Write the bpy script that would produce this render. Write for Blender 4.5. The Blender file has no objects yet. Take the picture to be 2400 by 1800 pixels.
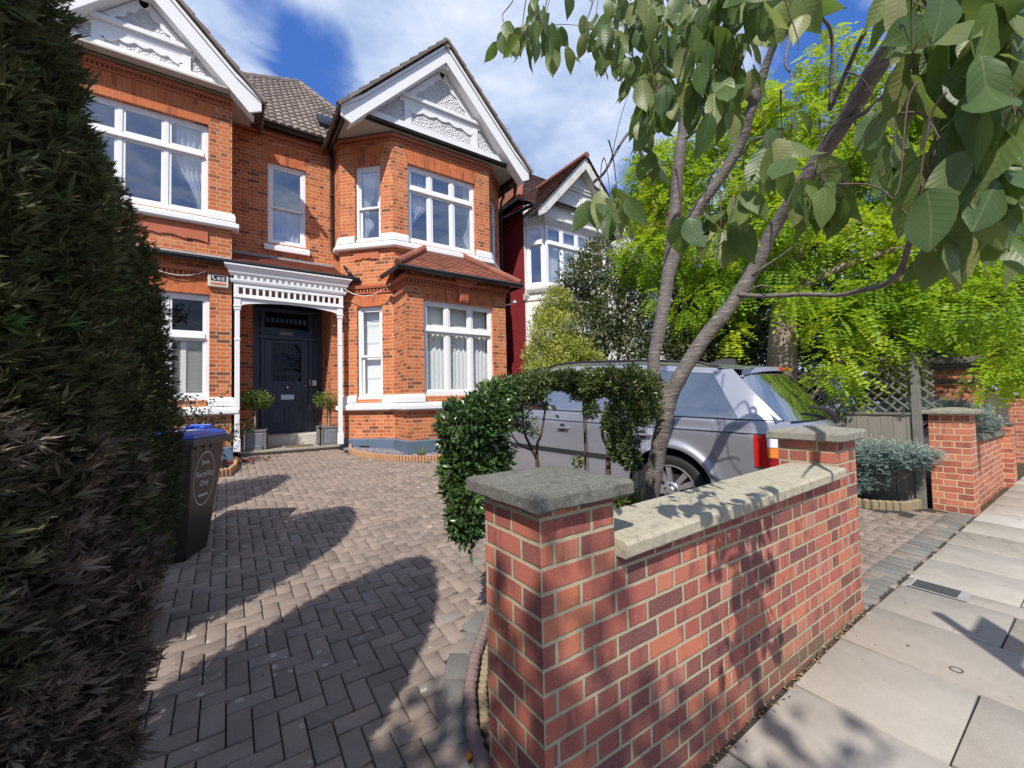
import bpy, math, random
import numpy as np
from mathutils import Vector, Matrix
random.seed(7); RNG = np.random.default_rng(11)
R_ = math.radians
scene = bpy.context.scene
col = scene.collection

# ------------------------------------------------------------------ camera (recovered from the brick courses)
F_PX, YAW, PITCH, ROLL, CAM_H = 980.49, 0.5986, 0.0361, -0.0212, 1.5
def _basis():
    fw = np.array([math.sin(YAW)*math.cos(PITCH), math.cos(YAW)*math.cos(PITCH), math.sin(PITCH)])
    r = np.array([math.cos(YAW), -math.sin(YAW), 0.0]); u = np.cross(r, fw)
    c, s = math.cos(ROLL), math.sin(ROLL)
    return c*r+s*u, -s*r+c*u, fw
CR, CU, CF = _basis()
def ray(x, y): return CF + CR*(x-1200)/F_PX - CU*(y-900)/F_PX
def px(x, y, D):                       # a measured image point at depth D (metres along the view axis)
    return ray(x, y)*D + np.array([0, 0, CAM_H])
def onY(x, y, Y):
    d = ray(x, y); return d*(Y/d[1]) + np.array([0, 0, CAM_H])
def onX(x, y, X):
    d = ray(x, y); return d*(X/d[0]) + np.array([0, 0, CAM_H])
def sm(a, b, t):
    t = np.clip((np.asarray(t, float)-a)/(b-a), 0, 1); return t*t*(3-2*t)
def gz(x, y):                          # the ground: rises to the house, and a little along the street
    x = np.asarray(x, float); y = np.asarray(y, float)
    return -0.005 + 0.085*sm(0.7, 3.6, x)*(1-sm(3, 7, y)) + 0.085*sm(3, 7, y)*0.55 + np.where(y > 1, 0.054*(np.minimum(y, 11)-1), 0.02*(np.maximum(y, -2.4)-1))
def onG(x, y):
    d = ray(x, y); t = 3.0
    for _ in range(80):
        P = d*t; t = 0.5*t + 0.5*(float(gz(P[0], P[1]))-CAM_H)/d[2]
    P = d*t; return np.array([P[0], P[1], float(gz(P[0], P[1]))])

cam_d = bpy.data.cameras.new('camera'); cam = bpy.data.objects.new('camera', cam_d); col.objects.link(cam)
cam_d.sensor_fit = 'HORIZONTAL'; cam_d.sensor_width = 36; cam_d.lens = F_PX*36/2400; cam_d.clip_start = 0.05; cam_d.clip_end = 3000
mw = Matrix.Identity(4)
for i in range(3):
    mw[i][0] = CR[i]; mw[i][1] = CU[i]; mw[i][2] = -CF[i]
mw[2][3] = CAM_H
cam.matrix_world = mw; scene.camera = cam

# ------------------------------------------------------------------ node helper
class NT:
    def __init__(s, nt): s.t = nt
    def n(s, typ, ins=None, **props):
        nd = s.t.nodes.new(typ)
        for k, v in props.items(): setattr(nd, k, v)
        for k, v in (ins or {}).items(): s.set(nd.inputs[k], v)
        return nd
    def set(s, sock, v):
        if isinstance(v, bpy.types.NodeSocket): s.t.links.new(v, sock)
        else: sock.default_value = v
    def m(s, op, a, b=None, c=None, clamp=False):
        nd = s.t.nodes.new('ShaderNodeMath'); nd.operation = op; nd.use_clamp = clamp
        for i, v in enumerate((a, b, c)):
            if v is not None: s.set(nd.inputs[i], v)
        return nd.outputs[0]
    def mix(s, fac, a, b, blend='MIX'):
        nd = s.t.nodes.new('ShaderNodeMix'); nd.data_type = 'RGBA'; nd.blend_type = blend
        s.set(nd.inputs[0], fac); s.set(nd.inputs[6], a); s.set(nd.inputs[7], b)
        return nd.outputs[2]
    def ramp(s, fac, stops, interp='LINEAR'):
        nd = s.t.nodes.new('ShaderNodeValToRGB'); cr = nd.color_ramp; cr.interpolation = interp
        while len(cr.elements) < len(stops): cr.elements.new(0.5)
        for e, (p, c) in zip(cr.elements, stops): e.position = p; e.color = c
        s.set(nd.inputs[0], fac); return nd.outputs[0]
    def noise(s, vec, scale, detail=3, rough=.55, out='Fac', dist=0):
        nd = s.n('ShaderNodeTexNoise', {'Scale': scale, 'Detail': detail, 'Roughness': rough, 'Distortion': dist})
        if vec is not None: s.set(nd.inputs['Vector'], vec)
        return nd.outputs[out]
    def maprange(s, v, a, b, c, d, smooth=False):
        nd = s.n('ShaderNodeMapRange', {'Value': v, 'From Min': a, 'From Max': b, 'To Min': c, 'To Max': d})
        if smooth: nd.interpolation_type = 'SMOOTHSTEP'
        return nd.outputs[0]
    def bump(s, h, strength=.5, dist=.01):
        return s.n('ShaderNodeBump', {'Height': h, 'Strength': strength, 'Distance': dist}).outputs[0]
    def obj(s): return s.n('ShaderNodeTexCoord').outputs['Object']
    def uv(s): return s.n('ShaderNodeUVMap', uv_map='UVMap').outputs[0]
    def rnd(s): return s.n('ShaderNodeAttribute', attribute_name='rnd').outputs['Fac']
    def geo(s): return s.n('ShaderNodeNewGeometry').outputs['Position']
def C(r, g, b, *_): return (r, g, b, 1.0)
def H(h):
    h = h.lstrip('#'); v = [int(h[i:i+2], 16)/255 for i in (0, 2, 4)]
    return C(*[(c/12.92 if c <= .04045 else ((c+.055)/1.055)**2.4) for c in v])
def newmat(name):
    m = bpy.data.materials.new(name); m.use_nodes = True; m.node_tree.nodes.clear(); return m, NT(m.node_tree)
def finish(N, bsdf):
    out = N.n('ShaderNodeOutputMaterial'); N.t.links.new(bsdf, out.inputs[0])
def principled(N, base, rough=.6, normal=None, metal=0.0, spec=.5, coat=0.0, **kw):
    ins = {'Base Color': base, 'Roughness': rough, 'Metallic': metal, 'Specular IOR Level': spec, 'Coat Weight': coat}
    if normal is not None: ins['Normal'] = normal
    ins.update(kw)
    return N.n('ShaderNodeBsdfPrincipled', ins).outputs[0]
def simple(name, c, rough=.6, var=.12, scale=6, bump=0.0, bscale=60, metal=0.0, spec=.5, coat=0.0, dirt=0.0):
    m, N = newmat(name); g = N.geo()
    nz = N.noise(g, scale, 5, .6)
    base = N.mix(nz, C(*[v*(1-var) for v in c]), C(*[min(1, v*(1+var)) for v in c]))
    if dirt:
        d = N.maprange(N.noise(g, scale*2.3, 7, .7), .5, .75, 0, dirt)
        base = N.mix(d, base, C(.09, .085, .06))
    nr = None
    if bump: nr = N.bump(N.noise(g, bscale, 4, .6), bump, .006)
    finish(N, principled(N, base, rough, nr, metal, spec, coat)); return m

def brick_mat(name, stops, mortar, P=.3375, ch=.075, mt=.010, shift=.5, u0=0.0, v0=0.0, patch=.35, patchcol=C(.1, .04, .035), stain=None, rough=.85, depth=.5, mottle=.25):
    m, N = newmat(name); uv = N.uv()
    sx = N.n('ShaderNodeSeparateXYZ', {0: uv}); g = N.geo()
    wob = N.noise(uv, 9, 2); wob2 = N.noise(uv, 26, 3)
    u = N.m('ADD', N.m('SUBTRACT', sx.outputs[0], u0), N.m('MULTIPLY', N.m('SUBTRACT', wob2, .5), .006))
    v = N.m('ADD', N.m('SUBTRACT', sx.outputs[1], v0), N.m('MULTIPLY', N.m('SUBTRACT', wob, .5), .007))
    vr = N.m('DIVIDE', v, ch); row = N.m('FLOOR', vr); fv = N.m('SUBTRACT', vr, row)
    par = N.m('MODULO', N.m('ADD', row, 1000.0), 2.0)
    uu = N.m('ADD', N.m('DIVIDE', u, P), N.m('MULTIPLY', par, shift)); k = N.m('FLOOR', uu); fu = N.m('SUBTRACT', uu, k)
    isH = N.m('GREATER_THAN', fu, 2/3)
    lu = N.m('MULTIPLY', N.m('SUBTRACT', fu, N.m('MULTIPLY', isH, 2/3)), P)
    w = N.m('SUBTRACT', 2*P/3, N.m('MULTIPLY', isH, P/3))
    d = N.m('MINIMUM', N.m('MINIMUM', lu, N.m('SUBTRACT', w, lu)), N.m('MULTIPLY', N.m('MINIMUM', fv, N.m('SUBTRACT', 1.0, fv)), ch))
    isb = N.maprange(d, mt/2-.0012, mt/2+.0022, 0, 1, True)
    idv = N.n('ShaderNodeCombineXYZ', {0: N.m('ADD', N.m('MULTIPLY', k, 2.0), isH), 1: row, 2: 3.7}).outputs[0]
    wn = N.n('ShaderNodeTexWhiteNoise', {'Vector': idv}, noise_dimensions='3D')
    base = N.ramp(wn.outputs['Value'], stops)
    # firing marks inside a brick: bands and blotches of their own
    pv = N.n('ShaderNodeCombineXYZ', {0: N.m('MULTIPLY', u, 14.0), 1: N.m('MULTIPLY', v, 3.0), 2: N.m('MULTIPLY', wn.outputs['Value'], 40.0)}).outputs[0]
    pn = N.maprange(N.noise(pv, 1.0, 2), .52, .62, 0, patch)
    base = N.mix(pn, base, patchcol)
    fine = N.noise(uv, 90, 5, .65)
    base = N.mix(N.maprange(fine, .3, .75, 0, mottle), base, N.mix(.5, base, C(.62, .36, .27)))
    fleck = N.maprange(N.noise(uv, 160, 3, .6), .66, .74, 0, .5)
    base = N.mix(fleck, base, C(.55, .42, .36))
    mcol = N.mix(N.noise(uv, 40, 4), C(*[c*.72 for c in mortar[:3]]), C(*[min(1, c*1.15) for c in mortar[:3]]))
    colr = N.mix(isb, mcol, base)
    big = N.noise(g, .9, 4, .6)
    colr = N.mix(N.maprange(big, .45, .75, 0, .35), colr, N.mix(.5, colr, C(.16, .075, .05)))
    if stain: colr = stain(N, colr, g)
    h = N.m('ADD', N.m('MULTIPLY', isb, 1.0), N.m('MULTIPLY', fine, .35))
    finish(N, principled(N, colr, rough, N.bump(h, depth, .006), spec=.25)); return m

# ------------------------------------------------------------------ mesh builder
class MB:
    def __init__(s): s.v = []; s.f = []; s.r = []
    def add(s, vs, fs, r=None):
        o = len(s.v); s.v += [tuple(map(float, p)) for p in vs]; s.f += [tuple(o+i for i in f) for f in fs]
        s.r += [random.random() if r is None else r]*len(fs); return s
    def box(s, x0, y0, z0, x1, y1, z1, r=None):
        vs = [(x0,y0,z0),(x1,y0,z0),(x1,y1,z0),(x0,y1,z0),(x0,y0,z1),(x1,y0,z1),(x1,y1,z1),(x0,y1,z1)]
        return s.add(vs, [(0,3,2,1),(4,5,6,7),(0,1,5,4),(1,2,6,5),(2,3,7,6),(3,0,4,7)], r)
    def obox(s, c, ax, ay, az, r=None):          # centre and three half-axis vectors
        c, ax, ay, az = map(np.asarray, (c, ax, ay, az))
        vs = [c+sx*ax+sy*ay+sz*az for sz in (-1,1) for sx, sy in ((-1,-1),(1,-1),(1,1),(-1,1))]
        return s.add(vs, [(0,3,2,1),(4,5,6,7),(0,1,5,4),(1,2,6,5),(2,3,7,6),(3,0,4,7)], r)
    def prism(s, poly, o, ex, ey, ed, r=None):   # poly in the plane (o; ex, ey), extruded by vector ed
        o, ex, ey, ed = map(lambda a: np.asarray(a, float), (o, ex, ey, ed)); n = len(poly)
        a = [o+ex*p[0]+ey*p[1] for p in poly]; b = [p+ed for p in a]
        fs = [tuple(range(n)), tuple(range(2*n-1, n-1, -1))] + [((i+1) % n, i, n+i, n+(i+1) % n) for i in range(n)]
        return s.add(a+b, fs, r)
    def quad(s, a, b, c, d, r=None): return s.add([a,b,c,d], [(0,1,2,3)], r)
    def tube(s, pts, rad, n=8, cap=True, r=None):
        pts = [np.asarray(p, float) for p in pts]; m = len(pts)
        if not hasattr(rad, '__len__'): rad = [rad]*m
        vs = []; ref = None
        for i, p in enumerate(pts):
            t = pts[min(i+1, m-1)]-pts[max(i-1, 0)]; t = t/(np.linalg.norm(t)+1e-9)
            if ref is None: ref = np.array([0,0,1.]) if abs(t[2]) < .9 else np.array([1.,0,0])
            b = ref-t*(ref@t); b /= np.linalg.norm(b)+1e-9; ref = b; c = np.cross(t, b)
            for k in range(n):
                a = 2*math.pi*k/n; vs.append(p+rad[i]*(math.cos(a)*b+math.sin(a)*c))
        fs = [(i*n+k, i*n+(k+1) % n, (i+1)*n+(k+1) % n, (i+1)*n+k) for i in range(m-1) for k in range(n)]
        if cap: fs += [tuple(range(n-1, -1, -1)), tuple(range((m-1)*n, m*n))]
        return s.add(vs, fs, r)
    def lathe(s, prof, c, n=20, axis=(0,0,1), r=None, cap=True):     # prof: (radius, height)
        ax = np.asarray(axis, float); ax /= np.linalg.norm(ax); c = np.asarray(c, float)
        q = np.array([1.,0,0]) if abs(ax[0]) < .9 else np.array([0,1.,0]); b = q-ax*(q@ax); b /= np.linalg.norm(b); d = np.cross(ax, b)
        vs = [c+ax*h+rr*(math.cos(2*math.pi*k/n)*b+math.sin(2*math.pi*k/n)*d) for rr, h in prof for k in range(n)]
        m = len(prof)
        fs = [(i*n+k, i*n+(k+1) % n, (i+1)*n+(k+1) % n, (i+1)*n+k) for i in range(m-1) for k in range(n)]
        if cap: fs += [tuple(range(n-1, -1, -1)), tuple(range((m-1)*n, m*n))]
        return s.add(vs, fs, r)
    def sweep(s, path, prof, r=None, caps=True):           # path (x, y) left to right, prof (outward, z)
        P = [np.array(p, float) for p in path]; n = len(P); mit = []
        for i in range(n):
            ds = []
            if i > 0: ds.append((P[i]-P[i-1])/np.linalg.norm(P[i]-P[i-1]))
            if i < n-1: ds.append((P[i+1]-P[i])/np.linalg.norm(P[i+1]-P[i]))
            ns = [np.array([d[1], -d[0]]) for d in ds]
            if len(ns) == 1: mit.append(ns[0])
            else:
                a = ns[0]+ns[1]; mit.append(a/(1+ns[0]@ns[1]+1e-9))
        k = len(prof); vs = [(P[i][0]+mit[i][0]*o, P[i][1]+mit[i][1]*o, z) for i in range(n) for o, z in prof]
        fs = [(i*k+j, (i+1)*k+j, (i+1)*k+(j+1) % k, i*k+(j+1) % k) for i in range(n-1) for j in range(k)]
        if caps: fs += [tuple(range(k)), tuple(range(n*k-1, (n-1)*k-1, -1))]
        return s.add(vs, fs, r)
    def build(s, name, mat, parent=None, smooth=False, bevel=0.0, uvoff=None, recalc=True):
        return mesh_obj(name, np.array(s.v, dtype=np.float64).reshape(-1, 3), s.f, mat, parent, smooth, s.r, bevel, recalc)
def mesh_obj(name, V, Fs, mat, parent=None, smooth=False, rnd=None, bevel=0.0, recalc=False):
    me = bpy.data.meshes.new(name); me.from_pydata([tuple(p) for p in V], [], Fs)
    if recalc:
        import bmesh
        bm = bmesh.new(); bm.from_mesh(me); bmesh.ops.recalc_face_normals(bm, faces=bm.faces); bm.to_mesh(me); bm.free()
    _uv(me)
    if rnd is not None and len(rnd) == len(me.polygons):
        at = me.attributes.new('rnd', 'FLOAT', 'FACE'); at.data.foreach_set('value', np.asarray(rnd, dtype=np.float32))
    o = bpy.data.objects.new(name, me); col.objects.link(o); me.materials.append(mat)
    if smooth: me.polygons.foreach_set('use_smooth', [True]*len(me.polygons))
    if bevel:
        b = o.modifiers.new('edge', 'BEVEL'); b.width = bevel; b.segments = 2; b.limit_method = 'ANGLE'; b.angle_limit = R_(35)
    if parent: o.parent = parent
    return o
def _uv(me):
    nl = len(me.loops)
    if nl == 0: return
    vi = np.empty(nl, np.int32); me.loops.foreach_get('vertex_index', vi)
    co = np.empty(len(me.vertices)*3); me.vertices.foreach_get('co', co); co = co.reshape(-1, 3)
    npol = len(me.polygons); nrm = np.empty(npol*3); me.polygons.foreach_get('normal', nrm); nrm = nrm.reshape(-1, 3)
    lt = np.empty(npol, np.int32); me.polygons.foreach_get('loop_total', lt)
    N = np.repeat(nrm, lt, axis=0); P = co[vi]
    t = np.stack([-N[:, 1], N[:, 0]], 1); ln = np.linalg.norm(t, axis=1); flat = (np.abs(N[:, 2]) > .75) | (ln < 1e-6)
    t = t/np.maximum(ln, 1e-9)[:, None]
    u = np.where(flat, P[:, 0], P[:, 0]*t[:, 0]+P[:, 1]*t[:, 1]); v = np.where(flat, P[:, 1], P[:, 2])
    uvl = me.uv_layers.new(name='UVMap'); uvl.data.foreach_set('uv', np.stack([u, v], 1).ravel().astype(np.float32))
def fastmesh(name, V, F4, mat, parent=None, rnd=None, smooth=False):     # V (n,3), F4 (m,k) equal-size faces
    me = bpy.data.meshes.new(name); V = np.asarray(V, np.float32); F4 = np.asarray(F4, np.int32); m, k = F4.shape
    me.vertices.add(len(V)); me.vertices.foreach_set('co', V.ravel())
    me.loops.add(m*k); me.loops.foreach_set('vertex_index', F4.ravel())
    me.polygons.add(m); me.polygons.foreach_set('loop_start', np.arange(0, m*k, k, dtype=np.int32))
    try: me.polygons.foreach_set('loop_total', np.full(m, k, np.int32))
    except Exception: pass
    me.update(calc_edges=True); me.validate()
    if rnd is not None:
        at = me.attributes.new('rnd', 'FLOAT', 'FACE'); at.data.foreach_set('value', np.asarray(rnd, np.float32))
    if smooth: me.polygons.foreach_set('use_smooth', np.ones(m, bool))
    o = bpy.data.objects.new(name, me); col.objects.link(o); me.materials.append(mat)
    if parent: o.parent = parent
    return o
def tag(o, label, cat, group=None, kind=None):
    if label: o['label'] = label
    if cat: o['category'] = cat
    if group: o['group'] = group
    if kind: o['kind'] = kind
    return o
def thing(name, label, cat, loc=(0, 0, 0), group=None):
    o = bpy.data.objects.new(name, None); col.objects.link(o); o.empty_display_size = .2
    tag(o, label, cat, group); THINGS.append((o, tuple(float(c) for c in loc))); return o
THINGS = []
def settle():          # move each Empty to its thing's base; the parts stay where they are
    for o, loc in THINGS:
        if loc == (0., 0., 0.): continue
        o.location = loc
        for ch in o.children:
            ch.matrix_parent_inverse = Matrix.Translation(-Vector(loc))
def struct(o, kind='structure'): o['kind'] = kind; return o
def text(name, body, size, mat, loc, ex, ey, parent=None, extrude=.002, align='CENTER'):
    cu = bpy.data.curves.new(name, 'FONT'); cu.body = body; cu.size = size; cu.extrude = extrude; cu.align_x = align; cu.align_y = 'CENTER'
    tmp = bpy.data.objects.new(name, cu); col.objects.link(tmp); me = bpy.data.meshes.new_from_object(tmp); bpy.data.objects.remove(tmp); bpy.data.curves.remove(cu)
    me.name = name; me.materials.clear(); me.materials.append(mat); o = bpy.data.objects.new(name, me); col.objects.link(o)
    ex = Vector(ex).normalized(); ey = Vector(ey).normalized(); ez = ex.cross(ey)
    M = Matrix((ex, ey, ez)).transposed().to_4x4(); M.translation = Vector(loc); o.matrix_world = M
    if parent: o.parent = parent
    return o
# ------------------------------------------------------------------ materials
def hs(N, c, g): return c
HB = [(0, C(.15, .055, .034)), (.12, C(.27, .08, .038)), (.28, C(.47, .12, .042)), (.6, C(.56, .16, .055)), (.85, C(.52, .155, .06)), (1, C(.6, .22, .10))]
M = {}
M['brick'] = brick_mat('house_brick', HB, C(.60, .41, .24), ch=.076, patch=.2, patchcol=C(.2, .07, .04), depth=.35, mottle=.15)
M['brick_red'] = brick_mat('red_paint_brick', [(0, C(.2, .018, .024)), (1, C(.235, .022, .028))], C(.2, .018, .024), patch=.0, depth=.4, mottle=.0)
M['brick_old'] = brick_mat('stack_brick', [(0, C(.25, .07, .035)), (1, C(.4, .13, .07))], C(.35, .24, .16), depth=.4)
WB = [(0, C(.15, .055, .052)), (.18, C(.23, .07, .058)), (.4, C(.33, .088, .066)), (.62, C(.40, .11, .075)), (.82, C(.48, .155, .08)), (1, C(.44, .17, .13))]
def algae(N, c, g):
    s = N.n('ShaderNodeSeparateXYZ', {0: g})
    low = N.maprange(s.outputs[2], .02, .36, 1, 0, True); along = N.maprange(s.outputs[0], 1.6, 2.3, .25, 1, True)
    along2 = N.maprange(s.outputs[0], 2.9, 3.35, 1, .2, True)
    nz = N.maprange(N.noise(g, 7, 5, .65), .36, .62, 0, 1)
    f = N.m('MULTIPLY', N.m('MULTIPLY', N.m('MULTIPLY', low, along), along2), nz)
    return N.mix(N.m('MULTIPLY', f, .85, clamp=True), c, N.mix(N.noise(g, 30, 3), C(.1, .095, .05), C(.19, .18, .1)))
X0, YW = .789, 1.0242
M['wall'] = brick_mat('garden_wall_brick', WB, C(.42, .38, .25), P=.3275, ch=.0752, mt=.0115, shift=.5, u0=X0, patch=.6, patchcol=C(.12, .042, .046), stain=algae, depth=.6, mottle=.35)
M['wall2'] = brick_mat('neighbour_wall_brick', [(0, C(.32, .09, .06)), (.5, C(.48, .14, .08)), (1, C(.54, .2, .11))], C(.6, .48, .3), P=.3275, ch=.0752, patch=.35, depth=.5)
M['white'] = simple('white_gloss_paint', C(.80, .80, .80), .32, .02, 9)
M['white2'] = simple('white_masonry_paint', C(.78, .78, .77), .6, .03, 5, bump=.15, bscale=25)
M['dirtywhite'] = simple('weathered_white_paint', C(.66, .65, .60), .7, .1, 3, bump=.25, bscale=30, dirt=.55)
M['stucco'] = simple('white_stucco', C(.74, .73, .70), .8, .06, 4, bump=.5, bscale=28, dirt=.25)
m, N = newmat('pebbledash'); g = N.geo(); vz = N.n('ShaderNodeTexVoronoi', {'Vector': g, 'Scale': 24.0}); h = N.m('ADD', vz.outputs['Distance'], N.noise(g, 40, 4))
finish(N, principled(N, N.mix(N.noise(g, 3, 3), C(.72, .72, .72), C(.8, .8, .8)), .7, N.bump(h, 1.0, .05))); M['dash'] = m
M['plinth'] = simple('blue_grey_masonry_paint', C(.10, .145, .20), .5, .08, 5, dirt=.12)
M['black'] = simple('black_gloss_plastic', C(.012, .012, .013), .3, .2, 10)
M['lead'] = simple('weathered_lead', C(.27, .29, .31), .55, .2, 7)
M['soffit'] = simple('cream_soffit_paint', C(.46, .45, .40), .6, .08, 5)
M['navy'] = simple('navy_door_paint', C(.028, .043, .068), .35, .08, 12)
M['chrome'] = simple('brushed_steel', C(.55, .55, .54), .28, .05, 30, metal=1.0)
M['numeral'] = simple('grey_metal_numeral', C(.16, .12, .09), .4, .1, 30, metal=.6)
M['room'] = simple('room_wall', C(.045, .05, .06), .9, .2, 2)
M['stone'] = simple('pale_step_stone', C(.52, .49, .42), .75, .12, 6, bump=.25, bscale=50, dirt=.25)
M['slabstone'] = simple('old_step_slab', C(.30, .27, .22), .8, .2, 7, bump=.3, bscale=45, dirt=.3)
M['arch'] = None
m, N = newmat('gauged_arch_brick'); g = N.geo(); b = N.ramp(N.rnd(), [(0, C(.3, .09, .045)), (.15, C(.5, .125, .042)), (1, C(.6, .17, .058))])
b = N.mix(N.maprange(N.noise(g, 30, 5, .6), .35, .75, 0, .3), b, C(.25, .09, .055)); finish(N, principled(N, b, .8, N.bump(N.noise(g, 120, 4), .3, .003), spec=.25)); M['arch'] = m
M['mortar'] = simple('lime_mortar', C(.52, .34, .19), .9, .15, 30, bump=.3, bscale=90)
M['terracotta'] = simple('terracotta_moulding', C(.45, .125, .055), .75, .25, 9, bump=.3, bscale=70, dirt=.25)
def tile_mat(name, a, b, dirtc, lich=.3, rough=.8):
    m, N = newmat(name); g = N.geo()
    c = N.ramp(N.rnd(), [(0, a), (1, b)]); c = N.mix(N.maprange(N.noise(g, 5, 6, .65), .45, .75, 0, .6), c, dirtc)
    c = N.mix(N.maprange(N.noise(g, 22, 5, .7), .64, .74, 0, lich), c, C(.5, .46, .38))
    finish(N, principled(N, c, rough, N.bump(N.noise(g, 80, 4), .3, .004), spec=.25)); return m
M['tile_grey'] = tile_mat('brown_grey_concrete_tile', C(.17, .135, .115), C(.25, .205, .175), C(.11, .09, .075), .25)
M['tile_red'] = tile_mat('red_clay_tile', C(.2, .075, .05), C(.34, .125, .08), C(.14, .07, .05), .2)
M['tile_brown'] = tile_mat('dark_brown_clay_tile', C(.075, .04, .032), C(.14, .07, .05), C(.05, .035, .028), .12)
def glass_mat(name, tint, refl, rough=.0):
    m, N = newmat(name); lw = N.n('ShaderNodeLayerWeight', {'Blend': .35}); g = N.geo()
    nr = N.bump(N.noise(g, 1.6, 2), .05, .05)
    gl = N.n('ShaderNodeBsdfGlossy', {'Color': C(.95, .97, 1), 'Roughness': rough, 'Normal': nr}).outputs[0]
    tr = N.n('ShaderNodeBsdfTransparent', {'Color': tint}).outputs[0]
    f = N.m('ADD', N.m('MULTIPLY', lw.outputs['Facing'], .35), refl, clamp=True)
    mx = N.n('ShaderNodeMixShader', {0: f, 1: tr, 2: gl}).outputs[0]; finish(N, mx); return m
M['glass'] = glass_mat('window_glass', C(.8, .84, .86), .26)
M['glass_low'] = glass_mat('window_glass_pale', C(.96, .97, .97), .05)
M['glass_door'] = glass_mat('door_glass', C(.35, .33, .28), .02)
def cloth(name, c, tr=.35):
    m, N = newmat(name); d = N.n('ShaderNodeBsdfDiffuse', {'Color': c}).outputs[0]; t = N.n('ShaderNodeBsdfTranslucent', {'Color': c}).outputs[0]
    finish(N, N.n('ShaderNodeMixShader', {0: tr, 1: d, 2: t}).outputs[0]); return m
M['curtain'] = cloth('white_voile', C(.86, .87, .92)); M['blind'] = cloth('cream_blind', C(.86, .88, .85), .15); M['net'] = cloth('net_curtain', C(.88, .9, .89), .2)

# ------------------------------------------------------------------ wall and window builders
class Fr:                                   # a frame on a wall: u along, o outward, z up
    def __init__(s, p0, p1):
        s.p0 = np.array(p0, float); d = np.array(p1, float)-s.p0; s.L = np.linalg.norm(d); s.d = d/s.L; s.n = np.array([s.d[1], -s.d[0]])
    def P(s, u, o, z): q = s.p0+s.d*u+s.n*o; return np.array([q[0], q[1], z])
    def ex(s): return np.array([s.d[0], s.d[1], 0])
    def en(s): return np.array([s.n[0], s.n[1], 0])
    def box(s, mb, u0, u1, o0, o1, z0, z1, r=None):
        mb.obox(s.P((u0+u1)/2, (o0+o1)/2, (z0+z1)/2), s.ex()*(u1-u0)/2, s.en()*(o1-o0)/2, np.array([0, 0, (z1-z0)/2]), r)
def wall_bm(mb, fr, u0, u1, z0, z1, holes=(), reveal=.13, off=0.0):
    us = sorted({u0, u1, *[h[0] for h in holes], *[h[1] for h in holes]}); zs = sorted({z0, z1, *[h[2] for h in holes], *[h[3] for h in holes]})
    for a, b in zip(us[:-1], us[1:]):
        for c, d in zip(zs[:-1], zs[1:]):
            um, zm = (a+b)/2, (c+d)/2
            if any(h[0] < um < h[1] and h[2] < zm < h[3] for h in holes): continue
            mb.quad(fr.P(a, off, c), fr.P(b, off, c), fr.P(b, off, d), fr.P(a, off, d), .5)
    for a, b, c, d in holes:
        o = off-reveal
        mb.quad(fr.P(a, off, c), fr.P(a, off, d), fr.P(a, o, d), fr.P(a, o, c), .5); mb.quad(fr.P(b, off, c), fr.P(b, o, c), fr.P(b, o, d), fr.P(b, off, d), .5)
        mb.quad(fr.P(a, off, d), fr.P(b, off, d), fr.P(b, o, d), fr.P(a, o, d), .5); mb.quad(fr.P(a, off, c), fr.P(a, o, c), fr.P(b, o, c), fr.P(b, off, c), .5)
def casement(fr, u0, u1, z0, z1, rec, mull, trans, parent, glass, lbl=None, name='window', fw=.065, mat=None):
    """outer frame, transom and mullions, then an inner sash frame round every pane"""
    mb = MB(); o0, o1 = -rec-.07, -rec
    fr.box(mb, u0, u1, o0, o1, z1-fw, z1); fr.box(mb, u0, u1, o0, o1+.03, z0, z0+fw+.02)
    fr.box(mb, u0, u0+fw, o0, o1-.002, z0+fw+.02, z1-fw); fr.box(mb, u1-fw, u1, o0, o1-.002, z0+fw+.02, z1-fw)
    mw = .066; xs = [u0+fw]+sum([[m-mw/2, m+mw/2] for m in mull], [])+[u1-fw]
    zsb = [z0+fw+.02]+([trans-.045, trans+.045] if trans else [])+[z1-fw]
    if trans:
        fr.box(mb, u0+fw, u1-fw, o0, o1+.012, trans-.045, trans+.045); fr.box(mb, u0+fw, u1-fw, o1+.012, o1+.035, trans-.045, trans-.012)
    for m in mull:
        for a, b in zip(zsb[::2], zsb[1::2]): fr.box(mb, m-mw/2, m+mw/2, o0, o1-.004, a, b)
    gl = MB(); sw = .04
    for a, b in zip(xs[::2], xs[1::2]):
        for c, d in zip(zsb[::2], zsb[1::2]):
            s0, s1 = -rec-.055, -rec-.016
            fr.box(mb, a, b, s0, s1, c, c+sw+.012); fr.box(mb, a, b, s0, s1, d-sw, d); fr.box(mb, a, a+sw, s0, s1-.001, c+sw+.012, d-sw); fr.box(mb, b-sw, b, s0, s1-.001, c+sw+.012, d-sw)
            gl.quad(fr.P(a+sw, -rec-.035, c+sw), fr.P(b-sw, -rec-.035, c+sw), fr.P(b-sw, -rec-.035, d-sw), fr.P(a+sw, -rec-.035, d-sw))
    w = mb.build(name, mat or M['white'], parent, bevel=.004); gl.build('window_pane', glass, w)
    if lbl: w['label'] = lbl
    return w
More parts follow.
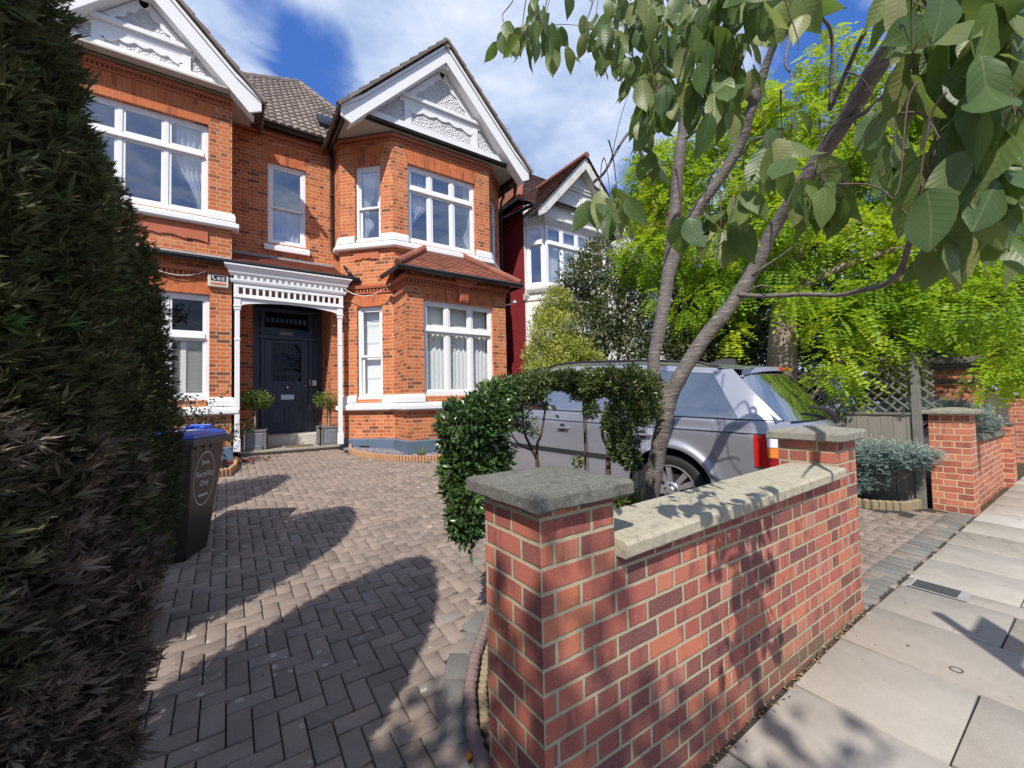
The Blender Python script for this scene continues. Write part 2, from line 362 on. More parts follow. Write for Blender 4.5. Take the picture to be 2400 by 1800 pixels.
def sash(fr, u0, u1, z0, z1, rec, rail, parent, glass, lbl=None, fw=.06):
    mb = MB(); o0, o1 = -rec-.12, -rec
    fr.box(mb, u0, u1, o0, o1, z1-fw, z1); fr.box(mb, u0-.0, u1, o0, o1+.04, z0, z0+.05)
    fr.box(mb, u0, u0+fw, o0, o1-.002, z0+.05, z1-fw); fr.box(mb, u1-fw, u1, o0, o1-.002, z0+.05, z1-fw); gl = MB(); sw = .045
    for c, d, q in ((rail-.02, z1-fw, -rec-.02), (z0+.05, rail+.02, -rec-.065)):
        fr.box(mb, u0+fw, u1-fw, q-.035, q, c, c+sw+(.03 if c < rail-.1 else 0)); fr.box(mb, u0+fw, u1-fw, q-.035, q, d-sw, d)
        fr.box(mb, u0+fw, u0+fw+sw, q-.035, q-.001, c+sw, d-sw); fr.box(mb, u1-fw-sw, u1-fw, q-.035, q-.001, c+sw, d-sw)
        gl.quad(fr.P(u0+fw+sw, q-.02, c+sw), fr.P(u1-fw-sw, q-.02, c+sw), fr.P(u1-fw-sw, q-.02, d-sw), fr.P(u0+fw+sw, q-.02, d-sw))
    w = mb.build('window', M['white'], parent, bevel=.004); gl.build('window_pane', glass, w)
    if lbl: w['label'] = lbl
    return w
def drape(fr, name, parent, mat, zf, z0, z1, o, waves=9, amp=.022, nz=14, ph=0.0):
    """a hung cloth: zf(t) gives its left and right edge at height fraction t (0 bottom, 1 top)"""
    nu = waves*6; V = []; F = []
    for j in range(nz+1):
        t = j/nz; a, b = zf(t)
        for i in range(nu+1):
            s = i/nu; V.append(fr.P(a+(b-a)*s, o+amp*math.sin(2*math.pi*waves*s+ph)+amp*.4*math.sin(17*s+5*t), z0+(z1-z0)*t))
    for j in range(nz):
        for i in range(nu): k = j*(nu+1)+i; F.append((k, k+1, k+nu+2, k+nu+1))
    return mesh_obj(name, V, F, mat, parent, True)
def arch_bm(mb, mo, fr, u0, u1, z0, z1, splay=.12, n=None, off=.004):
    n = n or int((u1-u0)/.076); fr2 = .004
    mo.add([fr.P(u0, off-.003, z0), fr.P(u1, off-.003, z0), fr.P(u1+splay, off-.003, z1), fr.P(u0-splay, off-.003, z1)], [(0, 1, 2, 3)])
    for i in range(n):
        a0, a1 = u0+(u1-u0)*i/n+fr2, u0+(u1-u0)*(i+1)/n-fr2; w = u1-u0+2*splay; b0, b1 = u0-splay+w*i/n+fr2, u0-splay+w*(i+1)/n-fr2
        cuts = [(0, .5), (.5, 1)] if i % 2 else [(0, .27), (.27, .73), (.73, 1)] if i % 4 == 0 else [(0, 1)]
        for c, d in cuts:
            g = .004/(z1-z0); c2, d2 = c+g, d-g
            q = [(a0+(b0-a0)*c2, z0+(z1-z0)*c2), (a1+(b1-a1)*c2, z0+(z1-z0)*c2), (a1+(b1-a1)*d2, z0+(z1-z0)*d2), (a0+(b0-a0)*d2, z0+(z1-z0)*d2)]
            mb.prism(q, fr.P(0, off, 0), fr.ex(), np.array([0, 0, 1.]), -fr.en()*.02)
def dentils(mb, path, off, z0, z1, pitch=.076, w=.04, dep=.035):
    for p, q in zip(path[:-1], path[1:]):
        f = Fr(p, q); k = int(f.L/pitch)
        for i in range(k): f.box(mb, (i+.5)*f.L/k-w/2, (i+.5)*f.L/k+w/2, off, off+dep, z0, z1)
def tile_field(name, o, eu, ev, W, L, row, tw, mat, parent, inside=None, roll=0.0, step=.014, sub=6):
    """a roof slope: rows of tiles, each with its own small lift, clipped to inside(u, v)"""
    o, eu, ev = map(lambda a: np.asarray(a, float), (o, eu, ev)); eu /= np.linalg.norm(eu); ev /= np.linalg.norm(ev); en = np.cross(eu, ev)
    if en[2] < 0: en = -en
    V = []; Fc = []; R = []; rng = np.random.default_rng(5); nr = int(math.ceil(L/row))
    for j in range(nr):
        offu = (j % 2)*tw/2 if roll == 0 else 0
        for i in range(-1, int(math.ceil(W/tw))+1):
            ua, ub = max(0, i*tw+offu), min(W, (i+1)*tw+offu)
            if ub-ua < .004: continue
            va, vb = j*row, min(L, (j+1)*row)
            if inside and not inside((ua+ub)/2, (va+vb)/2): continue
            lift = rng.normal(0, .0015); r = rng.random(); k = sub if roll else 1; b = len(V); gp = .0015 if roll == 0 else 0
            for q in range(k+1):
                s = q/k; u = ua+gp+(ub-ua-2*gp)*s; hh = roll*abs(math.sin(math.pi*(s)))**.8 if roll else 0
                for v, h in ((va-.004, -.004), (va-.004, step+hh+lift), (vb, hh*.95+lift*.5)): V.append(o+eu*u+ev*v+en*h)
            for q in range(k):
                a = b+q*3; Fc += [(a, a+3, a+4, a+1), (a+1, a+4, a+5, a+2)]; R += [r, r]
    return mesh_obj(name, V, Fc, mat, parent, False, R)
# ------------------------------------------------------------------ the brick house
house = thing('brick_house', 'red brick double-fronted house with white gables, canted bay and navy front door', 'house', (2.0, 10.0, .45))
ZP, ZS0, ZS1, ZW0, ZW1 = .72, 1.32, 1.62, 1.60, 3.58
ZU0, ZU1 = 5.02, 6.79
bw = MB()
fF = Fr((2.96, 8.0), (5.32, 8.0)); fU = Fr((2.97, 8.78), (5.41, 8.78)); fC = Fr((2.07, 9.68), (2.97, 8.78)); fCR = Fr((5.41, 8.78), (6.2, 9.57))
fL = Fr((-2.6, 9.5), (.07, 9.5)); fM = Fr((.07, 10.3), (2.07, 10.3)); fS = Fr((2.07, 10.96), (2.07, 9.68))
# lower front of the bay stands forward of the upper one
wF = (.355, 2.02, ZW0, ZW1); wall_bm(bw, fF, 0, fF.L, .4, 4.12, [wF])
wall_bm(bw, Fr((2.96, 8.79), (2.96, 8.0)), 0, .79, .4, 4.12); wall_bm(bw, Fr((5.32, 8.0), (5.32, 8.9)), 0, .9, .4, 4.12)
cL = (.39, .985, 1.56, ZW1); cU = (.37, .97, ZU0, 6.72)
wall_bm(bw, fC, 0, fC.L, .4, 7.42, [cL, cU]); wall_bm(bw, fU, 0, fU.L, 4.05, 7.42, [(.33, 2.04, ZU0, ZU1)])
rU = (.25, .85, ZU0, 6.72); wall_bm(bw, fCR, 0, fCR.L, .4, 7.42, [rU]); wall_bm(bw, Fr((6.2, 9.57), (6.2, 17)), 0, 7.43, .4, 7.42)
wall_bm(bw, fS, 0, fS.L, .4, 7.42)
# left, narrower gabled front and the set-back middle
lU = (.45, 2.30, ZU0, 6.77); lL = (.45, 2.33, ZW0, 3.55)
wall_bm(bw, fL, 0, fL.L, .3, 7.45, [lU, lL]); wall_bm(bw, Fr((.07, 9.5), (.07, 10.96)), 0, 1.46, .3, 7.45); wall_bm(bw, Fr((-2.6, 17), (-2.6, 9.5)), 0, 7.5, .3, 7.45)
mU = (.65, 1.40, ZU0-.02, 6.78); wall_bm(bw, fM, 0, fM.L, 3.9, 7.6, [mU])
# the porch recess: brick beside the door
wall_bm(bw, Fr((.07, 10.7), (.46, 10.7)), 0, .39, .5, 4.0); wall_bm(bw, Fr((1.88, 10.96), (1.88, 9.72)), 0, 1.24, .5, 4.0); wall_bm(bw, Fr((1.88, 9.72), (2.1, 9.72)), 0, .22, .5, 4.0)
wall_bm(bw, Fr((.46, 10.7), (.46, 10.96)), 0, .26, .5, 4.0)
bw.build('wall', M['brick'], house, recalc=False)
# what is behind the glass
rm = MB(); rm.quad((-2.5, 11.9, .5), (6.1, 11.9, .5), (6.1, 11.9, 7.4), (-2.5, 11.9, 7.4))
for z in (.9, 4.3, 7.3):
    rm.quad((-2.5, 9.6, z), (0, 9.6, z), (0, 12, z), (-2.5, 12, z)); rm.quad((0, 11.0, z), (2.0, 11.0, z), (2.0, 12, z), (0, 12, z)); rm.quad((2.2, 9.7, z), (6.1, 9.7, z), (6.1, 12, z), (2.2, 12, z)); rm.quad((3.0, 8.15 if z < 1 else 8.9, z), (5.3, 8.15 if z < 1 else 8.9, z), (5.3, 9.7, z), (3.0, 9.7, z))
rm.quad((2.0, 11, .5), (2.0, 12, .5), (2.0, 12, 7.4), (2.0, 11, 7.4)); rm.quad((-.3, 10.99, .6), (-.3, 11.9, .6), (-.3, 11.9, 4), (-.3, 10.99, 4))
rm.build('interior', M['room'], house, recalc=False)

# plinth, white sills with raised blocks, brick cornices
bayp = [(2.07, 9.9), (2.07, 9.68), (2.955, 8.795), (2.96, 8.0), (5.32, 8.0), (5.32, 8.795), (6.2, 9.6), (6.2, 12)]
pl = MB(); prof = [(0.004, .30), (.035, .30), (.035, ZP-.02), (.004, ZP)]
pl.sweep(bayp, prof); pl.sweep([(-2.6, 12), (-2.6, 9.5), (.07, 9.5), (.07, 10.6)], prof); pl.build('plinth', M['plinth'], house)
av = MB(); f = fC
for i in range(2): f.box(av, .45, .68, .036, .042, .5+i*.04, .525+i*.04)
av.build('air_brick', M['black'], house)
def sillprof(z0, z1, d=.115): return [(.004, z0), (d-.02, z0), (d, z0+.03), (d, z0+.105), (d-.035, z0+.12), (.03, z0+.16), (.004, z0+.16)]
LBP = [(-2.6, 9.9), (-2.6, 9.5), (.07, 9.5), (.07, 9.64)]
upp = [(2.07, 9.86), (2.07, 9.68), (2.97, 8.78), (5.41, 8.78), (6.2, 9.57)]
def blk(sl, paths, z0):
    for p in paths: sl.sweep(p, [(.003, z0), (.06, z0), (.06, z0+.105), (.045, z0+.125), (.045, z0+.15), (.003, z0+.17)])
def along(a, b, t): a = np.array(a); b = np.array(b); d = (b-a)/np.linalg.norm(b-a); return tuple(a+d*t)
s_low, s_up, s_l1, s_l2, s_mid = MB(), MB(), MB(), MB(), MB()
s_low.sweep(bayp[:-1], sillprof(ZS0, ZS1)); s_l1.sweep(LBP, sillprof(ZS0, ZS1)); s_up.sweep(upp, sillprof(4.83, 5.12)); s_l2.sweep(LBP, sillprof(4.83, 5.12))
blk(s_low, [[(2.07, 9.86), (2.07, 9.68), along((2.07, 9.68), (2.97, 8.78), .385)], [along((2.07, 9.68), (2.97, 8.78), .99), (2.955, 8.795), (2.96, 8.0), (3.31, 8.0)], [(4.985, 8.0), (5.32, 8.0), (5.32, 8.7)]], ZS0+.16)
blk(s_up, [[(2.07, 9.86), (2.07, 9.68), along((2.07, 9.68), (2.97, 8.78), .365)], [along((2.07, 9.68), (2.97, 8.78), .975), (2.97, 8.78), (3.295, 8.78)], [(5.015, 8.78), (5.41, 8.78), along((5.41, 8.78), (6.2, 9.57), .24)]], 4.99)
for sl, z in ((s_l1, ZS0+.16), (s_l2, 4.99)): blk(sl, [[(-2.6, 9.7), (-2.6, 9.5), (-2.155, 9.5)], [(-.295, 9.5), (.07, 9.5), (.07, 9.58)]], z)
s_mid.sweep([(.07+.58, 10.3), (.07+1.47, 10.3)], [(.003, 4.82), (.09, 4.82), (.09, 4.9), (.03, 4.965), (.003, 4.965)])
for sl in (s_low, s_up, s_l1, s_l2, s_mid): sl.build('sill', M['white2'], house, bevel=.006)
lowp = [(2.07, 9.72), (2.07, 9.68), (2.955, 8.795), (2.96, 8.0), (5.32, 8.0), (5.32, 8.7)]; llp = [(-2.6, 9.5), (.07, 9.5)]; mp = [(.08, 10.3), (2.06, 10.3)]
for p, z in ((lowp, 3.86), (llp, 3.84)):
    co = MB(); co.sweep(p, [(.003, z), (.03, z), (.03, z+.03), (.003, z+.03)]); dentils(co, p, .003, z+.035, z+.1); co.sweep(p, [(.003, z+.105), (.06, z+.105), (.075, z+.15), (.075, z+.17), (.003, z+.17)]); co.build('brick_cornice', M['terracotta'], house)
for p, z in ((upp, 7.2), (llp, 7.2), (mp, 7.27)):
    co = MB(); co.sweep(p, [(.003, z), (.025, z), (.03, z+.035), (.003, z+.035)]); dentils(co, p, .003, z+.04, z+.085, .06, .03, .03); co.sweep(p, [(.003, z+.09), (.05, z+.09), (.06, z+.13), (.003, z+.13)]); co.build('brick_cornice', M['terracotta'], house)
# carved panels under the upper windows
for f, a, b, z in ((fC, .34, .93, 4.58), (fL, .9, 2.3, 4.52)):
    pts = [(a, 4.82), (a, z)]; n = 24
    for i in range(1, n): t = i/n; pts.append((a+(b-a)*t, z+.02+.03*abs(math.sin(t*math.pi*4))-.02*math.cos(t*math.pi*2)))
    pts += [(b, z), (b, 4.82)]
    co = MB(); co.prism(pts, f.P(0, .028, 0), f.ex(), np.array([0, 0, 1.]), -f.en()*.027); co.build('carved_panel', M['terracotta'], house)
ky = MB()                                                       # keystone over the lower bay window
ky.prism([(1.16, 3.60), (1.34, 3.60), (1.40, 3.92), (1.10, 3.92)], fF.P(0, .003, 0), fF.ex(), np.array([0, 0, 1.]), fF.en()*.09)
for i in range(4): fF.box(ky, 1.165+i*.047, 1.185+i*.047, .09, .12, 3.63, 3.88)
fF.box(ky, 1.08, 1.42, .003, .15, 3.92, 4.0); fF.box(ky, 1.04, 1.46, .003, .19, 4.0, 4.1)
ky.build('keystone', M['terracotta'], house, bevel=.006)
for f, a, b, z0, z1 in ((fF, wF[0], wF[1], ZW1, 3.86), (fC, cL[0], cL[1], ZW1, 3.86), (fC, cU[0], cU[1], 6.72, 7.15), (fU, .33, 2.04, ZU1, 7.18), (fL, lU[0], lU[1], 6.77, 7.18), (fL, lL[0], lL[1], 3.55, 3.83), (fM, mU[0], mU[1], 6.78, 7.2)):
    ab, am = MB(), MB(); arch_bm(ab, am, f, a, b, z0, z1); ar = ab.build('window_arch', M['arch'], house); am.build('arch_mortar', M['mortar'], ar, recalc=False)

# windows
w = casement(fF, *wF, .07, [wF[0]+.555, wF[0]+1.11], 2.98, house, M['glass_low'], 'three-light bay window with white blinds and net curtains')
drape(fF, 'net_curtain', w, M['net'], lambda t: (wF[0]+.06, wF[1]-.06), 1.62, 2.55, -.19, 16, .006)
drape(fF, 'voile', w, M['net'], lambda t: (wF[0]+.2, wF[1]-.1), 2.5, 3.0, -.235, 12, .015)
def blind(f, u0, u1, z0, z1, o, parent, n=3):
    mb = MB(); dz = (z1-z0)/n
    for i in range(n): mb.add([f.P(u0, o, z0+i*dz), f.P(u1, o, z0+i*dz), f.P(u1, o+.012, z0+i*dz+dz*.12), f.P(u0, o+.012, z0+i*dz+dz*.12), f.P(u1, o, z0+i*dz+dz), f.P(u0, o, z0+i*dz+dz)], [(0, 1, 2, 3), (3, 2, 4, 5)])
    return mb.build('blind', M['blind'], parent, recalc=False)
blind(fF, wF[0]+.05, wF[1]-.05, 1.66, 3.55, -.27, w, 5)
w = sash(fC, *cL, .06, 2.5, house, M['glass_low'], 'sash window with a drawn white blind'); blind(fC, cL[0]+.03, cL[1]-.03, 1.6, 3.56, -.24, w, 5)
w = sash(fC, *cU, .06, 5.79, house, M['glass'], 'upper sash window with a knotted white curtain')
drape(fC, 'curtain', w, M['curtain'], lambda t: (cU[0]+.06, cU[0]+.06+(.2*sm(.3, .75, t)+.10+.17*math.exp(-((t-.24)/.1)**2))), ZU0+.06, 6.7, -.22, 5, .02, 24)
w = casement(fU, .33, 2.04, ZU0, ZU1, .07, [.33+.555, .33+1.12], 6.27, house, M['glass'], 'upper three-light bay window with curtains tied back at both sides')
drape(fU, 'curtain', w, M['curtain'], lambda t: (.39, .39+.06+.44*float(sm(.12, .62, t))), ZU0+.1, 6.76, -.2, 6, .02, 24)
drape(fU, 'curtain', w, M['curtain'], lambda t: (1.99-.07-.12*math.exp(-((t-.2)/.12)**2)-.1*float(sm(.5, .8, t)), 1.99), ZU0+.1, 6.76, -.2, 4, .02, 24)
casement(fCR, *rU, .06, [], 6.2, house, M['glass'])
w = casement(fL, *lU, .07, [lU[0]+.615, lU[0]+1.235], 6.2, house, M['glass'], 'upper window of the narrow gable with a white curtain')
drape(fL, 'curtain', w, M['curtain'], lambda t: (2.24-.1-.34*float(sm(.05, .7, t)), 2.24), ZU0+.05, 6.74, -.2, 5, .02, 24)
w = casement(fL, *lL, .07, [lL[0]+.62, lL[0]+1.26], 2.78, house, M['glass_low'], 'ground-floor window with slatted shutters behind the glass')
sh = MB()
for a, b in ((.55, 1.04), (1.1, 1.66), (1.74, 2.26)):
    for i in range(42): z = 1.7+i*.024; sh.add([fL.P(a, -.2, z), fL.P(b, -.2, z), fL.P(b, -.175, z+.02), fL.P(a, -.175, z+.02)], [(0, 1, 2, 3)])
    fL.box(sh, a+.16, a+.24, -.2, -.165, 1.66, 2.74)
sh.build('shutter', M['blind'], w, recalc=False)
w = sash(fM, *mU, .05, 5.83, house, M['glass'], 'upper sash window above the porch with white lower curtain')
drape(fM, 'curtain', w, M['curtain'], lambda t: (mU[0]+.05, mU[1]-.06), ZU0+.05, 5.83, -.2, 6, .018)

# gables
def gable(xa, half, zt, zin, yb, yp, zbase, name_l, pit=1.03, th=.34):
    """bargeboards at yb, pebbledash pediment at yp"""
    bb = MB()
    for s in (-1, 1):
        x1, zt1 = xa+s*half, zt-pit*half; xk, zk = xa+s*(half-.42), zt-pit*(half-.42)
        poly = [(xa, zt), (xk, zk), (x1, zt1+.10), (x1, zt1-.06), (x1-s*.2, zt1-.16), (xk-s*.03, zk-th+.02), (xa, zt-th)]
        if s < 0: poly = poly[::-1]
        bb.prism(poly, (0, yb, 0), (1, 0, 0), (0, 0, 1), (0, .045, 0))
        up = [(xa, zt+.075), (xk, zk+.075), (x1+s*.0, zt1+.17), (x1, zt1+.10), (xk, zk), (xa, zt)]
        if s < 0: up = up[::-1]
        bb.prism(up, (0, yb-.035, 0), (1, 0, 0), (0, 0, 1), (0, .10, 0))
        x2, z2 = xa+s*half*.93, zt-th-pit*half*.93
        sf = [(xa, zt-th+.03), (x2, z2+.03), (x2, z2), (xa, zt-th)]
        if s < 0: sf = sf[::-1]
        bb.prism(sf, (0, yb+.045, 0), (1, 0, 0), (0, 0, 1), (0, yp-yb-.05, 0))
    bb.build('bargeboard', M['white'], house, bevel=.006)
    bb = MB(); bb.prism([(xa-.22, zt-th-.10), (xa+.22, zt-th-.10), (xa+.02, zt-.08), (xa-.02, zt-.08)], (0, yb+.05, 0), (1, 0, 0), (0, 0, 1), (0, yp-yb-.05, 0)); bb.build('apex_board', M['white'], house)
    hb = (zt-th-zbase)/pit
    pd = MB(); pd.prism([(xa-hb-.2, zbase), (xa+hb+.2, zbase), (xa+.05, zt-th+.16), (xa-.05, zt-th+.16)], (0, yp, 0), (1, 0, 0), (0, 0, 1), (0, .06, 0))
    p = pd.build('pediment', M['dash'], house)
    tr = MB(); o, ex, ez = (0, yp-.03, 0), (1, 0, 0), (0, 0, 1)
    B = lambda x0, x1, z0, z1, d=.03: tr.box(x0, yp-d, z0, x1, yp+.002, z1)
    B(xa-hb-.1, xa+hb+.1, zbase-.03, zbase+.10, .07)
    zm = zbase+.40*(zt-th-zbase); hm = (zt-th-zm)/pit
    B(xa-hm-.02, xa+hm+.02, zm-.10, zm+.0, .035); B(xa-hm+.02, xa+hm-.02, zm, zm+.075, .09); B(xa-hm, xa+hm, zm+.075, zm+.1, .06)
    for x in (xa-hb*.52, xa+hb*.52): B(x-.055, x+.055, zbase+.1, zm-.1, .036)
    # cusped borders of the panels
    def cusp(x0, x1, z0, z1, d=.028):
        n = 48; top = [(x0+(x1-x0)*i/n, z1-.07-.10*(abs(2*i/n-1)**2)-.05*abs(math.sin(math.pi*5*i/n))) for i in range(n+1)]
        for (a, b), (c, e) in zip(top[:-1], top[1:]): tr.prism([(a, b), (c, e), (c, z1), (a, z1)], (0, yp-d, 0), (1, 0, 0), (0, 0, 1), (0, d, 0))
        tr.box(x0, yp-d, z0, x0+.05, yp, z1-.16); tr.box(x1-.05, yp-d, z0, x1, yp, z1-.16)
    cusp(xa-hb*.52+.055, xa+hb*.52-.055, zbase+.1, zm-.1)
    n = 30; h2 = hm-.12
    for s in (-1, 1):
        for i in range(n):
            t0, t1 = i/n, (i+1)/n; f = lambda t: .10+.045*abs(math.sin(math.pi*4*t))
            a = (xa+s*h2*(1-t0), zm+.1+pit*h2*t0); b = (xa+s*h2*(1-t1), zm+.1+pit*h2*t1)
            q = [a, b, (b[0]-s*f(t1)*.72, b[1]-f(t1)*.7), (a[0]-s*f(t0)*.72, max(zm+.1, a[1]-f(t0)*.7))]
            tr.prism(q if s > 0 else q[::-1], (0, yp-.026, 0), (1, 0, 0), (0, 0, 1), (0, .026, 0))
    tr.build('pediment_moulding', M['white'], p)
    gt = MB(); gt.box(xa-hb-.30, yp-.045, zbase-.10, xa+hb+.30, yp-.004, zbase-.032); gt.tube([(xa-hb-.33, yp-.075, zbase-.065), (xa+hb+.33, yp-.075, zbase-.065)], .032)
    gt.build('gutter', M['black'], house)
gable(4.12, 2.29, 9.55, 9.19, 8.42, 8.68, 7.50, 'bay gable')
gable(-1.22, 1.76, 9.03, 8.68, 9.17, 9.42, 7.50, 'narrow gable')
sf = MB(); sf.box(1.93, 8.70, 7.385, 6.27, 16, 7.42); sf.box(-2.85, 9.2, 7.40, .4, 11, 7.43); sf.build('soffit', M['soffit'], house)
# bracket ends and side gutters
def gutter(): gt.build('gutter', M['black'], house)
gt = MB(); gt.tube([(1.95, 8.5, 7.34), (1.95, 10.1, 7.34)], .055); gt.box(1.9, 8.5, 7.38, 1.95, 10.2, 7.55); gutter(); gt = MB(); gt.tube([(6.27, 8.55, 7.34), (6.27, 16, 7.34)], .055); gt.box(6.25, 8.55, 7.38, 6.3, 16, 7.55); gutter()
gt = MB(); gt.tube([(.1, 10.1, 7.50), (2.0, 10.1, 7.50)], .06); gt.box(.08, 10.14, 7.5, 2.0, 10.3, 7.6)
gutter(); gt = MB(); gt.tube([(-2.9, 9.32, 4.17), (2.38, 9.32, 4.17)], .055)
gutter(); gt = MB(); gt.tube([(2.66, 8.62, 4.10), (2.70, 7.74, 4.10), (5.60, 7.74, 4.10), (5.6, 8.6, 4.10)], .052); gt.box(2.78, 7.80, 4.07, 5.52, 7.84, 4.17)
gutter()
dp = MB(); dp.tube([(1.98, 10.08, 7.4), (2.0, 10.18, 7.1), (2.0, 10.2, 6.9)], .036)
dp.tube([(2.0, 10.2, 6.9), (2.0, 10.2, 5.02), (2.02, 10.05, 4.9), (2.18, 9.55, 4.42), (2.25, 9.38, 4.24)], .036)
for z in (5.5, 6.3): dp.lathe([(.045, -.03), (.045, .03)], (2.0, 10.2, z), 12)
dp.build('downpipe', M['black'], house, smooth=True); dp = MB(); dp.tube([(.1, 9.62, 4.0), (.1, 9.62, .9)], .036)
dp.build('downpipe', M['black'], house, smooth=True); dp = MB(); dp.tube([(6.25, 9.3, 7.3), (6.32, 9.5, 7.1), (6.3, 9.6, 6.95), (6.3, 9.62, .6)], .035)
dp.build('downpipe', M['black'], house, smooth=True)
ld = MB(); ld.add([(-2.9, 9.36, 4.22), (.06, 9.36, 4.22), (.06, 9.495, 4.30), (-2.9, 9.495, 4.30)], [(0, 1, 2, 3)]); ld.box(.08, 10.28, 4.63, 2.05, 10.297, 4.70)
ld.build('lead_flashing', M['lead'], house)
# roofs
def slope_pair(xa, half, zt, y0, y1, mat, pit):
    Lr = math.hypot(half, half*pit)
    for s in (-1, 1):
        tile_field('roof', (xa+s*half, y0, zt-half*pit+.09), (0, 1, 0), (-s*half, 0, half*pit), y1-y0, Lr, .30, .30, mat, house, roll=.03, step=.02)
    vg = MB()
    for s in (-1, 1):
        n = max(4, int(Lr/.3))
        for i in range(n):
            a, b = i/n, (i+1)/n; P = lambda t, d: (xa+s*half*(1-t)+s*d*.70, zt-half*pit*(1-t)+.09+d*.68)
            q = [P(a, .005), P(b, .0), P(b, .045), P(a, .075)]; vg.prism([(x, z) for x, z in (q if s > 0 else q[::-1])], (0, y0-.03, 0), (1, 0, 0), (0, 0, 1), (0, .10, 0))
    vg.build('verge_tile', mat, house)
    rg = MB(); y = y0
    while y < y1: rg.lathe([(.11, 0), (.115, .3), (.10, .3)], (xa, y, zt+.06), 12, (0, 1, 0)); y += .3
    rg.build('ridge_tile', mat, house, smooth=False)
slope_pair(4.12, 2.33, 9.58, 8.36, 15, M['tile_grey'], 1.03); slope_pair(-1.22, 1.80, 9.06, 9.11, 13, M['tile_grey'], 1.03)
# hipped main roof
pA, pk = np.array([-.6, 10.0, 7.5]), np.array([1.81, 14.0, 11.42])
ev = np.array([0, 1, .98]); ev = ev/np.linalg.norm(ev)
def inside(u, v):
    P = np.array([-.6+u, 10, 7.5])+ev*v; y = P[1]
    if y > 14: return False
    return P[0] > .06-(12.45-y)*.5 if y < 12.45 else (P[0]-.06)/(1.81-.06) > (y-12.45)/(1.55) and P[0] < 2.75-(y-12)*.47 if y > 12 else True
tile_field('roof', (-.6, 10.0, 7.5), (1, 0, 0), ev, 4.5, 5.7, .30, .15, M['tile_grey'], house, inside, roll=.035, step=.022, sub=6)
bk = MB(); a, b, c = (.06, 12.43, 9.86), (1.81, 14.0, 11.38), (2.75, 12.0, 9.42)
bk.add([a, b, (-1.2, 14.5, 9.0)], [(0, 1, 2)]); bk.add([b, c, (4.1, 13.5, 9.4)], [(0, 1, 2)]); bk.add([b, (4.1, 13.5, 9.4), (4.1, 18, 7.4), (-2.6, 18, 7.4), (-1.2, 14.5, 9.0)], [(0, 1, 2, 3, 4)])
bk.build('roof', M['tile_grey'], house, recalc=False)
rg = MB()
for p, q in ((a, b), (b, c)):
    p, q = np.array(p), np.array(q); n = int(np.linalg.norm(q-p)/.4)
    for i in range(n): rg.lathe([(.10, 0), (.115, np.linalg.norm(q-p)/n), (.09, np.linalg.norm(q-p)/n)], p+(q-p)*i/n+np.array([0, 0, -.0]), 10, q-p)
rg.build('ridge_tile', M['tile_grey'], house)
# skylight propped open, low on the main roof
sk = MB(); P = onY(780, 285, 10.55)
sk.obox((2.1, 10.75, 8.38), (.3, 0, 0), (0, .22, .24), (0, -.03, .03)); skl = sk.build('skylight', M['black'], house)
s2 = MB(); s2.obox((2.1, 10.62, 8.56), (.28, 0, 0), (0, .2, .10), (0, -.008, .016)); s2.build('skylight_sash', M['glass'], skl)
# clay tiled porch roof and the small roof over the lower bay
tile_field('porch_roof', (.06, 9.34, 4.20), (1, 0, 0), (0, .96, .46), 2.34, 1.07, .098, .165, M['tile_red'], house, lambda u, v: .06+u < 2.42-(v*.9)*.42)
vl = (0, .98, .73)
hips = lambda u, v: v*.80 < u*1.0+.03 and v*.80 < (2.84-u)*1.0+.03
br = tile_field('bay_roof', (2.72, 7.78, 4.15), (1, 0, 0), vl, 2.84, 1.23, .10, .165, M['tile_red'], house, hips)
for s, x in ((1, 2.72), (-1, 5.56)):
    e = MB(); e.add([(x, 7.78, 4.15), (x, 8.85, 4.15), (x+s*.95, 8.78, 4.90)], [(0, 1, 2)]); e.build('bay_roof_end', M['tile_red'], br, recalc=False)
for s, x in ((1, 2.70), (-1, 5.58)):
    hp = MB()
    for i in range(4):
        p = np.array([x, 7.76, 4.17])+np.array([s*.96, 1.0, .75])*i/4; hp.lathe([(.075, 0), (.085, .40), (.07, .40)], p, 10, (s*.96, 1.0, .75))
    hp.build('hip_tile', M['tile_red'], br)

# porch: white timber, square-pierced frieze, curved beam
po = MB(); yf = 9.40; xl, xr = .10, 2.06
po.sweep([(xl-.02, 9.7), (xl-.02, yf), (xr+.03, yf), (xr+.03, 9.66)], [(0, 3.82), (.02, 3.82), (.035, 3.86), (.035, 3.885), (.0, 3.885)])
po.sweep([(xl-.02, 9.6), (xl-.02, yf), (xr+.03, yf), (xr+.03, 9.6)], [(0, 3.95), (.03, 3.95), (.06, 3.99), (.075, 4.05), (.13, 4.12), (.13, 4.145), (0, 4.145)])
for i in range(19): x = xl+.03+i*(xr-xl-.06)/18; po.box(x-.024, yf-.035, 3.885, x+.024, yf, 3.95)
po.box(xl, yf, 3.74, xr, yf+.05, 3.82); po.box(xl, yf+.001, 3.885, xr, yf+.05, 3.96); po.box(xl, yf+.002, 3.56, xr, yf+.05, 3.61)
for i in range(18): x = xl+.06+i*(xr-xl-.12)/17; po.box(x-.02, yf+.005, 3.61, x+.02, yf+.045, 3.74)
po.box(xl, yf, 3.61, xl+.06, yf+.05, 3.74); po.box(xr-.06, yf, 3.61, xr, yf+.05, 3.74)
po.sweep([(xl, yf), (xr, yf)], [(0, 3.535), (.03, 3.535), (.03, 3.56), (0, 3.58)])
n = 24
